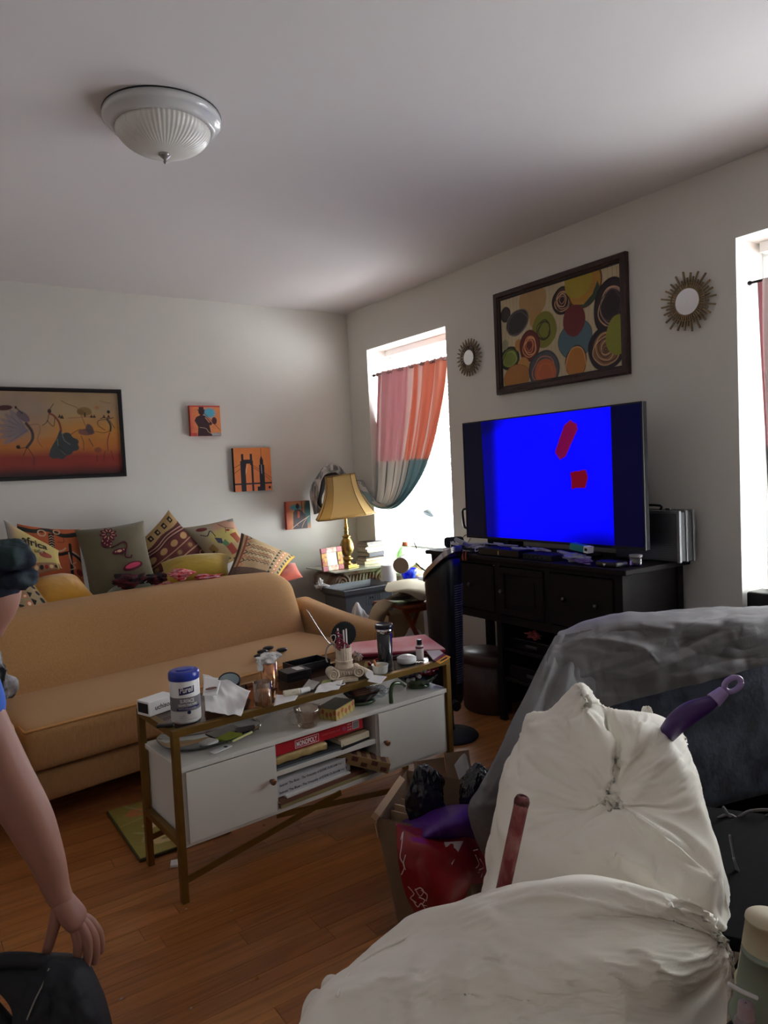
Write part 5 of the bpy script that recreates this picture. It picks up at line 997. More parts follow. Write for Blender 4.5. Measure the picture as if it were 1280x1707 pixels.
G0 = Matrix.Translation(hv(0.008, 0.014, 0.184)) @ (hm.to_3x3().to_4x4()) @ Matrix.Rotation(PI / 2, 4, 'X'); obj('brush_head', MB().lathe([(0.001, 0.005), (0.048, 0.005), (0.051, 0.0), (0.048, -0.005), (0.001, -0.005)], 160, mtx=G0, rf=lambda a: 1 + 0.03 * math.sin(32 * a), cap=False), M_blackm, bmr, smooth='auto'); obj('handle', MB().cyl(hv(0.004, 0.012, 0.1005), hv(0.006, 0.014, 0.14), 0.005), M_black, bmr, smooth='auto')
for k, (x0, x1, h) in enumerate(((-0.012, -0.022, 0.215), (0.004, 0.001, 0.206), (0.013, 0.012, 0.21))):
    st = thing('white_stick', ('thin white stick at the left in the plaster holder', 'shorter thin white stick in the middle of the plaster holder', 'thin white stick at the right in the plaster holder')[k], 'stick', hv(x0, 0, 0.101), group='white sticks in the plaster holder'); obj('rod', MB().bar(hv(x0, -0.006, 0.101), hv(x1, -0.012, h), 0.0065, 0.0035, up=(0, 1, 0)), mat('ivory_plastic', s8(220, 206, 206), 0.4), st, smooth=False, bevel=0.001)
sc_r = thing('scissors', 'dark red handled scissors standing points-down in the plaster holder', 'scissors', hv(-0.012, -0.008, 0.1)); Mrd = mat('wine_plastic', s8(130, 22, 50), 0.35)
for cx_, cz_, rx_, rz_ in ((-0.002, 0.142, 0.016, 0.014), (-0.017, 0.152, 0.014, 0.022)): obj('handle_loop', MB().tube([hv(cx_ + rx_ * math.cos(a), -0.022, cz_ + rz_ * math.sin(a)) for a in np.linspace(0, 2 * PI, 14)], 0.0032, 8, 3), Mrd, sc_r, smooth=True)
obj('blade', MB().bar(hv(-0.006, -0.014, 0.102), hv(-0.008, -0.022, 0.14), 0.008, 0.002), M_chrome, sc_r, smooth=False)
tw = obj('braided_string', MB().tube([hv(-0.02 + 0.012 * math.sin(i * 2.1), -0.018 - 0.004 * (i % 2), 0.125 + 0.009 * i) for i in range(10)], 0.003, 6, 4), Mrd, None, smooth=True); tag(tw, 'twisted wine red cord hanging over the plaster holder rim', 'cord')
wr_ = obj('wire_hanger', MB().tube([hv(-0.028, -0.005, 0.13), hv(-0.052, -0.01, 0.165), hv(-0.05, -0.01, 0.185), hv(-0.035, -0.01, 0.19), hv(-0.033, -0.01, 0.172), hv(-0.06, -0.01, 0.16), hv(-0.14, 0.0, 0.30)], 0.0018, 6, 5), M_chrome, None, smooth=True); tag(wr_, 'bent thin metal wire sticking up left of the plaster holder', 'wire')
rb = obj('ribbon', MB().tube([hv(-0.028, -0.012, 0.137), hv(-0.045, -0.015, 0.158), hv(-0.07, -0.015, 0.14), hv(-0.075, -0.015, 0.10), hv(-0.07, -0.015, 0.085)], 0.0035, 6, 5), mat('grey_ribbon', s8(150, 144, 134), 0.6), None, smooth=True); tag(rb, 'grey ribbon strip curling down left of the plaster holder', 'ribbon')
# small spool, ramekin, cup, lidded dish, bottle
def onp(px, py): return T_on(px, py)
sp = thing('spool', 'small cream spool lying on its side with a white end, right of the plaster holder', 'spool', onp(612, 1130)); a_ = onp(601, 1122) + Vector((0, 0, 0.016)); b_ = onp(616, 1131) + Vector((0, 0, 0.017)); obj('barrel', MB().cyl(a_, b_, 0.014, 0.0165, 24), mat('cream_plastic'), sp, smooth='auto')
n_ = (b_ - a_).normalized(); obj('end_cap', MB().cyl(b_, b_ + n_ * 0.003, 0.0172, 0.0165, 24), M_white, sp, smooth='auto')
pr = thing('trinket', 'iridescent lilac bead cluster behind the spool', 'trinket', onp(600, 1112)); obj('cluster', MB().grid(lump(onp(597, 1108) + Vector((0, 0, 0.035)), (0.022, 0.02, 0.03), 61, 0.3, 5)), mat('iridescent_beads', s8(170, 150, 170), 0.2, col2=s8(200, 170, 120), nscale=50), pr, smooth=True)
rc = obj('red_beads', MB().tube([onp(628, 1112) + Vector((0.04 * math.cos(a) + 0.004 * math.sin(5 * a), 0.02 * math.sin(a), 0.008 + 0.02 * abs(math.sin(a * 1.5)))) for a in np.linspace(0, 11, 30)], 0.0035, 6, 3), mat('deep_red_beads', s8(150, 20, 30), 0.25), None, smooth=True); tag(rc, 'tangled deep red bead string behind the ramekin', 'beads')
rp = onp(634, 1122); rk = thing('ramekin', 'white fluted ramekin with yellow cream and a brown biscuit', 'ramekin', rp)
obj('dish_body', MB().lathe([(0.001, 0), (0.027, 0), (0.030, 0.006), (0.033, 0.032), (0.036, 0.036), (0.034, 0.037), (0.030, 0.032), (0.028, 0.008), (0.001, 0.006)], 120, mtx=Matrix.Translation(rp), rf=lambda a: 1 + 0.012 * math.sin(30 * a), cap=False), mat('white_ceramic', s8(216, 214, 206), 0.25), rk, smooth=True); obj('cream', MB().lathe([(0.001, 0.026), (0.031, 0.025)], 32, mtx=Matrix.Translation(rp), cap=False), mat('pale_yellow_cream', s8(200, 190, 140), 0.4), rk, smooth=True)
obj('biscuit', MB().bar(rp + Vector((-0.018, -0.004, 0.024)), rp + Vector((-0.026, 0.006, 0.058)), 0.016, 0.008), mat('brown_biscuit', s8(150, 96, 52), 0.8, noise=0.3, nscale=80), rk, smooth=False, bevel=0.002)
nt_ = sheetp('paper_sheet', 'white slip under the ramekin overhanging the table front edge', 'paper', [(612, 1136, 0), (634, 1140, 0), (645, 1128, 0.0), (620, 1124, 0.0)], ZT, M_paper, 0.0006, 3)
tp = onp(643, 1112); tt_ = thing('travel_tumbler', 'tall black travel tumbler with a steel collar and dark lid', 'travel mug', tp); q = Matrix.Translation(tp)
obj('cup_body', MB().lathe([(0.001, 0), (0.027, 0), (0.029, 0.004), (0.0335, 0.15), (0.001, 0.15)], 48, mtx=q, cap=False), mat('black_enamel', s8(34, 34, 36), 0.2, coat=0.4), tt_, smooth=True); obj('steel_collar', MB().lathe([(0.034, 0.148), (0.0365, 0.152), (0.0375, 0.166), (0.035, 0.168)], 48, mtx=q, cap=False), M_chrome, tt_, smooth=True)
obj('lid', MB().lathe([(0.0365, 0.166), (0.0385, 0.17), (0.0385, 0.182), (0.036, 0.186), (0.032, 0.182), (0.001, 0.180)], 48, mtx=q, cap=False), mat('navy_black_plastic', s8(22, 24, 40), 0.3), tt_, smooth=True)
dp2 = onp(678, 1104); dd_ = thing('lidded_dish', 'low white round plastic dish with a domed lid', 'dish', dp2); q = Matrix.Translation(dp2)
obj('dish_body', MB().lathe([(0.001, 0), (0.036, 0), (0.041, 0.004), (0.0415, 0.018), (0.001, 0.018)], 48, mtx=q, cap=False), M_white, dd_, smooth=True); obj('lid', MB().lathe([(0.0425, 0.016), (0.0425, 0.022), (0.036, 0.026), (0.030, 0.024), (0.026, 0.030), (0.001, 0.031)], 48, mtx=q, cap=False), M_white, dd_, smooth=True)
bp2 = onp(700, 1099); bo = thing('small_bottle', 'small clear-white bottle with a black cap beside the lidded dish', 'bottle', bp2); q = Matrix.Translation(bp2)
obj('bottle_body', MB().lathe([(0.001, 0), (0.016, 0), (0.0175, 0.003), (0.0175, 0.058), (0.013, 0.064), (0.010, 0.066)], 32, mtx=q, cap=False), mat('milky_plastic', s8(206, 196, 194), 0.3), bo, smooth=True); obj('cap', MB().lathe([(0.0115, 0.064), (0.0115, 0.086), (0.010, 0.088), (0.001, 0.088)], 24, mtx=q, cap=False), M_black, bo, smooth='auto'); obj('label_band', MB().lathe([(0.0178, 0.05), (0.0178, 0.058)], 32, mtx=q, cap=False), mat('wine_print', s8(110, 30, 60), 0.5), bo, smooth=True)
# pink folder lying across the back of the table end
pf = thing('pink_folder', 'pink card folder lying flat across the back right end of the table', 'folder', onp(680, 1085)); zz = ZT + 0.012
G = [at(x, y, z=zz) for x, y in ((578, 1092), (742, 1083), (708, 1059), (585, 1073))]; obj('folder_cover', MB().prism(G, (0, 0, 0.005)), mat('pink_card', s8(206, 104, 110), 0.65, col2=s8(222, 170, 170), nscale=2.2), pf, smooth=False); obj('folder_back', MB().prism([g_ + Vector((0, 0, -0.012)) for g_ in G], (0, 0, 0.0105)), mat('wine_plastic'), pf, smooth=False)
pn = thing('pen', 'black pen lying in front of the pink folder', 'pen', onp(665, 1092)); obj('barrel', MB().cyl(onp(655, 1097) + Vector((0, 0, 0.006)), onp(700, 1089) + Vector((0, 0, 0.006)), 0.0045), M_black, pn, smooth='auto')
hc = thing('hang_card_pack', 'retail card pack with an orange hang tab at the table right corner', 'card pack', onp(725, 1092)); zz = ZT + 0.008
def quad(nm, pts, m_, th=0.003): return obj(nm, MB().prism([at(x, y, z=zz) for x, y in pts], (0, 0, th)), m_, hc, smooth=False)
quad('card', ((706, 1080), (722, 1101), (739, 1090), (718, 1072)), mat('grey_label')); quad('stripe', ((722, 1101), (727, 1104), (744, 1093), (739, 1090)), mat('wine_print')); quad('hang_tab', ((727, 1104), (733, 1107), (751, 1096), (744, 1093)), mat('orange_card', s8(222, 150, 40), 0.6))
quad('blue_patch', ((700, 1077), (706, 1084), (715, 1080), (707, 1072)), mat('pale_blue_print', s8(140, 150, 190), 0.6), 0.0035); quad('euro_hole', ((733, 1103), (735, 1104.3), (746, 1097.5), (744, 1096)), M_black, 0.0035)
# floor bits
mt_ = thing('floor_mat', 'green floral foam mat under the table left end', 'mat', at(230, 1400, z=0)); 
P = Paint(90, 50, (140, 128, 58), asp=0.5); P.grime(3, 0.2, 14)
for cx_, cy_, c_ in ((0.3, 0.8, (184, 110, 70)), (0.7, 0.7, (206, 180, 140)), (0.4, 0.5, (214, 190, 150)), (0.75, 0.35, (176, 100, 60)), (0.35, 0.2, (196, 170, 120)), (0.8, 0.1, (150, 150, 100))):
    for k in range(6): P.disc(cx_ + 0.09 * math.cos(k) * 1.2, cy_ + 0.05 * math.sin(k), 0.035, 0.03, c_)
for k in range(12): P.line([(rnd.random(), rnd.random()), (rnd.random(), rnd.random())][:1] + [(rnd.random(), rnd.random())], 0.008, (200, 196, 160), 0.5)
obj('mat_slab', MB().box((-2.565, -2.475, 0.0005), (-2.20, -1.97, 0.014)), mat('dark_green_foam', s8(70, 66, 34), 0.8), mt_, smooth=False, bevel=0.003)
flat_paint('mat_face', P, (-2.56, -2.47, 0.0148), (0.355, 0, 0), (0, 0.495, 0), paintmat('vinyl_print', 0.45, 0.2), mt_)
lt = obj('paper_scrap', MB().box((-0.02, -0.014, 0), (0.02, 0.014, 0.008), Matrix.Translation(at(291, 1441, z=0.0008)) @ Matrix.Rotation(1.2, 4, 'Z')), M_paper, None, smooth=False); tag(lt, 'small white packet on the floor beside the table front leg', 'litter')
for k, (px, py) in enumerate(((347, 1475), (345, 1436), (440, 1376), (443, 1405), (318, 1683), (203, 1667), (640, 1285), (310, 1517), (640, 1340), (563, 1388), (385, 1520), (760, 1290))):
    p = at(px, py, z=0.0); o = obj('crumb', MB().grid(lump(p + Vector((0, 0, 0.0035)), (0.006 + 0.002 * (k % 3), 0.004, 0.0035), 70 + k, 0.3, 4, n=10)), mat('pale_crumb', s8(190, 170, 150), 0.8), None, smooth=True); tag(o, 'pale crumb of litter on the floorboards', 'litter', 'crumbs scattered on the floorboards')
# ================================================================== SIDEBOARD
sb = thing('sideboard', 'black-brown wooden sideboard with drawers carrying the television', 'sideboard', (-0.25, -2.35, 0))
SX, SY0, SY1, SZ = -0.50, -3.08, -1.66, 0.895
def sbx(nm, lo, hi, p=None, m_=None, bv=0.002): return obj(nm, MB().box(lo, hi), m_ or M_dark, p or sb, smooth=False, bevel=bv)
sbx('top', (SX - 0.02, SY0 - 0.035, SZ), (-0.02, SY1 + 0.035, SZ + 0.026), bv=0.005)
for y0, y1 in ((SY0, SY0 + 0.045), (SY1 - 0.045, SY1)):
    for x0 in (SX, -0.075): sbx('leg', (x0, y0, 0.0005), (x0 + 0.045, y1, SZ))
for y in (-2.25, -2.62): sbx('front_post', (SX + 0.001, y - 0.018, 0.0005 if y > -2.3 else 0.565), (SX + 0.03, y + 0.022, SZ))
sbx('side_panel', (SX + 0.045, SY0 + 0.01, 0.10), (-0.075, SY0 + 0.03, SZ)); sbx('side_panel', (SX + 0.045, SY1 - 0.03, 0.57), (-0.075, SY1 - 0.01, SZ)); sbx('lower_rail', (SX + 0.002, SY0 + 0.045, 0.555), (SX + 0.03, SY1 - 0.045, 0.60)); sbx('upper_rail', (SX + 0.002, SY0 + 0.045, 0.872), (SX + 0.03, SY1 - 0.045, SZ))
sbx('carcass_floor', (SX + 0.03, SY0 + 0.03, 0.57), (-0.03, SY1 - 0.03, 0.588)); sbx('divider', (SX + 0.03, -2.26, 0.08), (-0.03, -2.242, 0.57)); 
for z in (0.40, 0.23): sbx('shelf', (SX + 0.01, SY0 + 0.045, z), (-0.05, -2.262, z + 0.016))
M_kn = mat('tarnished_knob', s8(84, 80, 82), 0.35, metal=0.7)
def knob(y, z, p): obj('knob', MB().lathe([(0.004, 0), (0.005, 0.012), (0.012, 0.016), (0.0125, 0.022), (0.009, 0.027), (0.001, 0.028)], 16, mtx=Matrix.Translation((SX - 0.0, y, z)) @ Matrix.Rotation(-PI / 2, 4, 'Y')), M_kn, p, smooth=True)
d1 = sbx('drawer_front', (SX - 0.008, -2.225, 0.607), (SX + 0.018, -1.71, 0.866), bv=0.004); knob(-2.03, 0.745, d1); knob(-1.85, 0.745, d1)
d2 = sbx('door', (SX - 0.004, -2.598, 0.607), (SX + 0.018, -2.272, 0.866)); knob(-2.292, 0.735, d2)
for lo, hi in (((-2.598, 0.607), (-2.272, 0.64)), ((-2.598, 0.833), (-2.272, 0.866)), ((-2.598, 0.64), (-2.56, 0.833)), ((-2.31, 0.64), (-2.272, 0.833))): obj('door_frame', MB().box((SX - 0.012, lo[0], lo[1]), (SX - 0.0035, hi[0], hi[1])), M_dark, d2, smooth=False, bevel=0.002)
obj('raised_panel', MB().box((SX - 0.010, -2.535, 0.665), (SX - 0.0035, -2.335, 0.808)), M_dark, d2, smooth=False, bevel=0.006)
d3 = sbx('drawer_front', (SX - 0.008, -3.03, 0.607), (SX + 0.018, -2.645, 0.866), bv=0.004); knob(-2.735, 0.745, d3); knob(-2.935, 0.735, d3)
ZS = SZ + 0.0265
# television
TX = -0.33; tvm = mat('tv_screen', (0.002, 0.002, 0.003), 0.3, spec=0.15, emit=(1, 1, 1), estr=1.0); na_ = tvm.node_tree.nodes.new('ShaderNodeAttribute'); na_.attribute_name = 'paint'; tvm.node_tree.links.new(na_.outputs['Color'], tvm.node_tree.nodes['Principled BSDF'].inputs['Emission Color'])
tv = thing('television', 'large flat television showing a bright blue picture with two red boxes', 'television', (TX, -2.45, ZS))
obj('chassis', MB().box((TX + 0.002, -3.09, 0.992), (TX + 0.03, -1.812, 1.69)), M_blackm, tv, smooth=False, bevel=0.003); obj('rear_housing', MB().rbox((TX + 0.03, -2.85, 1.03), (TX + 0.075, -2.05, 1.40), 0.015, 4), M_black, tv, smooth=True)
for lo, hi in (((-3.09, 0.992), (-1.812, 1.005)), ((-3.09, 1.683), (-1.812, 1.69)), ((-3.09, 1.005), (-3.082, 1.683)), ((-1.82, 1.005), (-1.812, 1.683))): obj('bezel', MB().box((TX - 0.004, lo[0], lo[1]), (TX + 0.002, hi[0], hi[1])), M_black, tv, smooth=False)
P = Paint(150, 260, (1, 1, 12), asp=1.84)
u0, u1 = 0.135, 0.865; ul = P.u + 0.012 * P.v
blue = (2, 2, 250)
prof = np.clip((ul - u0) / 0.006, 0, 1) * np.clip((u1 - P.u) / 0.004, 0, 1); inner = np.clip((P.u - u0 - 0.045) / 0.05, 0, 1) ** 1.5 * 0.8 + 0.2
col = np.zeros(P.c.shape); base = np.array(s8(*blue)); P.c = P.c * (1 - prof[..., None]) + (base * inner[..., None]) * prof[..., None]
dk = np.clip(1.6 - 1.9 * P.ell(0.80, -0.05, 0.55, 0.19), 0, 1) * prof; P.c *= (1 - 0.75 * dk[..., None])
dk = np.clip(1.5 - 1.6 * P.ell(0.16, 0.95, 0.3, 0.09, 0.25), 0, 1) * prof; P.c *= (1 - 0.6 * dk[..., None])
q = P.u.copy()
P.mix(((P.u > u1)).astype(float), (2, 2, 34)); P.mix((P.u < u0 - 0.01).astype(float), (8, 8, 22))
rd = (104, 4, 60)
P.poly([(0.575, 0.70), (0.60, 0.64), (0.63, 0.66), (0.70, 0.86), (0.695, 0.9), (0.665, 0.93), (0.63, 0.9)], rd); P.poly([(0.63, 0.9), (0.665, 0.935), (0.70, 0.88), (0.67, 0.86)], (110, 8, 50))
for k in range(9): P.line([(0.605 + k * 0.009, 0.68 + k * 0.022), (0.635 + k * 0.007, 0.67 + k * 0.022)], 0.008, (120, 10, 60), 0.8)
P.poly([(0.655, 0.54), (0.735, 0.555), (0.745, 0.50), (0.73, 0.42), (0.66, 0.415)], (104, 3, 26))
flat_paint('screen', P, (TX - 0.0015, -1.82, 1.005), (0, -1.262, 0), (0, 0, 0.678), tvm, tv)
for y in (-2.72, -2.15):
    obj('stand_foot', MB().bar((TX - 0.11, y, ZS + 0.008), (TX + 0.13, y, ZS + 0.008), 0.02, 0.014), M_black, tv, smooth=False); obj('stand_neck', MB().bar((TX + 0.015, y, ZS + 0.012), (TX + 0.015, y, 1.0), 0.02, 0.03), M_black, tv, smooth=False)
# silver case behind the television
cs = thing('metal_case', 'silver ribbed aluminium case standing behind the television right edge', 'case', (-0.12, -3.0, ZS)); 
obj('shell', MB().box((-0.185, -3.165, ZS + 0.003), (-0.075, -2.80, 1.165)), mat('ribbed_aluminium', s8(128, 130, 132), 0.4, metal=0.85), cs, smooth=False, bevel=0.006)
for k in range(22): obj('rib', MB().box((-0.188, -3.15, ZS + 0.02 + k * 0.0105), (-0.185, -2.82, ZS + 0.0245 + k * 0.0105)), MATS['ribbed_aluminium'], cs, smooth=False)
for x in (-0.19, -0.135, -0.078): obj('edge_trim', MB().box((x, -3.172, ZS + 0.001), (x + 0.016, -3.155, 1.17)), M_alu, cs, smooth=False, bevel=0.003)
for x in (-0.19, -0.078): obj('edge_trim', MB().box((x, -3.155, 1.155), (x + 0.016, -2.80, 1.171)), M_alu, cs, smooth=False, bevel=0.003)
obj('handle', MB().tube([(-0.13, -3.03, 1.17), (-0.13, -3.03, 1.19), (-0.13, -2.93, 1.19), (-0.13, -2.93, 1.17)], 0.006, 8, 3), M_black, cs, smooth=True)
for y in (-3.1, -2.87): obj('latch', MB().box((-0.15, y, 1.17), (-0.11, y + 0.03, 1.18)), M_chrome, cs, smooth=False, bevel=0.002)
# black handle left of the television: a bag trolley handle
hk = obj('loop_handle', MB().tube([at(779, 848, x=-0.2), at(772, 850, x=-0.2), at(771, 857, x=-0.2), at(773, 874, x=-0.2), at(776, 880, x=-0.2), at(784, 880, x=-0.2)], 0.008, 8, 4), M_black, None, smooth=True); tag(hk, 'black loop handle of luggage sticking out left of the television', 'handle')
lg = thing('slim_black_case', 'slim black case standing behind the left part of the television', 'case', (-0.18, -2.0, ZS)); obj('shell', MB().rbox((-0.22, -2.12, ZS), (-0.15, -1.86, 1.12), 0.02, 5), M_blackm, lg, smooth=True)
# clock
def S_on(px, py): return at(px, py, z=ZS)
ck = thing('alarm_clock', 'small black digital alarm clock at the left end of the sideboard', 'clock', S_on(757, 912)); cmx = Matrix.Translation(S_on(757, 912)) @ Matrix.Rotation(math.radians(52), 4, 'Z') @ Matrix.Rotation(PI, 4, 'Z')
cmx = Matrix.Translation(S_on(757, 914)) @ Matrix.Rotation(math.radians(-38), 4, 'Z')
obj('housing', MB().rbox((-0.062, -0.03, 0.006), (0.062, 0.035, 0.072), 0.022, 5, mtx=cmx), M_blackm, ck, smooth=True); obj('base', MB().box((-0.04, -0.02, 0.0), (0.04, 0.025, 0.008), cmx), M_black, ck, smooth=False)
text('lettering', '12:5', lambda x, y: cmx @ Vector((-0.022 + x, -0.0312, 0.032 + y)), 0.022, mat('clock_digits', s8(90, 90, 100), 0.5, emit=(0.6, 0.65, 0.7), estr=0.5), ck, fit=0.04)
# receivers, cables, packets on the sideboard
rx = thing('cable_box', 'flat black cable box under the middle of the television', 'receiver', S_on(860, 925)); obj('housing', MB().box((-0.50, -2.42, ZS + 0.004), (-0.37, -2.10, ZS + 0.042)), M_black, rx, smooth=False, bevel=0.003)
obj('front_light', MB().box((-0.502, -2.27, ZS + 0.01), (-0.4998, -2.262, ZS + 0.034)), M_chrome, rx, smooth=False)
for y in (-2.4, -2.12): obj('foot', MB().cyl((-0.48, y, ZS), (-0.48, y, ZS + 0.005), 0.008), M_black, rx, smooth='auto')
r2 = thing('dvd_player', 'second flat black player right of the cable box', 'receiver', S_on(930, 930)); obj('housing', MB().box((-0.485, -2.64, ZS), (-0.37, -2.435, ZS + 0.03)), M_blackm, r2, smooth=False, bevel=0.003)
for k in range(5): obj('button', MB().cyl((-0.4875, -2.47 - 0.03 * k, ZS + 0.014), (-0.484, -2.47 - 0.03 * k, ZS + 0.014), 0.005, n=10), M_kn, r2, smooth='auto')
def cable(label, pts, r=0.0028, m_=None, grp=None, nm='cable'):
    o = obj(nm, MB().tube(pts, r, 7, 6), m_ or M_black, None, smooth=True); tag(o, label, 'cable', grp); return o
M_wc = mat('white_cable', s8(206, 206, 210), 0.5); rr_ = random.Random(5)
for k in range(8):
    p0 = S_on(785 + 5 * k, 915) + Vector((0.02, 0, 0.004)); pts = [p0]
    for j in range(7): pts.append(Vector((rr_.uniform(-0.49, -0.38), rr_.uniform(-2.08, -1.80), ZS + 0.005 + rr_.random() * (0.055 if k % 2 else 0.03))))
    cable('%s cable tangled on the sideboard between the clock and the television' % ('white' if k % 2 else 'black'), pts, 0.0026, M_wc if k % 2 else None, '%s cables tangled beside the clock' % ('white' if k % 2 else 'black'))
for k in range(6):
    pts = [Vector((rr_.uniform(-0.49, -0.42), -2.20 - 0.08 * k + rr_.uniform(-0.12, 0.12), ZS + 0.046 + rr_.random() * 0.02)) for j in range(5)]
    cable('pale cable lying on the black boxes in front of the television', pts, 0.003, mat('pale_violet_cable', s8(170, 170, 190), 0.4), 'pale cables on the black boxes')
cable('thin black cable from the clock curling down over the sideboard edge', [S_on(768, 912) + Vector((0, 0, 0.03)), S_on(775, 905) + Vector((0, 0, 0.05)), S_on(785, 900) + Vector((0, 0, 0.02)), S_on(775, 918) + Vector((-0.02, 0, 0.0)), at(774, 935, x=-0.53)])
for px in (772, 777):
    o = obj('plug_tip', MB().tube([at(px, 918, x=-0.53), at(px - 1, 926, x=-0.53), at(px, 934, x=-0.53)], lambda t: 0.0035 + 0.003 * t, 8, 3), mat('orange_plug', s8(170, 80, 50), 0.5), None, smooth=True); tag(o, 'orange cable plug hanging over the sideboard front edge', 'plug', 'orange plugs over the edge')
wb2 = thing('white_router', 'slanted grey router propped among the cables beside the clock', 'router', S_on(800, 915)); obj('housing', MB().box((-0.075, -0.045, 0.0), (0.075, 0.045, 0.022), Matrix.Translation(Vector((-0.43, -1.92, ZS + 0.03))) @ Matrix.Rotation(0.4, 4, 'Y') @ Matrix.Rotation(0.3, 4, 'X')), mat('grey_plastic', s8(150, 150, 155), 0.4), wb2, smooth=False, bevel=0.004); obj('adapter_pad', MB().rbox((-0.50, -1.90, ZS), (-0.42, -1.79, ZS + 0.014), 0.006, 4), M_white, wb2, smooth=True)
cloth('plastic_bag', 'crinkled clear bag of cords at the right front of the sideboard', 'plastic bag', [lump(Vector((-0.43, -2.76, ZS + 0.026)), (0.05, 0.13, 0.026), 81, 0.3, 6)], M_film)
cloth('plastic_bag', 'small violet crinkled packet in front of the cord bag on the sideboard', 'packet', [lump(Vector((-0.475, -2.84, ZS + 0.016)), (0.03, 0.07, 0.016), 82, 0.3, 6)], mat('violet_film', s8(140, 110, 190), 0.15, alpha=0.6))
tb = thing('teal_carton', 'small teal and white carton lying on the cord bag', 'carton', (-0.42, -2.77, ZS + 0.05)); tmx2 = Matrix.Translation((-0.425, -2.80, ZS + 0.056)) @ Matrix.Rotation(0.12, 4, 'X'); obj('carton_body', MB().box((-0.02, -0.04, 0), (0.02, 0.075, 0.032), tmx2), mat('teal_carton', s8(40, 140, 150), 0.5), tb, smooth=False, bevel=0.001); obj('white_end', MB().box((-0.0203, -0.0405, 0.0003), (0.0203, -0.012, 0.0323), tmx2), M_paper, tb, smooth=False); obj('barcode_patch', MB().box((-0.0208, -0.035, 0.01), (-0.0204, -0.018, 0.024), tmx2), M_ink, tb, smooth=False)
bw = thing('wallet', 'black leather wallet near the right front corner of the sideboard', 'wallet', (-0.45, -2.98, ZS)); obj('leather', MB().rbox((-0.49, -3.04, ZS), (-0.40, -2.92, ZS + 0.028), 0.01, 4), mat('black_leather', s8(26, 25, 27), 0.4, bump=0.3, bscale=120), bw, smooth=True); obj('paper_corner', MB().prism([(-0.4915, -2.985, ZS + 0.018), (-0.4915, -2.965, ZS + 0.018), (-0.4915, -2.972, ZS + 0.006)], (0.001, 0, 0)), M_paper, bw, smooth=False)
pj = thing('small_jar', 'small clear violet jar at the right end of the sideboard', 'jar', (-0.36, -3.04, ZS)); obj('jar_body', MB().lathe([(0.001, 0), (0.028, 0), (0.03, 0.004), (0.03, 0.042), (0.026, 0.046)], 24, mtx=Matrix.Translation((-0.37, -3.06, ZS)), cap=False), thin_glass('violet_glass', (0.5, 0.42, 0.7), 0.15), pj, smooth=True); obj('lid', MB().lathe([(0.03, 0.044), (0.03, 0.054), (0.001, 0.055)], 24, mtx=Matrix.Translation((-0.37, -3.06, ZS))), mat('grey_plastic'), pj, smooth='auto')
# things under the sideboard
tbx = thing('laundry_bin', 'dark brown oval lidded bin under the left bay of the sideboard', 'bin', (-0.42, -2.02, 0)); bmx = Matrix.Translation((-0.42, -2.04, 0.001)) @ Matrix.Diagonal((0.75, 1, 1, 1))
obj('bin_body', MB().lathe([(0.001, 0), (0.155, 0), (0.162, 0.01), (0.178, 0.29), (0.001, 0.29)], 40, mtx=bmx, cap=False), mat('dark_brown_leatherette', s8(58, 40, 36), 0.5, bump=0.2, bscale=90), tbx, smooth=True); obj('lid', MB().lathe([(0.182, 0.285), (0.186, 0.292), (0.186, 0.33), (0.178, 0.34), (0.001, 0.343)], 40, mtx=bmx, cap=False), mat('brown_lid', s8(66, 46, 40), 0.4), tbx, smooth=True)
fb = thing('patterned_box', 'pale speckled storage box standing on the floor behind the brown bin', 'box', (-0.12, -2.05, 0)); obj('box_body', MB().box((-0.21, -2.24, 0.0005), (-0.06, -1.92, 0.46)), mat('speckled_box', s8(150, 140, 134), 0.8, col2=s8(70, 56, 54), nscale=30), fb, smooth=False, bevel=0.002)
bl_ = thing('black_bundle', 'bundle of black adapters on the speckled box under the sideboard', 'adapters', (-0.15, -2.1, 0.46)); obj('adapter', MB().grid(lump((-0.16, -2.10, 0.495), (0.07, 0.13, 0.035), 91, 0.3, 5)), M_blackm, bl_, smooth=True); obj('adapter', MB().box((-0.22, -2.14, 0.50), (-0.12, -2.06, 0.53), Matrix.Identity(4)), M_black, bl_, smooth=False)
for k, pts in enumerate(([(-0.03, -1.80, 0.56), (-0.03, -1.84, 0.47), (-0.03, -1.78, 0.40), (-0.08, -1.88, 0.37), (-0.15, -2.0, 0.47)], [(-0.03, -1.86, 0.56), (-0.04, -1.90, 0.48), (-0.05, -1.82, 0.43), (-0.10, -1.98, 0.50)], [(-0.04, -1.83, 0.34), (-0.05, -1.80, 0.28), (-0.06, -1.86, 0.25), (-0.05, -1.93, 0.30), (-0.2, -2.0, 0.36)])): cable('thin dark cord hanging against the wall under the left bay of the sideboard', pts, 0.0028, mat('brown_cord', s8(60, 40, 36), 0.6), 'cords hanging under the sideboard')
for k, (y, z, wd, h, lb) in enumerate(((-2.45, 0.4165, 0.30, 0.06, 'black media player on the top inner shelf of the sideboard'), (-2.45, 0.2465, 0.32, 0.075, 'black amplifier on the lower inner shelf of the sideboard'))):
    t = thing('media_box', lb, 'receiver', (-0.35, y, z)); obj('housing', MB().box((-0.47, y - wd / 2, z), (-0.18, y + wd / 2, z + h)), M_black, t, smooth=False, bevel=0.003); obj('display', MB().box((-0.4715, y - 0.05, z + h * 0.35), (-0.4695, y + 0.03, z + h * 0.6)), mat('dim_ink', s8(70, 70, 76), 0.6), t, smooth=False)
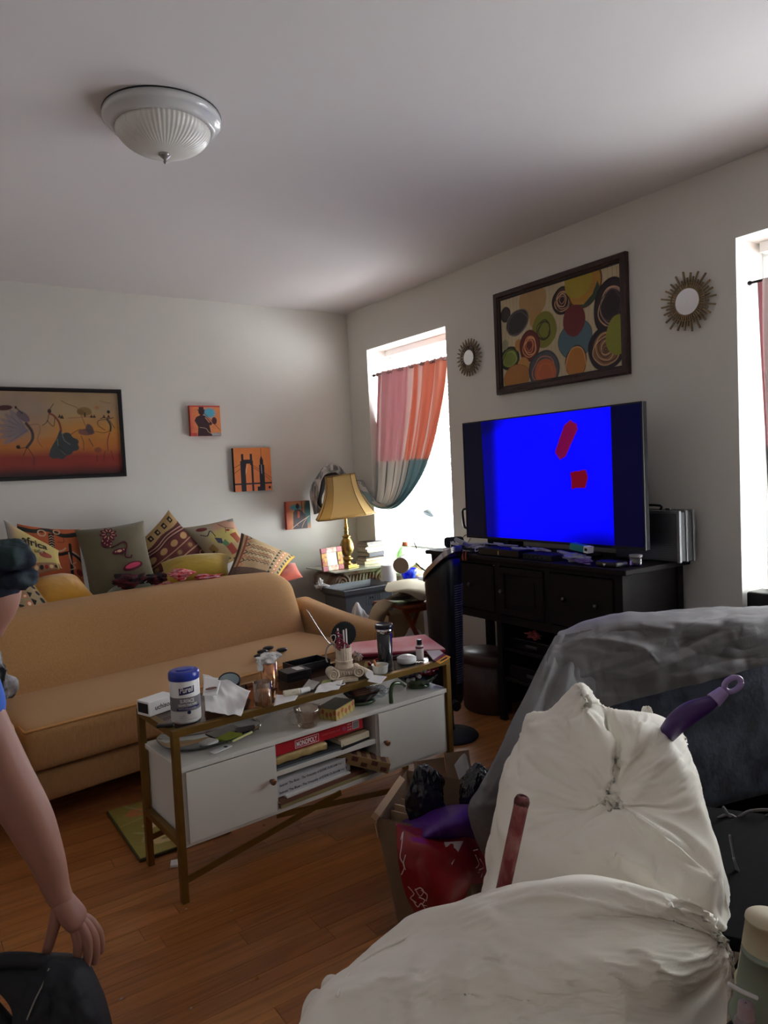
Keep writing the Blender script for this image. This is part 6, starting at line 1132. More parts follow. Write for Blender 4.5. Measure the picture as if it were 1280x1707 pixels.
rdx = thing('yarn_ball', 'small dusky red crumpled bundle on the media player under the sideboard', 'bundle', (-0.44, -2.45, 0.48)); obj('wrap', MB().grid(lump((-0.43, -2.45, 0.505), (0.04, 0.06, 0.025), 95, 0.3, 5)), mat('dusky_red', s8(150, 60, 66), 0.6, col2=s8(90, 70, 50), nscale=30), rdx, smooth=True)

# ================================================================== TOWER FAN
fx, fy = -0.867, -2.254
tf = thing('tower_fan', 'tall black tower fan on a round base, with a slanted chrome top', 'fan', (fx, fy, 0)); FA = math.radians(-81)
fm_ = Matrix.Translation((fx, fy, 0)) @ Matrix.Rotation(FA, 4, 'Z')
obj('base_disc', MB().lathe([(0.001, 0.0005), (0.135, 0.0005), (0.14, 0.008), (0.13, 0.02), (0.05, 0.032), (0.001, 0.034)], 56, mtx=fm_, cap=False), M_blackm, tf, smooth=True)
obj('pole', MB().lathe([(0.036, 0.03), (0.032, 0.10), (0.036, 0.22)], 24, mtx=fm_ @ Matrix.Translation((-0.03, 0, 0))), M_black, tf, smooth=True)
TL = lambda x, y: 0.915 + 0.80 * (x + 0.02)      # slanted top
def colfn(p):
    x, y, z = p; k = 0.80 + 0.2 * (z - 0.16) / 0.75; x2 = -0.02 + (x + 0.0) * k; y2 = y * k
    if z > 0.75: z = 0.75 + (z - 0.75) * (TL(x2, y2) - 0.75) / 0.155
    return tuple(fm_ @ Vector((x2, y2, z)))
obj('column', MB().rbox((-0.095, -0.078, 0.16), (0.095, 0.078, 0.905), 0.055, (4, 4, 26), fn=lambda p: colfn(p)), mat('satin_black', s8(20, 21, 28), 0.3), tf, smooth=True)
# chrome top plate
def topplate(h): return [fm_ @ Vector((-0.02 + x, y, TL(-0.02 + x, y) + h)) for x, y in [(0.106 * c_ / (abs(c_) ** 3 + abs(s_) ** 3) ** (1 / 3), 0.084 * s_ / (abs(c_) ** 3 + abs(s_) ** 3) ** (1 / 3)) for c_, s_ in [(math.cos(a), math.sin(a)) for a in np.linspace(0, 2 * PI, 41)[:-1]]]]
obj('chrome_top', MB().prism(topplate(-0.012), (0, 0, 0.034)), mat('brushed_chrome', s8(200, 196, 200), 0.22, metal=1.0), tf, smooth='auto', bevel=0.003)
for k in range(42):      # grille louvres on the front-right face
    z = 0.30 + k * 0.0125; kk_ = 0.80 + 0.2 * (z - 0.16) / 0.75
    obj('louvre', MB().tube([fm_ @ Vector((-0.02 + 0.0965 * kk_ * math.cos(a) / (abs(math.cos(a)) ** 3.2 + abs(math.sin(a)) ** 3.2) ** (1 / 3.2), 0.0795 * kk_ * math.sin(a) / (abs(math.cos(a)) ** 3.2 + abs(math.sin(a)) ** 3.2) ** (1 / 3.2), z)) for a in np.linspace(-0.25, 1.55, 12)], 0.0028, 5, 1), mat('louvre_grey', s8(92, 94, 104), 0.3), tf, smooth=True)
obj('pivot_knob', MB().cyl(fm_ @ Vector((0.06, -0.05, 0.2)), fm_ @ Vector((0.10, -0.07, 0.2)), 0.025), M_black, tf, smooth='auto')

# ================================================================== LAMP CORNER: pedestal, lamp, frame, books
pd = thing('pedestal_table', 'Ionic capital pedestal with a rectangular glass top in the room corner', 'side table', (-0.27, -0.30, 0))
M_stn = mat('aged_stone', s8(176, 164, 146), 0.85, noise=0.25, nscale=9, bump=0.3, bscale=60, col2=s8(120, 86, 68))
obj('glass_top', MB().rbox((-0.54, -0.53, 0.672), (-0.015, -0.07, 0.682), 0.004, 4), mat('grey_green_glass_slab', s8(150, 152, 140), 0.12, coat=0.4), pd, smooth=True)
obj('abacus', MB().box((-0.46, -0.47, 0.640), (-0.07, -0.11, 0.6715)), M_stn, pd, smooth=False, bevel=0.006); obj('echinus', MB().rbox((-0.46, -0.46, 0.55), (-0.07, -0.12, 0.640), 0.04, 4), M_stn, pd, smooth=True)
for sx, cx_ in ((-1, -0.445), (1, -0.085)):
    pts = [Vector((cx_ + (0.058 * (1 - t) + 0.005) * math.cos(PI / 2 + sx * t * 4.4 * PI), -0.475, 0.585 + (0.058 * (1 - t) + 0.005) * math.sin(PI / 2 + sx * t * 4.4 * PI))) for t in np.linspace(0, 1, 60)]
    obj('volute', MB().tube(pts, lambda t: 0.011 - 0.004 * t, 8, 1), M_stn, pd, smooth=True); obj('volute_drum', MB().cyl((cx_, -0.47, 0.585), (cx_, -0.11, 0.585), 0.06, n=32), M_stn, pd, smooth='auto')
for k in range(9): obj('flute_moulding', MB().bar((-0.38 + k * 0.03, -0.466, 0.575), (-0.365 + k * 0.03, -0.466, 0.635), 0.012, 0.012), M_stn, pd, smooth=False)
obj('shaft', MB().lathe([(0.15, 0.06), (0.145, 0.55)], 96, mtx=Matrix.Translation((-0.265, -0.29, 0)), rf=lambda a: 1 + 0.05 * abs(math.sin(8 * a))), M_stn, pd, smooth=True); obj('foot', MB().box((-0.45, -0.47, 0.0005), (-0.08, -0.11, 0.06)), M_stn, pd, smooth=False, bevel=0.006)
ZP = 0.6825; lp = Vector((-0.315, -0.35, ZP))
la = thing('table_lamp', 'turned brass table lamp with a cream bell shade', 'lamp', lp); q = Matrix.Translation(lp)
obj('base', MB().box((-0.062, -0.062, 0), (0.062, 0.062, 0.012), q @ Matrix.Rotation(0.3, 4, 'Z')).box((-0.052, -0.052, 0.012), (0.052, 0.052, 0.022), q @ Matrix.Rotation(0.3, 4, 'Z')), M_brass, la, smooth=False, bevel=0.002)
obj('stem', MB().lathe([(0.045, 0.022), (0.035, 0.03), (0.02, 0.042), (0.032, 0.055), (0.046, 0.066), (0.038, 0.078), (0.025, 0.085), (0.03, 0.095), (0.05, 0.125), (0.056, 0.155), (0.054, 0.18), (0.042, 0.21), (0.03, 0.225), (0.027, 0.235), (0.035, 0.24), (0.033, 0.247), (0.018, 0.252), (0.016, 0.275), (0.021, 0.28), (0.016, 0.286), (0.016, 0.305), (0.02, 0.31), (0.015, 0.316), (0.012, 0.36), (0.010, 0.45)], 36, mtx=q), M_brass, la, smooth=True)
sm_ = Matrix.Translation(lp + Vector((0, 0, 0.40))) @ Matrix.Rotation(math.radians(-24), 4, 'Z') @ Matrix.Rotation(math.radians(-5), 4, 'Y')
def shade_ring(t, extra=0.0):
    hw = 0.112 + 0.112 * (1 - t) ** 2.1; hd = 0.09 + 0.09 * (1 - t) ** 2.1; cc = 0.3; z = 0.325 * t
    return [(s1 * (hw + extra) * (1 if k == 0 else 1 - cc * 0.8), s2 * (hd + extra) * (1 - cc if k == 0 else 1), z) for s1, s2, kk in ((1, -1, (0, 1)), (1, 1, (0, 1)), (-1, 1, (1, 0)), (-1, -1, (1, 0))) for k in ()] or \
           [((hw + extra) * a, (hd + extra) * b, z) for a, b in ((1, -0.55), (1, 0.55), (0.62, 1), (-0.62, 1), (-1, 0.55), (-1, -0.55), (-0.62, -1), (0.62, -1))]
ts = np.linspace(0, 1, 16); G = [shade_ring(t) for t in ts]; vs = [sm_ @ Vector(p) for r_ in G for p in r_]; fs = [(i * 8 + k, i * 8 + (k + 1) % 8, (i + 1) * 8 + (k + 1) % 8, (i + 1) * 8 + k) for i in range(15) for k in range(8)]
sh_ = obj('lamp_shade', MB().add(vs, fs), mat('cream_silk', s8(214, 186, 126), 0.7, translucent=0.35, bump=0.1, bscale=200, stretch=(1, 1, 6)), la, smooth='auto', solid=0.0015)
M_tr = mat('dark_gold_trim', s8(140, 110, 62), 0.6)
for k in range(8): obj('seam', MB().tube([sm_ @ Vector(shade_ring(t, 0.001)[k]) for t in ts], 0.0028, 6, 1), M_tr, sh_, smooth=True)
for t in (0, 1): obj('rim_trim', MB().tube([sm_ @ Vector(p) for p in shade_ring(t, 0.001) + shade_ring(t, 0.001)[:1]], 0.0038, 6, 1), M_tr, sh_, smooth=True)
# picture frame
pfm = thing('photo_frame', 'small colourful square photo frame leaning beside the lamp base', 'photo frame', (-0.48, -0.42, ZP)); fm4 = Matrix.Translation(at(538, 949, y=-0.44) + Vector((0, 0, 0.0))) ; fm4 = Matrix.Translation((-0.585, -0.44, ZP + 0.001)) @ Matrix.Rotation(0.12, 4, 'Z') @ Matrix.Rotation(-0.14, 4, 'X'); fw, fh = 0.2, 0.178
M_fa = mat('pink_bead', s8(170, 90, 96), 0.5, noise=0.2, nscale=60); M_fb = mat('ochre_tile', s8(200, 160, 60), 0.5, col2=s8(160, 60, 44), nscale=35); M_fc = mat('cream_tile', s8(214, 206, 190), 0.5, col2=s8(200, 120, 100), nscale=20)
for x0, z0, x1, z1, m_ in ((0, 0, 0.05, 0.04, M_fa), (0.15, 0, 0.2, 0.04, M_fa), (0, 0.138, 0.05, fh, M_fa), (0.15, 0.138, 0.2, fh, M_fa), (0.05, 0, 0.15, 0.04, M_fc), (0.05, 0.138, 0.15, fh, M_fc), (0, 0.04, 0.05, 0.138, M_fb), (0.15, 0.04, 0.2, 0.138, M_fb)):
    obj('frame_tile', MB().box((x0 + .001, 0, z0 + .001), (x1 - .001, 0.014, z1 - .001), fm4), m_, pfm, smooth=False, bevel=0.002)
obj('backing', MB().box((0.002, 0.008, 0.002), (fw - .002, 0.016, fh - .002), fm4), M_wood, pfm, smooth=False); obj('photo', MB().box((0.05, 0.0065, 0.04), (0.15, 0.0075, 0.138), fm4), mat('pale_photo', s8(186, 190, 188), 0.25), pfm, smooth=False); obj('strut', MB().bar(fm4 @ Vector((0.1, 0.016, 0.12)), Vector((fm4 @ Vector((0.1, 0.1, 0)))[:2] + (ZP + 0.001,)), 0.03, 0.003, up=(0, 1, 0)), M_wood, pfm, smooth=False)
# books stack
z = ZP; rr_ = random.Random(4)
BK = [((200, 186, 160), 0.026, 0.20, 'cream thick book at the bottom of the corner pile'), ((176, 120, 70), 0.022, 0.18, 'tan paperback second from the bottom of the corner pile'), ((44, 40, 44), 0.010, 0.18, 'thin black book third from the bottom of the corner pile'), ((52, 50, 58), 0.032, 0.17, 'thick dark grey book in the middle of the corner pile'), ((34, 34, 36), 0.008, 0.165, 'thin black notebook on the thick dark grey book'), ((196, 190, 178), 0.020, 0.165, 'pale paperback in the upper half of the corner pile'), ((206, 200, 190), 0.014, 0.17, 'off-white book above the pale paperback'), ((60, 58, 62), 0.008, 0.18, 'slim charcoal book near the top of the corner pile'), ((190, 184, 176), 0.011, 0.18, 'light grey booklet under the top black book'), ((150, 146, 140), 0.006, 0.17, 'thin grey booklet, second from the top of the corner pile'), ((40, 38, 40), 0.014, 0.16, 'black hardback on the very top of the corner pile')]
for k, (c_, h, l, lb) in enumerate(BK):
    m_ = Matrix.Translation((-0.055, -0.28, z)) @ Matrix.Rotation(-PI / 2 + 0.25 + rr_.uniform(-0.12, 0.12), 4, 'Z') @ Matrix.Rotation(PI / 2, 4, 'Z') @ Matrix.Rotation(-0.15, 4, 'Z') @ Matrix.Translation((-l / 2 + rr_.uniform(-.01, .01), -0.07, 0))
    t = thing('book', lb, 'book', m_ @ Vector((l / 2, 0.06, 0)), group='books piled on the pedestal table'); bind(t, m_, l, 0.13, h, mc('pile_cover_%d' % k, c_), M_pages, spine=(k % 3 != 1)); z += h + 0.0006
# curtain tail end object: grey bin / printer
bn = thing('storage_bin', 'grey plastic storage bin with a flared rim, behind the sofa arm', 'storage bin', (-0.48, -0.75, 0)); M_gp = mat('slate_plastic', s8(96, 102, 110), 0.45)
bmx = Matrix.Translation((-0.47, -0.74, 0)) @ Matrix.Rotation(0.05, 4, 'Z'); bw_, bd_ = 0.205, 0.135
for lo, hi in (((-bw_, -bd_, 0.012), (bw_, -bd_ + 0.006, 0.56)), ((-bw_, bd_ - 0.006, 0.012), (bw_, bd_, 0.56)), ((-bw_, -bd_ + .006, 0.012), (-bw_ + 0.006, bd_ - .006, 0.56)), ((bw_ - 0.006, -bd_ + .006, 0.012), (bw_, bd_ - .006, 0.56))): obj('bin_wall', MB().box(lo, hi, bmx), M_gp, bn, smooth=False)
obj('bin_floor', MB().box((-bw_, -bd_, 0.0005), (bw_, bd_, 0.012), bmx), M_gp, bn, smooth=False)
obj('rim', MB().grid(np.array([[tuple(bmx @ Vector(((bw_ + e) * a, (bd_ + e) * b, z_))) for a, b in ((-1, -1), (1, -1), (1, 1), (-1, 1), (-1, -1))] for e, z_ in ((0.0, 0.545), (0.022, 0.57), (0.03, 0.60), (0.026, 0.604), (0.0, 0.575), (-0.008, 0.56))])), M_gp, bn, smooth=False)
obj('hand_slot', MB().box((-0.0, -bd_ - 0.0008, 0.515), (0.03, -bd_ - 0.0002, 0.53), bmx), M_blackm, bn, smooth=False); obj('hand_slot', MB().box((0.02, -bd_ - 0.0008, 0.45), (0.10, -bd_ - 0.0002, 0.48), bmx), M_blackm, bn, smooth=False)
for k in range(8): obj('vent_rib', MB().box((-0.03 + 0.02 * k, -bd_ - 0.002, 0.47), (-0.024 + 0.02 * k, -bd_, 0.545), bmx), M_gp, bn, smooth=False)
cloth('plastic_bag', 'white crumpled plastic bag peeking out left of the grey storage bin', 'plastic bag', [lump(at(535, 975, y=-0.62), (0.05, 0.06, 0.04), 101, 0.35, 6)], mat('white_poly_bag', s8(226, 226, 228), 0.35, translucent=0.2))
cloth('plastic_bag', 'large white plastic bag between the sofa arm and the tray table', 'plastic bag', [lump(Vector((-0.62, -0.98, 0.26)), (0.13, 0.10, 0.25), 103, 0.12, 4, n=90), lump(Vector((-0.36, -1.25, 0.18)), (0.09, 0.08, 0.175), 104, 0.12, 4, n=72)], MATS['white_poly_bag'])
pb_ = thing('paper_bag', 'beige crumpled bag standing under the tray table', 'bag', (-0.3, -1.0, 0)); obj('bag_body', MB().grid(crumple(np.array([[tuple(Vector((-0.33 + 0.15 * a, -1.06 + 0.07 * b, z_))) for a, b in ((-1, -1), (0, -1.1), (1, -1), (1.05, 0), (1, 1), (0, 1.1), (-1, 1), (-1.05, 0), (-1, -1))] for z_ in np.linspace(0.002, 0.43, 12)]), 0.012, 9, 5)), mat('beige_canvas', s8(176, 158, 128), 0.9, bump=0.2, bscale=100), pb_, smooth=True)
cloth('jacket', 'beige cloth jacket hanging off the left side of the tray table', 'jacket', [surf([[at(640, 998, y=-1.25), at(622, 1010, y=-1.28), at(612, 1040, y=-1.30), at(618, 1055, y=-1.30)], [at(655, 1004, y=-1.32), at(640, 1020, y=-1.36), at(632, 1035, y=-1.34), at(632, 1054, y=-1.33)], [at(662, 1005, y=-1.25), at(650, 1015, y=-1.28), at(642, 1030, y=-1.26), at(636, 1048, y=-1.25)]], 14, 24)], mat('beige_canvas'), solid=0.004)
# tray table
tt = thing('tray_table', 'folding wooden tray table with crossed legs by the window', 'tray table', (-0.36, -1.25, 0)); ZY = 0.535
obj('table_top', MB().rbox((-0.56, -1.42, ZY - 0.018), (-0.14, -1.06, ZY), 0.006, 4), M_wood, tt, smooth=True); obj('apron', MB().box((-0.53, -1.395, ZY - 0.05), (-0.17, -1.375, ZY - 0.018)), M_wood, tt, smooth=False)
for y in (-1.37, -1.12):
    for a, b in ((-0.51, -0.24), (-0.19, -0.46)): obj('leg', MB().bar((a, y + (0.012 if a < -0.3 else -0.012), ZY - 0.03), (b, y + (0.012 if a < -0.3 else -0.012), 0.001), 0.02, 0.032, up=(0, 1, 0)), M_wood, tt, smooth=False, bevel=0.002)
for z_, x_ in ((0.12, -0.29), (0.12, -0.42)): obj('stretcher', MB().bar((x_, -1.36, z_), (x_, -1.13, z_), 0.014, 0.02), M_wood, tt, smooth=False)
u, v = np.meshgrid(np.linspace(0, 1, 40), np.linspace(0, 1, 30)); 
cloth('folded_clothes', 'grey and cream folded clothes heaped on the tray table', 'clothes', [lump(Vector((-0.38, -1.28, ZY + 0.036)), (0.19, 0.14, 0.036), 111, 0.22, 4, n=80)], mat('grey_cream_fleece', s8(84, 78, 72), 0.9, col2=s8(176, 166, 146), nscale=7, bump=0.3, bscale=60))
cloth('canvas_cloth', 'cream canvas cloth laid over the folded clothes, with one pointed corner hanging', 'cloth', [crumple(surf([[at(646, 972, y=-1.1), at(680, 966, y=-1.05), at(716, 965, y=-1.05)], [at(642, 985, y=-1.33), at(680, 978, y=-1.36), at(715, 982, y=-1.36)], [at(660, 987, y=-1.42), at(682, 984, y=-1.44), at(713, 990, y=-1.44)], [at(676, 984, y=-1.43), at(700, 1000, y=-1.45), at(712, 998, y=-1.44)]], 24, 30), 0.004, 7, 3)], mat('cream_canvas', s8(200, 190, 164), 0.85, bump=0.2, bscale=120), solid=0.003)
ZZ = ZY + 0.077
ph = obj('black_sandal', MB().rbox((-0.055, -0.1, 0), (0.055, 0.1, 0.012), 0.006, 5, mtx=Matrix.Translation(at(697, 968, z=ZZ + 0.015)) @ Matrix.Rotation(1.1, 4, 'Z')), M_blackm, None, smooth=True); tag(ph, 'flat dark grey sole-shaped object on the cream cloth', 'sole')
bb_ = at(682, 967, z=ZZ); bo2 = thing('blue_glass_bowl', 'vivid blue glass bowl on the tray table below the grey lamp head', 'bowl', bb_); obj('bowl_wall', MB().lathe([(0.001, 0.002), (0.035, 0.002), (0.048, 0.02), (0.06, 0.06), (0.062, 0.085), (0.058, 0.085), (0.05, 0.04), (0.03, 0.01), (0.001, 0.01)], 40, mtx=Matrix.Translation(bb_), cap=False), mat('cobalt_glass', s8(40, 60, 220), 0.06, coat=0.6, translucent=0.5, col2=s8(120, 150, 250), nscale=25), bo2, smooth=True)
dl = thing('desk_lamp', 'desk lamp with a pale grey cylindrical head tilted over the tray table', 'lamp', at(700, 968, z=ZZ)); a_ = at(668, 943, y=-1.25); b_ = at(690, 926, y=-1.05); ax_ = (b_ - a_).normalized()
obj('lamp_head', MB().cyl(a_, b_, 0.056, 0.05, 40), mat('pale_grey_enamel', s8(206, 202, 198), 0.4), dl, smooth='auto'); obj('diffuser', MB().cyl(a_ - ax_ * 0.002, a_ + ax_ * 0.001, 0.053, n=40), mat('taupe_diffuser', s8(150, 134, 122), 0.5), dl, smooth='auto'); obj('arm', MB().tube([at(690, 935, y=-1.12), at(700, 945, y=-1.15), at(716, 958, y=-1.2), at(724, 975, y=-1.2)], 0.0055, 8, 4), M_blackm, dl, smooth=True); obj('arm', MB().tube([at(688, 932, y=-1.05), at(694, 915, y=-0.95), at(690, 905, y=-0.9)], 0.005, 8, 4), M_blackm, dl, smooth=True)
obj('foot', MB().lathe([(0.001, 0), (0.05, 0), (0.05, 0.008), (0.001, 0.01)], 32, mtx=Matrix.Translation((-0.2, -1.22, ZY + 0.0005))), M_blackm, dl, smooth='auto')
# window ledge: green bottle, white cone, clear bottle, amber jar
ZW = SILL + 0.023
def bottle(label, p, prof, mt, extra=None):
    t = thing('bottle', label, 'bottle', p); obj('glass_body', MB().lathe(prof, 36, mtx=Matrix.Translation(p), cap=False), mt, t, smooth=True); return t
gb = Vector((0.07, -0.60, ZW)); g_ = bottle('tall green glass bottle with a red label on the window sill', gb, [(0.001, 0), (0.07, 0), (0.085, 0.02), (0.095, 0.08), (0.085, 0.14), (0.05, 0.19), (0.026, 0.21), (0.02, 0.26), (0.022, 0.27), (0.018, 0.272), (0.018, 0.33), (0.012, 0.335)], thin_glass('green_bottle_glass', (0.62, 0.85, 0.55), 0.15)); obj('neck_label', MB().lathe([(0.0265, 0.205), (0.0235, 0.235)], 30, mtx=Matrix.Translation(gb), cap=False), mat('red_label', s8(190, 90, 56), 0.5), g_, smooth=True)
aj = bottle('amber glass jar on the window sill in front of the green bottle', Vector((0.0, -0.80, ZW)), [(0.001, 0), (0.055, 0), (0.062, 0.01), (0.065, 0.09), (0.05, 0.12), (0.035, 0.13)], thin_glass('amber_jar_glass', (0.8, 0.65, 0.48), 0.12))
cbt = bottle('clear glass bottle with a grey cap standing on the window sill', Vector((0.12, -1.18, ZW)), [(0.001, 0), (0.05, 0), (0.055, 0.01), (0.055, 0.10), (0.02, 0.16), (0.018, 0.2)], thin_glass('cool_clear_glass', (0.86, 0.88, 0.86), 0.15)); obj('cap', MB().cyl((0.12, -1.18, ZW + 0.198), (0.12, -1.18, ZW + 0.225), 0.02), mat('grey_plastic'), cbt, smooth='auto')
wc = thing('paper_roll', 'white paper roll standing by the corner of the window sill', 'paper roll', at(650, 975, y=-0.70)); pcn = at(648, 973, y=-0.72); obj('roll', MB().lathe([(0.001, 0), (0.06, 0), (0.055, 0.135), (0.02, 0.135), (0.018, 0.10), (0.001, 0.1)], 36, mtx=Matrix.Translation((pcn.x, pcn.y, ZP - 0.1))), M_paper, wc, smooth='auto')
stool = thing('plant_stool', 'narrow white stand carrying the paper roll beside the pedestal', 'stand', (pcn.x, pcn.y, 0)); obj('column', MB().lathe([(0.06, 0.0005), (0.03, 0.03), (0.025, ZP - 0.13), (0.06, ZP - 0.10)], 24, mtx=Matrix.Translation((pcn.x, pcn.y, 0))), M_white, stool, smooth=True)
# hanging ornament in the window
ho = thing('suncatcher', 'clear half-round suncatcher hanging on thin cords in the window', 'suncatcher', (0.03, -1.0, 1.1)); om = at(714, 858, x=0.06); obj('glass_dome', MB().lathe([(0.001, 0.04), (0.03, 0.032), (0.045, 0.01), (0.046, 0.0), (0.04, 0.002), (0.001, 0.03)], 30, mtx=Matrix.Translation(om) @ Matrix.Rotation(0.5, 4, 'Y'), cap=False), mat('pale_grey_acrylic', s8(170, 180, 184), 0.15, translucent=0.3), ho, smooth=True)
for a, b in (((706, 775), (714, 852)), ((695, 825), (708, 852)), ((718, 862), (736, 890))): obj('cord', MB().tube([at(*a, x=0.1), at(*b, x=0.06)], 0.0015, 5, 1), mat('grey_ribbon'), ho, smooth=True)
# lantern-like black box on the sill of the right window
lb_ = thing('black_gadget', 'black glossy gadget on the sill of the right-hand window', 'gadget', (0.05, -3.42, ZW)); obj('housing', MB().rbox((-0.01, -3.53, ZW), (0.12, -3.385, 0.79), 0.012, 4), M_black, lb_, smooth=True)

# ================================================================== CURTAINS
rod1 = thing('curtain_rod', 'thin dark curtain rod across the left window recess', 'curtain rod', (0.05, -0.78, 2.195)); obj('rod', MB().cyl((0.05, -1.282, 2.193), (0.05, -0.30, 2.196), 0.006), M_blackm, rod1, smooth='auto'); obj('finial', MB().grid(lump((0.05, -0.298, 2.196), (0.011, 0.011, 0.011), 1, 0.0, 1, n=16)), M_blackm, rod1, smooth=True)
rod2 = thing('curtain_rod', 'thin dark curtain rod across the right window recess', 'curtain rod', (0.05, -3.9, 2.195)); obj('rod', MB().cyl((0.05, -4.398, 2.196), (0.05, -3.40, 2.196), 0.006), M_blackm, rod2, smooth='auto'); obj('finial', MB().grid(lump((0.05, -3.396, 2.196), (0.011, 0.011, 0.011), 1, 0.0, 1, n=16)), M_blackm, rod2, smooth=True)
def stripes(u, v, vsplit):
    c = np.zeros(u.shape + (3,)); pk, og, gy, lt, bkk, tl, wt_ = [np.array(s8(*q)) for q in ((220, 180, 184), (228, 170, 150), (160, 162, 162), (216, 212, 206), (62, 62, 66), (140, 166, 170), (232, 222, 220))]
    up = np.where((u < 0.47)[..., None], pk, og)
    for a, b in ((0.08, 0.12), (0.2, 0.235), (0.33, 0.36), (0.45, 0.48), (0.6, 0.62), (0.7, 0.715), (0.84, 0.86)): up = np.where(((u > a) & (u < b))[..., None], wt_, up)
    dn = np.where((u < 0.62)[..., None], gy, tl)
    for a, b, q in ((0.10, 0.19, lt), (0.19, 0.21, bkk), (0.25, 0.33, lt), (0.33, 0.355, bkk), (0.37, 0.47, lt), (0.47, 0.49, bkk), (0.52, 0.6, lt), (0.6, 0.615, bkk)): dn = np.where(((u > a) & (u < b))[..., None], q, dn)
    return np.where((v < vsplit)[..., None], up, dn)
def atx(px, py, x=0.05): return at(px, py, x=x)
Lp = [(630, 622), (627, 680), (625, 740), (624, 790), (624, 822), (622, 836), (612, 826), (604, 808), (598, 800)]
Rp = [(746, 597), (742, 645), (733, 695), (722, 740), (705, 788), (682, 824), (656, 847), (628, 845), (606, 822)]
rows = []
for i, (l, r) in enumerate(zip(Lp, Rp)):
    row = []
    for k in range(7):
        t = k / 6; px = l[0] + (r[0] - l[0]) * t; py = l[1] + (r[1] - l[1]) * t
        if 4 <= i: py += [0, 0, 0, 0, 6, 8, 6, 4, 2][i] * math.sin(PI * t)
        row.append(atx(px, py, 0.05 - (0.03 * max(0, i - 3))))
    rows.append(row)
rows.append([Vector((-0.18 - 0.02 * k / 6, -0.16, 1.33 - 0.012 * k)) for k in range(7)]); rows.append([Vector((-0.24 - 0.01 * k, -0.13, 1.28 - 0.01 * k)) for k in range(7)])
NV, NU = 130, 150; G = surf(rows, NV, NU); u, v = np.meshgrid(np.linspace(0, 1, NU), np.linspace(0, 1, NV))
fold = 0.027 * np.sin(u * 2 * PI * 6.5 + 0.8 * np.sin(v * 5)) * (0.75 + 0.25 * np.cos(v * 9)) + 0.008 * np.sin(u * 2 * PI * 15 + v * 3) * np.clip(1 - v * 1.3, 0.15, 1)
G[..., 0] += fold * np.where(v > 0.6, 0.9, 1.0); G[..., 1] += 0.012 * np.sin(u * 2 * PI * 6.5 + 1.2) * np.clip(v * 3, 0, 1)
vz = (2.2 - G[..., 2])
cu = thing('curtain', 'striped pink, orange, grey and teal curtain swept left across the left window', 'curtain', (0.05, -0.78, 1.2)); M_cur = paintmat('curtain_cloth', 0.9, 0.15, 250, translucent=0.16)
zs = G[:, :, 2]; split = np.where(v < 0.62, (zs < 1.47 + 0.0 * u), 1).astype(float)
sp_ = 0.44
obj('cloth_panel', MB().grid(G), M_cur, cu, smooth=True, colors=stripes(u, np.where(zs < 1.50, 1.0, 0.0) if True else v, 0.5).reshape(-1, 3), solid=0.002)
obj('rod_pocket', MB().tube([(0.05 + 0.004 * math.sin(i), y, 2.196 + 0.004 * math.sin(i * 2.2)) for i, y in enumerate(np.linspace(-0.34, -1.27, 34))], lambda t: 0.013 + 0.004 * math.sin(t * 150), 8, 2), mat('dusty_pink_cloth', s8(214, 180, 180), 0.9, translucent=0.3), cu, smooth=True)
# the tail of the curtain bunched behind the lamp shade
M_tail = mat('grey_striped_tail', s8(110, 112, 114), 0.9, col2=s8(206, 202, 196), nscale=9, stretch=(4, 4, 0.6))
tl_ = [obj('cloth_panel', MB().tube(pts, lambda t, a=a: a * (1 + 0.25 * math.sin(t * 20)), 10, 6), m_, cu, smooth=True) for pts, a, m_ in (
    ([Vector((-0.10, -0.13, 1.22)), Vector((-0.14, -0.13, 1.35)), Vector((-0.25, -0.13, 1.46)), Vector((-0.36, -0.12, 1.44)), Vector((-0.44, -0.12, 1.32)), Vector((-0.46, -0.12, 1.20)), Vector((-0.43, -0.12, 1.12))], 0.032, M_tail),
    ([Vector((-0.13, -0.10, 1.30)), Vector((-0.22, -0.10, 1.40)), Vector((-0.33, -0.09, 1.40)), Vector((-0.40, -0.09, 1.28)), Vector((-0.40, -0.09, 1.12))], 0.035, mat('charcoal_stripe', s8(60, 58, 60), 0.9)),
    ([Vector((-0.10, -0.14, 1.18)), Vector((-0.10, -0.12, 1.12)), Vector((-0.03, -0.12, 1.10)), Vector((0.0 - 0.04, -0.15, 1.16))], 0.022, mat('pale_stripe', s8(206, 204, 200), 0.9)))]
# right window curtain
rows = [[Vector((0.05, y, 2.196)) for y in np.linspace(-3.43, -3.98, 6)], [Vector((0.05, y, 1.9)) for y in np.linspace(-3.435, -3.93, 6)], [Vector((0.05, y, 1.5)) for y in np.linspace(-3.45, -3.88, 6)], [Vector((0.04, y, 1.15)) for y in np.linspace(-3.47, -3.82, 6)], [Vector((0.03, y, 0.80)) for y in np.linspace(-3.50, -3.78, 6)]]
G = surf(rows, 60, 110); u, v = np.meshgrid(np.linspace(0, 1, 110), np.linspace(0, 1, 60)); G[..., 0] += 0.02 * np.sin(u * 2 * PI * 8 + 0.5 * np.sin(v * 4)); 
cu2 = thing('curtain', 'pink and grey striped curtain hanging in the window at the right edge', 'curtain', (0.05, -3.8, 1.2)); obj('cloth_panel', MB().grid(G), M_cur, cu2, smooth=True, colors=stripes(u, np.where(G[..., 2] < 1.44, 1.0, 0.0), 0.5).reshape(-1, 3), solid=0.002)
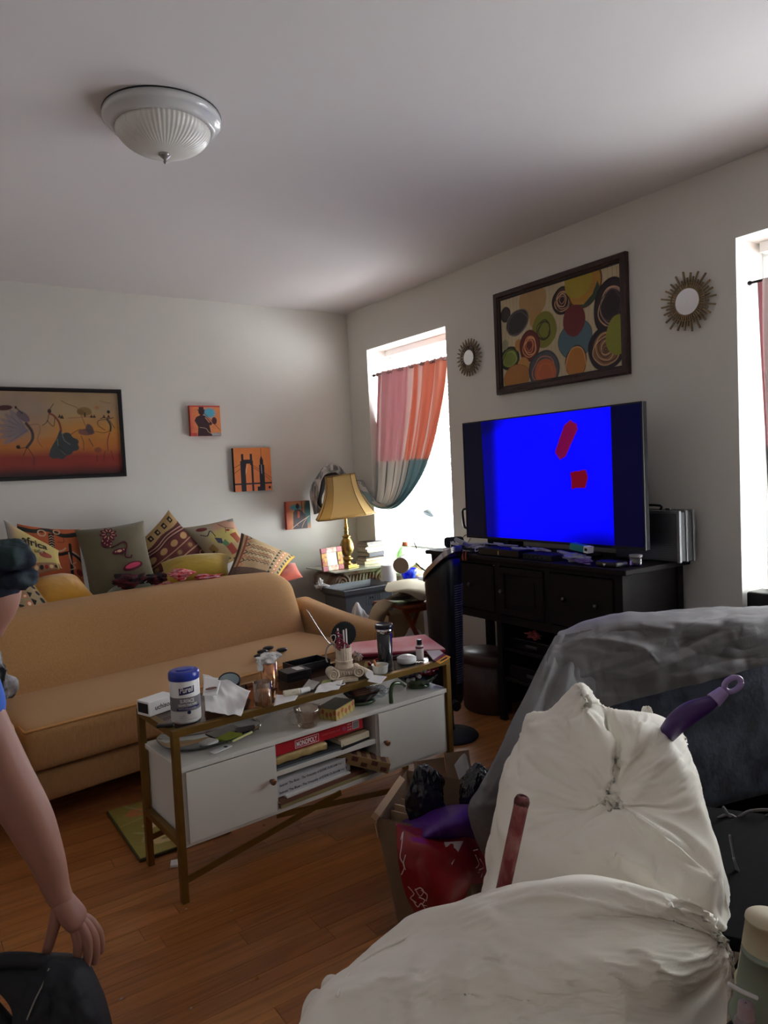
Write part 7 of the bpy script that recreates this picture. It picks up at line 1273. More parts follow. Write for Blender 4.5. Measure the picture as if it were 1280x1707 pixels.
# ================================================================== BLUE SOFA UNDER A GREY COVER
BD = Vector((0.9615, -0.2747, 0)); BN = Vector((-0.2747, -0.9615, 0)); B0_ = Vector((-1.50, -3.555, 0)); BA = math.atan2(BD.y, BD.x)
bm4 = Matrix.Translation(B0_) @ Matrix.Rotation(BA, 4, 'Z')       # local x along the back, +y away from the photographer
M_bv = mat('navy_velvet', s8(30, 36, 54), 0.85, sheen=0.2, col2=s8(62, 72, 92), nscale=9, bump=0.2, bscale=40)
bs = thing('blue_sofa', 'dark blue velvet sofa seen from behind, half under a grey cover', 'sofa', B0_, BA)
obj('backrest', MB().rbox((0.10, 0.0, 0.14), (1.34, 0.11, 0.80), 0.04, (20, 3, 10), fn=lambda p: (p[0], p[1] + 0.008 * math.sin(p[0] * 9) * math.sin(p[2] * 7), p[2]), mtx=bm4), M_bv, bs, smooth=True)
obj('seat_cushion', MB().rbox((0.52, 0.18, 0.28), (1.24, 0.60, 0.45), 0.05, 8, mtx=bm4), M_bv, bs, smooth=True); obj('seat_base', MB().rbox((0.40, 0.175, 0.14), (1.28, 0.58, 0.275), 0.02, 4, mtx=bm4), M_bv, bs, smooth=True)
obj('arm', MB().rbox((0.40, 0.178, 0.28), (0.515, 0.58, 0.56), 0.05, 6, mtx=bm4), M_bv, bs, smooth=True); obj('arm', MB().rbox((1.245, 0.178, 0.28), (1.30, 0.55, 0.56), 0.03, 6, mtx=bm4), M_bv, bs, smooth=True)
for x, y in ((0.14, 0.04), (1.28, 0.04), (0.44, 0.52), (1.25, 0.50)): obj('foot', MB().lathe([(0.018, 0.0005), (0.026, 0.14)], 12, mtx=bm4 @ Matrix.Translation((x, y, 0))), M_dark, bs, smooth='auto')
def onb(px, py, off=0.02): return atp(px, py, tuple(B0_ + BN * off), tuple(BN))
M_cover = mat('grey_satin_cover', s8(112, 110, 114), 0.6, sheen=0.15, bump=0.08, bscale=150)
top = [(925, 1060), (985, 1040), (1045, 1026), (1110, 1021), (1180, 1017), (1240, 1014), (1330, 1008)]
row1 = [onb(px, py + 13, 0.035) for px, py in top]; rowt = [onb(px, py, -0.10) for px, py in top]
row0 = [p + Vector((0.0, 0.0, 0.0)) for p in rowt]; rowm = [p + Vector((0.02, 0.05, -0.16)) for p in rowt]; row0[0] = onb(931, 1058, 0.0); rowm[0] = onb(960, 1060, -0.02)
row2 = [onb(px, py, o) for (px, py), o in zip([(912, 1095), (975, 1085), (1040, 1072), (1105, 1066), (1175, 1058), (1240, 1047), (1330, 1035)], [.055] * 7)]
row3 = [onb(px, py, o) for (px, py), o in zip([(900, 1135), (965, 1130), (1035, 1123), (1100, 1112), (1170, 1100), (1240, 1085), (1330, 1068)], [.05, .05, .045, .05, .05, .05, .05])]
row4 = [onb(px, py, o) for (px, py), o in zip([(890, 1180), (955, 1190), (1025, 1175), (1095, 1156), (1165, 1138), (1240, 1118), (1330, 1097)], [.035] * 7)]
G1 = creases(crumple(surf([rowm, row0, row1, row2, row3, row4], 130, 220), 0.014, 7, 5), [([(925, 1062), (1010, 1066), (1080, 1085), (1000, 1115), (940, 1140)], 0.012, 7), ([(1270, 1055), (1200, 1075), (1120, 1105), (1060, 1128), (1020, 1130)], 0.014, 7), ([(1280, 1090), (1180, 1108), (1100, 1135)], -0.01, 8), ([(930, 1070), (900, 1120)], 0.012, 8), ([(990, 1045), (1080, 1035), (1200, 1040)], 0.008, 6), ([(1230, 1025), (1180, 1060), (1130, 1085)], -0.01, 8)], 3, 40, (900, 1020, 1290, 1170), 0.005, 5, (-0.5, 0.15))
fall = [[(925, 1060, .03), (950, 1056, .03), (975, 1050, .03), (1000, 1045, .02)], [(905, 1100, .06), (935, 1110, .07), (965, 1115, .06), (1000, 1115, .04)], [(880, 1150, .08), (915, 1160, .09), (955, 1165, .08), (1000, 1160, .04)], [(852, 1205, .10), (890, 1215, .12), (935, 1220, .09), (990, 1220, .04)], [(828, 1260, .12), (870, 1275, .14), (920, 1280, .10), (980, 1280, .04)],
        [(800, 1312, .14), (850, 1325, .15), (905, 1335, .10), (970, 1335, .04)], [(781, 1345, .15), (835, 1370, .15), (895, 1380, .10), (960, 1380, .04)], [(790, 1390, .13), (840, 1415, .13), (895, 1430, .08), (960, 1430, .04)], [(818, 1440, .08), (850, 1465, .08), (900, 1475, .05), (960, 1470, .03)]]
G2 = creases(crumple(surf([[onb(a, b, c) for a, b, c in r] for r in fall], 150, 90), 0.012, 7, 8), [([(930, 1075), (900, 1160), (850, 1260), (800, 1345)], 0.014, 9), ([(950, 1080), (915, 1170), (880, 1280)], -0.012, 9), ([(840, 1240), (800, 1340), (830, 1420)], 0.01, 8), ([(790, 1345), (860, 1330), (900, 1290)], 0.012, 7)], 9, 30, (790, 1080, 940, 1420), 0.006, 6, (1.7, 2.4))
gc = cloth('sofa_cover', 'grey satin cover thrown over the back and end of the blue sofa', 'cover', [G1, G2], M_cover, solid=0.003)
# dark mat and cables in the gap beside the blue sofa
rug = structure('dark_floor_mat', MB().box((-1.45, -4.2, 0.0008), (-0.03, -3.20, 0.010)).box((-2.3, -4.95, 0.0008), (-0.03, -4.2, 0.010)), mat('black_mat', s8(12, 11, 13), 0.95, spec=0.05, noise=0.3, nscale=30));  # dark mat, widened over bare boards so the gaps read dark
rr_ = random.Random(11)
for k, pts in enumerate(([(1205, 1345), (1222, 1365), (1250, 1352), (1285, 1350)], [(1190, 1368), (1215, 1358), (1250, 1375), (1285, 1355)], [(1225, 1380), (1260, 1362), (1262, 1392)], [(1235, 1400), (1245, 1375), (1262, 1395), (1240, 1412)], [(1216, 1392), (1222, 1425), (1228, 1460), (1215, 1492)], [(1222, 1430), (1240, 1475), (1252, 1490), (1246, 1508)], [(1236, 1412), (1262, 1418), (1290, 1408)], [(1196, 1372), (1200, 1392), (1192, 1396), (1190, 1380)])):
    dist = 1.98 if k < 4 or k > 5 else 1.72
    o = obj('cable', MB().tube([cp(x, y, dist + 0.01 * rr_.random()) for x, y in pts], 0.0042 if k < 4 else 0.0028, 7, 6), mat('dusty_grey_cable', s8(92, 90, 92), 0.6), None, smooth=True)
    tag(o, ['thick grey cable looping beneath the blue sofa back', 'thick grey cable running left to right below the blue velvet', 'short grey cable arch by the right edge below the blue sofa', 'knotted grey cable low at the right edge', 'pale thin cable hanging beside the white duvet edge', 'thin cable curling down right of the pale hanging one', 'thin grey cable sagging along the right edge', 'small cable loop touching the white duvet edge'][k], 'cable')
# dark low table at the right edge with stacked cups
dt = thing('dark_low_table', 'dark grey wooden low table at the right edge beside the white duvet', 'table', (-1.35, -4.45, 0)); tmx = Matrix.Translation((-1.75, -4.62, 0)) @ Matrix.Rotation(math.radians(32), 4, 'Z')
M_dt = mat('charcoal_stained_wood', s8(16, 15, 17), 0.9, spec=0.08, noise=0.3, nscale=9, stretch=(1, 9, 1))
obj('table_top', MB().box((0.02, -0.26, 0.40), (0.62, 0.34, 0.43), tmx), M_dt, dt, smooth=False, bevel=0.004)
for x, y in ((0.04, -0.24), (0.56, -0.24), (0.04, 0.28), (0.56, 0.28)): obj('leg', MB().box((x, y, 0.011), (x + 0.045, y + 0.045, 0.40), tmx), M_dt, dt, smooth=False)
def cup(label, px, py, dist, mt, s=1.0, inv=True):
    p = cp(px, py, dist); t = thing('paper_cup', label, 'cup', p, group='paper cups stacked upside down at the right edge'); q = Matrix.Translation(p)
    obj('cup_wall', MB().lathe([(0.001, 0.0), (0.030 * s, 0.0), (0.031 * s, -0.004), (0.029 * s, -0.002), (0.036 * s, -0.05), (0.043 * s, -0.098), (0.046 * s, -0.1), (0.046 * s, -0.105), (0.042 * s, -0.103)], 40, mtx=q, cap=False), mt, t, smooth=True); return p
c2 = cup('lower sage green paper cup at the right edge', 1281, 1585, 1.045, mat('sage_paper', s8(120, 128, 112), 0.6), 1.18); c1 = cup('upper cream paper cup turned upside down on the green one', 1280, 1530, 1.05, mat('cream_paper', s8(190, 178, 150), 0.65))
sk = thing('cup_crate', 'dark crate under the stacked cups at the lower right corner', 'crate', (c2.x, c2.y, 0.431)); b0 = c2 + Vector((0, 0, -0.125)); obj('crate_body', MB().box((b0.x - 0.05, b0.y - 0.07, 0.432), (b0.x + 0.16, b0.y + 0.05, b0.z)), M_dt, sk, smooth=False, bevel=0.004)
pb3 = thing('small_bottle', 'small bottle with a pinkish cap below the stacked cups, lower right corner', 'bottle', cp(1243, 1700, 0.99)); q = Matrix.Translation(cp(1243, 1672, 0.99)); obj('cap', MB().lathe([(0.001, 0), (0.009, 0), (0.010, -0.003), (0.011, -0.02)], 24, mtx=q, cap=False), mat('dusty_pink_plastic', s8(150, 130, 134), 0.5), pb3, smooth=True); obj('bottle_body', MB().lathe([(0.011, -0.02), (0.016, -0.028), (0.018, -0.09), (0.001, -0.09)], 24, mtx=q, cap=False), mat('grey_pink_plastic', s8(130, 118, 122), 0.5), pb3, smooth=True)
o = obj('cable', MB().tube([cp(x, y, 0.985) for x, y in ((1214, 1640), (1235, 1652), (1262, 1664))], 0.003, 7, 5), M_wc, None, smooth=True); tag(o, 'short white cable end between the duvet and the small bottle', 'cable')

# ================================================================== BOXES AND BAGS BY THE CONSOLE
kb = thing('cardboard_box', 'open brown cardboard box stuffed with bags, in front of the console table', 'cardboard box', (-1.80, -3.27, 0))
A_ = math.radians(35); ka = Vector((math.cos(A_), math.sin(A_), 0)); kbv = Vector((math.sin(A_), -math.cos(A_), 0))
k4 = Matrix.Translation((-2.02, -3.33, 0)) @ Matrix.Rotation(A_, 4, 'Z'); M_kd = mat('kraft_board', s8(112, 88, 66), 0.8, noise=0.1, nscale=14)
q0 = Vector((-2.03, -3.41, 0.002)); t0 = Vector((-2.022, -3.285, 0.315)); bq = [q0, q0 + ka * 0.30, q0 + ka * 0.30 + kbv * 0.24, q0 + kbv * 0.24]; tq = [t0, t0 + ka * 0.30 + Vector((0, 0, 0.03)), t0 + ka * 0.32 + kbv * 0.30, t0 + kbv * 0.28 + Vector((0, 0, -0.02))]
for k in range(4): obj('side_wall', MB().add([bq[k], bq[(k + 1) % 4], tq[(k + 1) % 4], tq[k]], [(0, 1, 2, 3)]), M_kd, kb, smooth=False, solid=0.005)
obj('box_floor', MB().add(bq, [(0, 1, 2, 3)]), M_kd, kb, smooth=False, solid=0.004)
obj('rolled_rim', MB().tube([t0 + ka * x + Vector((0, 0, 0.006 + 0.06 * x)) for x in (-0.01, 0.24)], 0.016, 4, 1), mat('pale_kraft', s8(176, 148, 118), 0.8), kb, smooth='auto')
obj('flap', MB().add([t0 + ka * -0.012 + Vector((-0.008, -0.008, -0.012)), t0 + ka * 0.27 + Vector((-0.008, -0.008, 0.0)), t0 + ka * 0.27 + Vector((-0.005, -0.012, -0.05)), t0 + Vector((-0.01, -0.016, -0.06))], [(0, 1, 2, 3)]), MATS['pale_kraft'], kb, smooth=False, solid=0.003)
for k in range(4):
    o = obj('flat_card', MB().box((0.10 + 0.022 * k, -0.045 - 0.004 * k, 0.05), (0.106 + 0.022 * k, 0.04, 0.30 + 0.012 * (k % 2)), k4 @ Matrix.Rotation(-0.2, 4, 'Z')), mat('pale_kraft'), None, smooth=False); tag(o, 'flat pale card standing on edge inside the cardboard box', 'card', 'flat cards standing in the cardboard box')
bgm = Matrix.Translation((-1.60, -3.02, 0)) @ Matrix.Rotation(math.radians(-20), 4, 'Z') @ Matrix.Rotation(-0.30, 4, 'X')
b2 = thing('cardboard_box', 'flattened brown cardboard box leaning behind the black plastic bag', 'cardboard box', (-1.6, -3.02, 0)); obj('board', MB().box((-0.04, 0, 0.02), (0.085, 0.008, 0.285), bgm), M_kd, b2, smooth=False); obj('board', MB().box((0.088, -0.008, 0.02), (0.19, 0.0, 0.30), bgm), M_kd, b2, smooth=False)
cloth('plastic_bag', 'glossy black plastic bag with violet highlights in the cardboard box', 'plastic bag', [crumple(lump(cp(710, 1337, 2.36), (0.075, 0.05, 0.135), 121, 0.08, 3, n=140), 0.005, 40, 7)], mat('glossy_black_bag', s8(22, 22, 28), 0.18, coat=0.5, bump=0.4, bscale=30))
cloth('plastic_bag', 'second glossy black plastic bag beside the grey cover, right of the cardboard', 'plastic bag', [crumple(lump(cp(800, 1330, 2.42), (0.09, 0.06, 0.12), 123, 0.08, 3, n=140), 0.005, 40, 9), ], MATS['glossy_black_bag'])
M_rb = mat('red_plastic_bag', s8(128, 12, 22), 0.38, coat=0.15, bump=0.12, bscale=14)
def onk(px, py, off): return atp(px, py, tuple(Vector((-1.98, -3.49, 0)) + Vector((0.10, -0.99, 0)) * off), (0.10, -0.99, 0))
rg = [[(660, 1376, 0.0), (700, 1395, .03), (735, 1405, .05), (775, 1395, .04), (800, 1390, 0.0)], [(662, 1420, .03), (705, 1425, .07), (740, 1430, .08), (785, 1425, .06), (815, 1425, .0)], [(668, 1460, .03), (710, 1470, .09), (745, 1475, .10), (785, 1465, .08), (818, 1455, .0)], [(680, 1500, .02), (712, 1515, .07), (745, 1515, .09), (780, 1500, .06), (815, 1485, .0)], [(700, 1535, 0.0), (718, 1548, .03), (745, 1545, .04), (775, 1525, .02), (810, 1505, .0)], [(712, 1562, -.05), (722, 1572, -.02), (745, 1565, -.02), (770, 1545, -.02), (805, 1525, .0)]]
GR = creases(surf([[onk(*q) for q in r] for r in rg], 70, 90), [([(672, 1400), (720, 1412), (755, 1440)], 0.01, 7), ([(700, 1420), (690, 1470), (720, 1530)], -0.008, 8)], 5, 22, (660, 1380, 810, 1530), 0.005, 6)
GRB = surf([[onk(*q) for q in ((660, 1376, 0.0), (700, 1395, .03), (735, 1405, .05), (775, 1395, .04), (800, 1390, 0.0))], [onk(*q) for q in ((662, 1380, -0.05), (700, 1385, -.06), (735, 1380, -.08), (775, 1375, -.06), (800, 1380, -0.04))], [onk(*q) for q in ((680, 1480, -0.06), (710, 1480, -.10), (735, 1480, -.10), (775, 1475, -.08), (800, 1470, -0.04))]], 20, 40)
red = cloth('shopping_bag', 'red plastic shopping bag with white line lettering in front of the cardboard box', 'shopping bag', [GR, GRB], M_rb, solid=0.0012)
def onred(px, py):     # nearest point of the bag front
    X, Y = pix(GR); i = np.unravel_index(np.argmin((X - px) ** 2 + (Y - py) ** 2), X.shape); p = GR[i]; t = CAM - p; t = t / np.linalg.norm(t); return Vector((cp(px, py, float((p - CAM) @ FW)) + Vector((t * 0.004).tolist())))
M_wl = mat('white_bag_print', s8(214, 190, 194), 0.6)
for pts in ([(680, 1478), (690, 1490), (684, 1497), (694, 1505)], [(692, 1482), (700, 1494), (706, 1486), (700, 1480), (692, 1484)], [(688, 1500), (696, 1512), (702, 1506), (708, 1514)], [(698, 1496), (708, 1500), (704, 1508), (712, 1510)], [(702, 1484), (712, 1492), (710, 1502)], [(668, 1400), (672, 1386), (669, 1412), (667, 1430), (674, 1444), (669, 1458)], [(676, 1425), (672, 1440), (676, 1450)], [(792, 1425), (798, 1440), (793, 1447)], [(800, 1432), (806, 1445), (799, 1450)], [(796, 1455), (804, 1452), (802, 1462)], [(789, 1418), (796, 1416)]):
    obj('line_print', MB().tube([onred(*q) for q in pts], 0.0016, 5, 3), M_wl, red, smooth=True)
obj('white_patch', MB().add([onred(*q) for q in ((740, 1404), (772, 1402), (753, 1442))], [(0, 1, 2)]), mat('pinkish_white_patch', s8(190, 176, 180), 0.6), red, smooth=False, solid=0.001)
PU = [[onk(*q) for q in r] for r in ([(697, 1392, -.02), (715, 1370, -.03), (745, 1350, -.03), (782, 1342, -.03), (800, 1345, -.06)], [(698, 1397, 0.01), (716, 1387, 0.03), (748, 1375, .05), (785, 1368, .05), (806, 1370, -.03)], [(690, 1405, .01), (715, 1402, .02), (750, 1398, .035), (790, 1398, .03), (812, 1400, -.02)], [(695, 1420, -.05), (720, 1420, -.05), (750, 1425, -.04), (790, 1425, -.04), (812, 1425, -.04)])]
PU = [[p + Vector((0.0, 0.15, -0.06)) for p in PU[0]]] + PU
cloth('purple_bag', 'purple satin fabric bag bulging out behind the red shopping bag', 'bag', [creases(surf(PU, 50, 70), [([(690, 1375), (730, 1375), (785, 1345)], 0.008, 6)], 6, 12, (690, 1345, 800, 1410), 0.005, 6, (-0.6, 0.0))], mat('purple_satin', s8(70, 24, 112), 0.45), solid=0.001)
o = cloth('plastic_film', 'thin clear plastic hoop of wrapping standing behind the cardboard', 'wrapper', [surf([[cp(x, y, d) for x, y, d in r] for r in ([(757, 1275, 2.45), (775, 1256, 2.45), (785, 1290, 2.45)], [(765, 1300, 2.42), (780, 1290, 2.42), (792, 1305, 2.42)])], 8, 14)], M_film)
cloth('red_bag_corner', 'red plastic bag corner on the floor under the cardboard box', 'plastic bag', [lump(at(672, 1556, z=0.012), (0.022, 0.018, 0.012), 131, 0.2, 4, n=20)], M_rb)

# ================================================================== WHITE DUVET
def settle(G, frames=14, grow=0.10, gap=0.012, bend=0.4, grav=0.3):
    # let real cloth, cut a little too large, settle over the smooth form: natural buckling folds
    n, m = G.shape[:2]; du = np.gradient(G, axis=1); dv = np.gradient(G, axis=0); N = np.cross(du, dv); N /= (np.linalg.norm(N, axis=-1, keepdims=True) + 1e-9)
    if ((CAM - G[n // 2, m // 2]) @ N[n // 2, m // 2]) < 0: N = -N
    def mk(nm, A, s=1):
        mb = MB().grid(A); me = bpy.data.meshes.new(nm); me.from_pydata(mb.v, [], mb.f); me.update(); o = bpy.data.objects.new(nm, me); COL.objects.link(o); return o
    col = mk('former', (G - N * gap)[::3, ::3]); col.modifiers.new('c', 'COLLISION'); col.collision.thickness_outer = 0.006
    cl_ = mk('cloth', G); vg = cl_.vertex_groups.new(name='pin'); idx = np.arange(n * m).reshape(n, m); vg.add([int(i) for i in np.unique(np.concatenate([idx[0], idx[-1], idx[:, 0], idx[:, -1]]))], 1.0, 'REPLACE')
    cm = cl_.modifiers.new('cloth', 'CLOTH'); st = cm.settings; st.quality = 5; st.mass = 0.25; st.tension_stiffness = 12; st.compression_stiffness = 12; st.shear_stiffness = 4; st.bending_stiffness = bend; st.shrink_min = -grow; st.air_damping = 3; st.vertex_group_mass = 'pin'; st.effector_weights.gravity = grav
    cm.collision_settings.distance_min = 0.004; cm.collision_settings.collision_quality = 2; cm.point_cache.frame_start = 1; cm.point_cache.frame_end = frames + 2
    for f in range(1, frames + 1): sc.frame_set(f)
    dg = bpy.context.evaluated_depsgraph_get(); me = bpy.data.meshes.new_from_object(cl_.evaluated_get(dg)); out = np.empty(len(me.vertices) * 3); me.vertices.foreach_get('co', out)
    bpy.data.meshes.remove(me); bpy.data.objects.remove(cl_); bpy.data.objects.remove(col); sc.frame_set(1)
    return out.reshape(n, m, 3)
M_duv = mat('off_white_cotton', s8(240, 236, 224), 0.9, noise=0.03, nscale=4, bump=0.05, bscale=250)
low = [[(200, 2150, .05), (430, 2130, .40), (640, 2120, .46), (850, 2120, .50), (1020, 2120, .50), (1180, 2120, .44), (1290, 2120, .05)], [(420, 1850, .30), (540, 1850, .42), (700, 1850, .48), (870, 1850, .53), (1020, 1850, .53), (1140, 1850, .48), (1205, 1850, .35)], [(500, 1707, .36), (600, 1700, .44), (740, 1695, .50), (880, 1690, .55), (1020, 1690, .56), (1120, 1698, .52), (1196, 1707, .43)],
       [(548, 1640, .37), (640, 1620, .46), (760, 1610, .54), (890, 1605, .60), (1030, 1610, .61), (1150, 1625, .57), (1226, 1640, .48)], [(610, 1590, .37), (690, 1560, .46), (780, 1540, .55), (890, 1525, .63), (1020, 1525, .65), (1140, 1545, .61), (1229, 1585, .52)], [(680, 1553, .36), (735, 1515, .46), (805, 1486, .56), (895, 1462, .66), (985, 1452, .68), (1090, 1480, .66), (1200, 1545, .56)],
       [(720, 1560, .25), (765, 1530, .33), (825, 1500, .42), (900, 1475, .52), (985, 1465, .54), (1080, 1495, .50), (1180, 1560, .40)], [(740, 1600, .10), (780, 1580, .16), (835, 1560, .22), (905, 1540, .30), (985, 1530, .32), (1070, 1550, .28), (1160, 1600, .2)]]
rows = []
for r in low:
    Q = [at(a, b, z=c) for a, b, c in r]; cen = sum(Q, Vector()) / len(Q)
    e0 = Q[0].lerp(cen, 0.03); e1 = Q[-1].lerp(cen, 0.05); f0 = Q[0].lerp(cen, 0.02); f1 = Q[-1].lerp(cen, 0.03)
    rows.append([Vector((e0.x, e0.y, 0.02)), Vector((f0.x, f0.y, Q[0].z * 0.55)), *Q, Vector((f1.x, f1.y, Q[-1].z * 0.6)), Vector((e1.x, e1.y, 0.02))])
GL_ = surf(rows, 160, 180)
cr1 = [([(775, 1740), (768, 1600), (774, 1505), (800, 1482)], 0.030, 13), ([(748, 1505), (742, 1600), (745, 1720)], -0.02, 12), ([(895, 1730), (850, 1640), (812, 1560), (800, 1510)], 0.018, 12), ([(960, 1740), (935, 1640), (880, 1560), (850, 1500)], 0.014, 13), ([(1040, 1740), (1020, 1640), (960, 1560)], 0.013, 15),
       ([(700, 1720), (690, 1640), (715, 1560)], 0.020, 13), ([(640, 1730), (650, 1660), (668, 1600)], 0.018, 12), ([(590, 1720), (600, 1670), (622, 1625)], 0.015, 11), ([(1120, 1720), (1110, 1640), (1060, 1560)], 0.010, 16), ([(830, 1600), (860, 1680), (870, 1740)], -0.012, 11)]
GL_ = settle(creases(GL_, cr1), 9, 0.03, gap=0.02)
up = [[(800, 1560, 1.60), (870, 1560, 1.54), (950, 1560, 1.52), (1035, 1560, 1.50), (1120, 1560, 1.50), (1190, 1560, 1.52), (1226, 1570, 1.56)], [(800, 1505, 1.66), (865, 1505, 1.60), (950, 1500, 1.57), (1035, 1500, 1.53), (1120, 1500, 1.54), (1190, 1505, 1.56), (1222, 1530, 1.60)], [(816, 1450, 1.74), (870, 1440, 1.68), (950, 1425, 1.64), (1035, 1415, 1.58), (1115, 1420, 1.58), (1180, 1440, 1.62), (1215, 1475, 1.66)], [(818, 1395, 1.80), (875, 1385, 1.74), (955, 1370, 1.70), (1035, 1365, 1.64), (1108, 1368, 1.65), (1165, 1385, 1.68), (1198, 1415, 1.73)],
      [(832, 1330, 1.87), (888, 1325, 1.80), (960, 1315, 1.73), (1032, 1310, 1.71), (1100, 1310, 1.70), (1150, 1320, 1.74), (1178, 1345, 1.80)], [(838, 1285, 1.93), (893, 1270, 1.85), (965, 1255, 1.77), (1025, 1250, 1.78), (1092, 1255, 1.76), (1135, 1262, 1.80), (1160, 1285, 1.86)], [(862, 1240, 1.97), (900, 1225, 1.90), (966, 1195, 1.80), (1012, 1205, 1.83), (1075, 1208, 1.82), (1112, 1215, 1.86), (1143, 1240, 1.92)],
      [(874, 1196, 2.0), (915, 1182, 1.95), (965, 1137, 1.88), (1006, 1176, 1.89), (1058, 1184, 1.89), (1100, 1192, 1.93), (1138, 1222, 1.98)], [(885, 1215, 2.08), (920, 1205, 2.03), (968, 1175, 1.97), (1005, 1200, 1.97), (1055, 1205, 1.97), (1095, 1215, 2.0), (1130, 1240, 2.04)], [(890, 1330, 2.10), (925, 1330, 2.06), (968, 1330, 2.0), (1005, 1330, 2.0), (1050, 1330, 2.0), (1085, 1330, 2.02), (1115, 1330, 2.05)]]
rows = []
for r in up:
    Q = [cp(*q) for q in r]; rows.append([cp(r[0][0] + 14, r[0][1] + 60, r[0][2] + 0.16), *Q, cp(r[-1][0] - 14, r[-1][1] + 60, r[-1][2] + 0.16)])
GU_ = surf(rows, 160, 150)
cr2 = [([(1000, 1430), (1010, 1380), (1014, 1330)], 0.02, 8), ([(965, 1140), (985, 1185), (1003, 1240), (1008, 1300), (1016, 1330)], 0.020, 9), ([(975, 1170), (1005, 1215), (1020, 1270), (1016, 1320)], -0.045, 13), ([(1068, 1190), (1052, 1240), (1030, 1290), (1018, 1330)], 0.020, 10), ([(1090, 1200), (1075, 1245), (1050, 1280)], -0.012, 8), ([(955, 1180), (945, 1240), (965, 1310), (1000, 1360)], 0.018, 12), ([(890, 1200), (900, 1250), (880, 1320)], -0.012, 12), ([(880, 1290), (870, 1330), (880, 1400)], 0.012, 10), ([(830, 1400), (870, 1440), (920, 1430), (965, 1440)], -0.012, 14), ([(850, 1390), (900, 1410), (950, 1400)], 0.014, 10),
       ([(1015, 1340), (1012, 1380), (1000, 1430)], -0.030, 8), ([(1030, 1345), (1090, 1380), (1150, 1410), (1205, 1470)], 0.018, 14), ([(1030, 1370), (1090, 1410), (1160, 1450), (1215, 1520)], -0.016, 12), ([(930, 1430), (1000, 1415), (1080, 1440), (1160, 1500)], 0.020, 14), ([(1100, 1250), (1080, 1300), (1040, 1340)], 0.010, 12), ([(1120, 1240), (1140, 1300), (1160, 1360)], 0.008, 12), ([(900, 1330), (940, 1350), (980, 1340)], 0.008, 9), ([(870, 1270), (840, 1290), (838, 1310)], 0.014, 8), ([(1022, 1345), (1034, 1352)], -0.03, 7)]
GU_ = settle(creases(GU_, [(a, b * 1.3, c) for a, b, c in cr2]), 11, 0.075)
duv = cloth('duvet', 'large crumpled off-white cotton duvet heaped in the foreground', 'duvet', [GL_, GU_], M_duv)
# corded seam along the left border of the duvet
def near(G, px, py, lift=0.003):
    X, Y = pix(G); i = np.unravel_index(np.argmin((X - px) ** 2 + (Y - py) ** 2), X.shape); p = G[i]; return cp(px, py, float((p - CAM) @ FW) - lift)
obj('corded_seam', MB().tube([near(GL_, a, b, 0.004) for a, b in ((562, 1660), (580, 1625), (610, 1598), (645, 1578), (680, 1560), (705, 1540), (735, 1524))], 0.0035, 8, 4), M_duv, duv, smooth=True)
cloth('duvet_corner', 'frilled white cloth corner spilling on the floor at the bottom left of the duvet', 'cloth', [lump(at(535, 1695, z=0.30), (0.045, 0.05, 0.05), 141, 0.07, 2), lump(at(556, 1662, z=0.31), (0.03, 0.03, 0.05), 142, 0.07, 2)], M_duv)
o = cloth('pillowcase', 'small white cloth tuft standing behind the purple handle', 'cloth', [lump(cp(1130, 1255, 1.97), (0.02, 0.02, 0.055), 143, 0.15, 3), lump(cp(1078, 1200, 1.93), (0.02, 0.02, 0.045), 144, 0.15, 3)], M_duv)
# purple handled brush stuck into the duvet
ph_ = thing('serving_tool', 'purple handled tool with a lilac hanging ring stuck in the duvet', 'utensil', cp(1120, 1215, 1.86)); D_ = 1.80
pts = [cp(1110, 1226, D_ + 0.04), cp(1128, 1205, D_ + 0.01), cp(1150, 1188, D_), cp(1175, 1176, D_), cp(1193, 1166, D_)]
obj('grip', MB().tube(pts, lambda t: 0.021 + 0.008 * math.sin(PI * min(1, t * 1.1)) - 0.006 * t, 16, 6), mat('purple_soft_plastic', s8(60, 32, 92), 0.35), ph_, smooth=True)
obj('lilac_neck', MB().tube([cp(1189, 1168, D_), cp(1198, 1160, D_), cp(1207, 1152, D_)], lambda t: 0.020 - 0.006 * t, 14, 5), mat('lilac_plastic', s8(150, 128, 180), 0.35), ph_, smooth=True)
rc_ = cp(1221, 1141, D_); rgt = Vector(ROT[:, 0].tolist()); upv = Vector(ROT[:, 1].tolist())
obj('hanging_ring', MB().tube([rc_ + rgt * (0.021 * math.cos(a)) + upv * (0.0165 * math.sin(a) + 0.006 * math.cos(a)) for a in np.linspace(0, 2 * PI, 25)], 0.0068, 12, 2), MATS['lilac_plastic'], ph_, smooth=True)
# worn red stick
rs_ = thing('red_stick', 'worn dark red painted wooden stick poking out of the duvet', 'stick', cp(840, 1475, 1.5)); a_, b_ = cp(838, 1485, 1.55), cp(868, 1345, 1.50)
obj('shaft', MB().tube([a_, a_.lerp(b_, 0.5), b_, cp(869, 1338, 1.50)], lambda t: 0.0155 * (1 if t < 0.9 else 0.9), 12, 4), mat('worn_red_paint', s8(112, 28, 36), 0.55, col2=s8(150, 96, 92), nscale=26, stretch=(1, 1, 0.5)), rs_, smooth=True)
dr = (b_ - a_).normalized(); obj('worn_tip', MB().lathe([(0.0155, -0.004), (0.0165, 0.006), (0.014, 0.014), (0.007, 0.017), (0.004, 0.008)], 20, mtx=(lambda m: (setattr(m, 'translation', cp(869, 1340, 1.50)), m)[1])(dr.to_track_quat('Z', 'Y').to_matrix().to_4x4()), cap=False), mat('chipped_wood_tip', s8(104, 50, 46), 0.8, col2=s8(60, 26, 26), nscale=60), rs_, smooth=True)

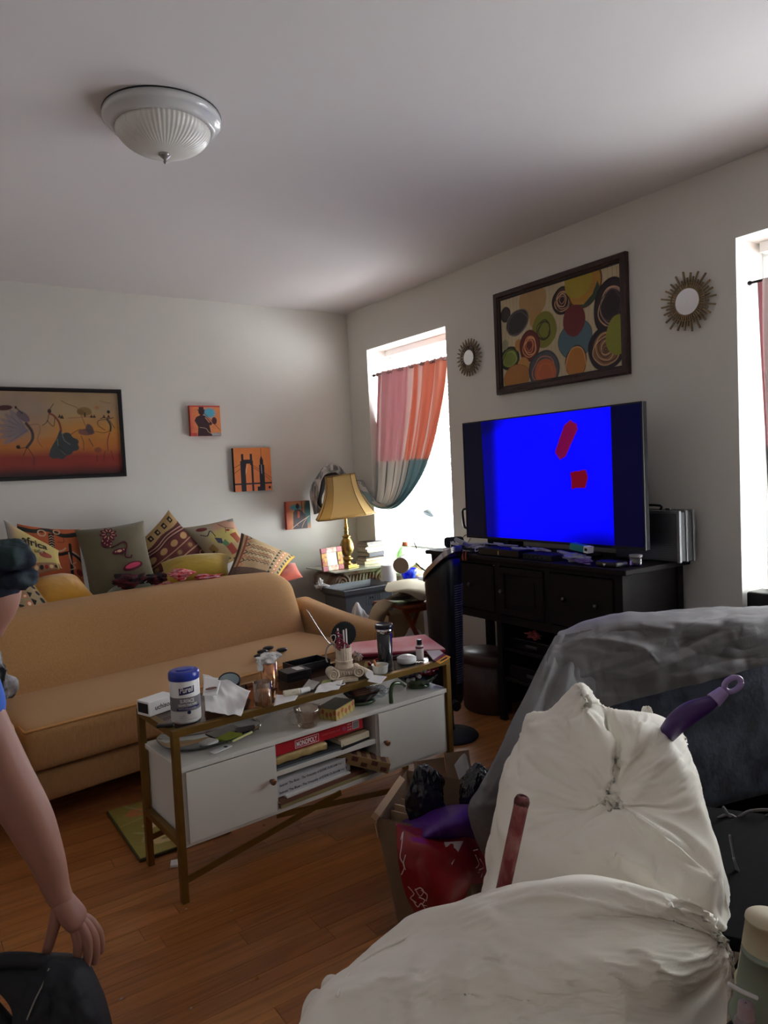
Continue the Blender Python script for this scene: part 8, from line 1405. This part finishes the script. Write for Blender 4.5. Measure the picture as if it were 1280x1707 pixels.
# ================================================================== PERSON
def skin(name, nodes, edges, mt, parent=None, sub=2, root=0):
    me = bpy.data.meshes.new(name); me.from_pydata([tuple(Vector(p)) for p, r in nodes], edges, []); o = bpy.data.objects.new(name, me); COL.objects.link(o)
    me.materials.append(mt)
    sk_ = o.modifiers.new('skin', 'SKIN'); sk_.use_smooth_shade = True
    L_ = me.skin_vertices[0].data if me.skin_vertices else None
    for i, (p, r) in enumerate(nodes):
        L_[i].radius = (r, r) if np.isscalar(r) else r; L_[i].use_root = (i == root)
    s_ = o.modifiers.new('smooth', 'SUBSURF'); s_.levels = sub; s_.render_levels = sub
    if parent is not None: o.parent = parent; 
    return o
M_skin = mat('brown_skin', s8(150, 104, 88), 0.55, noise=0.06, nscale=12)
pe = thing('person', 'person in blue short-sleeved shirt and dark head wrap bending to grab a black bag', 'person', (0, 0, 0))
V = Vector
hips = V((-3.86, -3.30, 0.93)); waist = V((-3.70, -3.36, 1.02)); chest = V((-3.50, -3.44, 1.10)); neckb = V((-3.30, -3.51, 1.16)); sR = cp(-72, 1105, 1.40); sL = V((-3.42, -3.28, 1.06)); head0 = cp(-64, 1006, 1.46)
elb = cp(6, 1290, 1.42); wri = cp(97, 1492, 1.42)
N_ = [(hips, 0.14), (waist, 0.125), (chest, 0.13), (neckb, 0.075), (neckb.lerp(head0, 0.45), 0.052), (sR, 0.052), (sR.lerp(elb, 0.5), 0.048), (elb, 0.052), (cp(52, 1370, 1.42), 0.047), (cp(82, 1440, 1.42), 0.034), (wri, 0.025), (cp(112, 1514, 1.42), (0.024, 0.022)),
      (sL, 0.055), (V((-3.46, -3.10, 0.84)), 0.044), (V((-3.50, -3.14, 0.66)), 0.034), (V((-3.50, -3.18, 0.57)), 0.024),
      (V((-3.88, -3.42, 0.82)), 0.095), (V((-3.72, -3.50, 0.48)), 0.062), (V((-3.86, -3.52, 0.11)), 0.042), (V((-3.88, -3.18, 0.82)), 0.095), (V((-3.76, -3.12, 0.48)), 0.062), (V((-3.92, -3.10, 0.11)), 0.042),
      (V((-3.76, -3.56, 0.045)), 0.036), (V((-3.82, -3.12, 0.045)), 0.036)]
Ed = [(0, 1), (1, 2), (2, 3), (3, 4), (2, 5), (5, 6), (6, 7), (7, 8), (8, 9), (9, 10), (10, 11), (2, 12), (12, 13), (13, 14), (14, 15), (0, 16), (16, 17), (17, 18), (18, 22), (0, 19), (19, 20), (20, 21), (21, 23)]
skin('body', N_, Ed, M_skin, pe)
# right hand: palm plus five chains
FR = dict(index=[(125, 1546, .0125), (131, 1570, .0105), (129, 1592, .0095), (125, 1611, .008)], middle=[(136, 1547, .013), (147, 1570, .011), (147, 1594, .0098), (143, 1616, .008)], ring=[(145, 1543, .0125), (158, 1564, .0105), (160, 1588, .0095), (157, 1609, .008)], little=[(149, 1534, .011), (165, 1553, .0092), (169, 1574, .0085), (167, 1591, .007)], thumb=[(97, 1516, .0145), (89, 1548, .012), (81, 1577, .0105), (73, 1599, .0085)])
for k, (nm, ch_) in enumerate(FR.items()):
    dz = {'index': 0.0, 'middle': 0.006, 'ring': 0.018, 'little': 0.03, 'thumb': -0.01}[nm]
    nodes = [(cp(112, 1522, 1.42) if nm != 'thumb' else cp(102, 1502, 1.42), 0.015)] + [(cp(a, b, 1.42 + dz), r) for a, b, r in ch_]
    skin('finger' if nm != 'thumb' else 'thumb', nodes, [(i, i + 1) for i in range(len(nodes) - 1)], M_skin, pe)
skin('palm', [(wri, 0.024), (cp(109, 1511, 1.42), (0.029, 0.022)), (cp(123, 1528, 1.425), (0.033, 0.022)), (cp(135, 1543, 1.43), (0.030, 0.019))], [(0, 1), (1, 2), (2, 3)], M_skin, pe)
lw = V((-3.50, -3.18, 0.57))
for k in range(5): skin('finger' if k else 'thumb', [(lw, 0.016), (lw + V((0.03, -0.02 + 0.013 * k, -0.03)), 0.010), (lw + V((0.05, -0.03 + 0.017 * k, -0.06)), 0.009), (lw + V((0.045, -0.03 + 0.018 * k, -0.09)), 0.0075)], [(0, 1), (1, 2), (2, 3)], M_skin, pe)
# head, turned right and down
hd = Matrix.Translation(head0) @ Matrix.Rotation(math.radians(-25), 4, 'Z') @ Matrix.Rotation(math.radians(62), 4, 'Y')
def hfn(p):
    x, y, z = p; r = math.sqrt(x * x + y * y + z * z); x, y, z = x / r, y / r, z / r
    X = x * 0.095; Y = y * 0.077 * (1 - 0.15 * max(0, -z)); Z = z * 0.118
    if x > 0: X *= 1 - 0.10 * max(0, z - 0.2); X += 0.012 * math.exp(-((z + 0.75) / 0.25) ** 2) * x + 0.026 * math.exp(-(y / 0.13) ** 2 - ((z + 0.18) / 0.13) ** 2) + 0.008 * math.exp(-(y / 0.25) ** 2 - ((z + 0.48) / 0.08) ** 2) - 0.008 * math.exp(-((abs(y) - 0.38) / 0.16) ** 2 - ((z - 0.02) / 0.12) ** 2) + 0.006 * math.exp(-(y / 0.5) ** 2 - ((z - 0.22) / 0.1) ** 2)
    return hd @ Vector((X, Y, Z))
th, ph2 = np.meshgrid(np.linspace(0, 2 * PI, 65), np.linspace(0.01, PI - 0.01, 48)); G = np.array([[tuple(hfn((math.sin(b) * math.cos(a), math.sin(b) * math.sin(a), math.cos(b)))) for a, b in zip(r1, r2)] for r1, r2 in zip(th, ph2)])
obj('head', MB().grid(G, flip=True), M_skin, pe, smooth=True)
for sy in (-1, 1):
    obj('ear', MB().grid(lump(hd @ V((-0.005, sy * 0.076, -0.005)), (0.018, 0.008, 0.03), 3, 0.05, 2, n=20)), M_skin, pe, smooth=True); obj('eye', MB().grid(lump(hd @ V((0.083, sy * 0.03, 0.004)), (0.010, 0.012, 0.008), 3, 0.0, 2, n=16)), mat('eye_white', s8(220, 214, 206), 0.2), pe, smooth=True)
    obj('eyebrow', MB().tube([hd @ V((0.088, sy * 0.018, 0.026)), hd @ V((0.086, sy * 0.034, 0.030)), hd @ V((0.076, sy * 0.05, 0.026))], 0.003, 6, 3), M_blackm, pe, smooth=True)
obj('lips', MB().tube([hd @ V((0.082, -0.022, -0.060)), hd @ V((0.096, 0, -0.058)), hd @ V((0.082, 0.022, -0.060))], 0.0055, 8, 4), mat('lip_brown', s8(120, 66, 62), 0.5), pe, smooth=True)
M_wrap = mat('navy_green_headwrap', s8(24, 28, 52), 0.8, col2=s8(40, 62, 60), nscale=6, bump=0.3, bscale=40)
obj('head_wrap', MB().grid(lump(hd @ V((-0.03, 0, 0.055)), (0.098, 0.088, 0.085), 151, 0.06, 2, n=64)).grid(lump(hd @ V((0.01, -0.02, 0.125)), (0.045, 0.045, 0.032), 152, 0.12, 3, n=48)).grid(lump(hd @ V((-0.03, -0.04, 0.14)), (0.055, 0.045, 0.04), 153, 0.12, 3, n=48)), M_wrap, pe, smooth=True)
# clothes
M_sh = mat('blue_shirt', s8(56, 96, 190), 0.85, bump=0.1, bscale=120)
slv = cp(-30, 1225, 1.42)
skin('shirt', [(hips.lerp(waist, 0.3), 0.158), (waist, 0.148), (chest, 0.155), (neckb.lerp(chest, 0.25), 0.10), (sR, 0.072), (sR.lerp(slv, 0.5), 0.068), (slv, 0.060), (sL, 0.074), (V((-3.44, -3.17, 0.93)), 0.066)], [(0, 1), (1, 2), (2, 3), (2, 4), (4, 5), (5, 6), (2, 7), (7, 8)], M_sh, pe)
M_pt = mat('dark_trousers', s8(36, 38, 48), 0.85)
skin('trousers', [(hips, 0.162), (V((-3.88, -3.42, 0.82)), 0.115), (V((-3.72, -3.50, 0.48)), 0.082), (V((-3.86, -3.52, 0.10)), 0.066), (V((-3.88, -3.18, 0.82)), 0.115), (V((-3.76, -3.12, 0.48)), 0.082), (V((-3.92, -3.10, 0.10)), 0.066)], [(0, 1), (1, 2), (2, 3), (0, 4), (4, 5), (5, 6)], M_pt, pe)
for yy, xx in ((-3.56, -3.80), (-3.12, -3.86)): obj('shoe', MB().rbox((xx - 0.11, yy - 0.045, 0.001), (xx + 0.15, yy + 0.045, 0.085), 0.035, 4), M_black, pe, smooth=True)
# the black bag being picked up
bgc = cp(62, 1672, 1.40)
bgb = thing('black_bag', 'soft black fabric bag held by the bending person at the lower left corner', 'bag', bgc)
BG = [[(-60, 1600, 1.50), (30, 1596, 1.50), (78, 1590, 1.50), (128, 1594, 1.50), (150, 1612, 1.52), (165, 1645, 1.54)], [(-50, 1612, 1.40), (30, 1606, 1.40), (78, 1600, 1.40), (128, 1602, 1.40), (152, 1622, 1.42), (172, 1660, 1.46)], [(20, 1680, 1.36), (50, 1655, 1.35), (85, 1645, 1.34), (130, 1645, 1.34), (162, 1670, 1.37), (184, 1705, 1.44)], [(10, 1760, 1.34), (40, 1740, 1.32), (85, 1730, 1.31), (135, 1730, 1.31), (172, 1745, 1.35), (196, 1770, 1.42)], [(5, 1860, 1.36), (40, 1860, 1.33), (85, 1860, 1.32), (135, 1860, 1.32), (178, 1865, 1.36), (204, 1875, 1.42)], [(10, 1960, 1.46), (40, 1965, 1.46), (85, 1965, 1.46), (135, 1965, 1.46), (178, 1960, 1.48), (200, 1955, 1.50)]]
GB = surf([[cp(*q) for q in r] for r in BG], 70, 90); GB = creases(GB, [([(75, 1610), (70, 1660), (50, 1700)], -0.012, 7), ([(82, 1612), (78, 1665), (62, 1707)], 0.008, 6)], 41, 24, (20, 1600, 180, 1700), 0.006, 9)
back = surf([[cp(a, b, c + 0.13) for a, b, c in r] for r in BG[1:]], 40, 50)
M_bag = mat('black_bag_fabric', s8(30, 32, 38), 0.75, bump=0.15, bscale=60)
obj('bag_body', MB().grid(GB).grid(back), M_bag, bgb, smooth=True, solid=0.003)
obj('strap', MB().tube([cp(78, 1606, 1.39), cp(40, 1600, 1.38), cp(-10, 1606, 1.38), cp(-30, 1650, 1.38), cp(5, 1700, 1.38), cp(30, 1725, 1.38)], 0.014, 10, 6), M_bag, bgb, smooth=True)
obj('piping', MB().tube([near(GB, a, b, 0.004) for a, b in ((82, 1614), (72, 1640), (58, 1668), (45, 1700))], 0.0018, 6, 4), mat('grey_ribbon'), bgb, smooth=True)
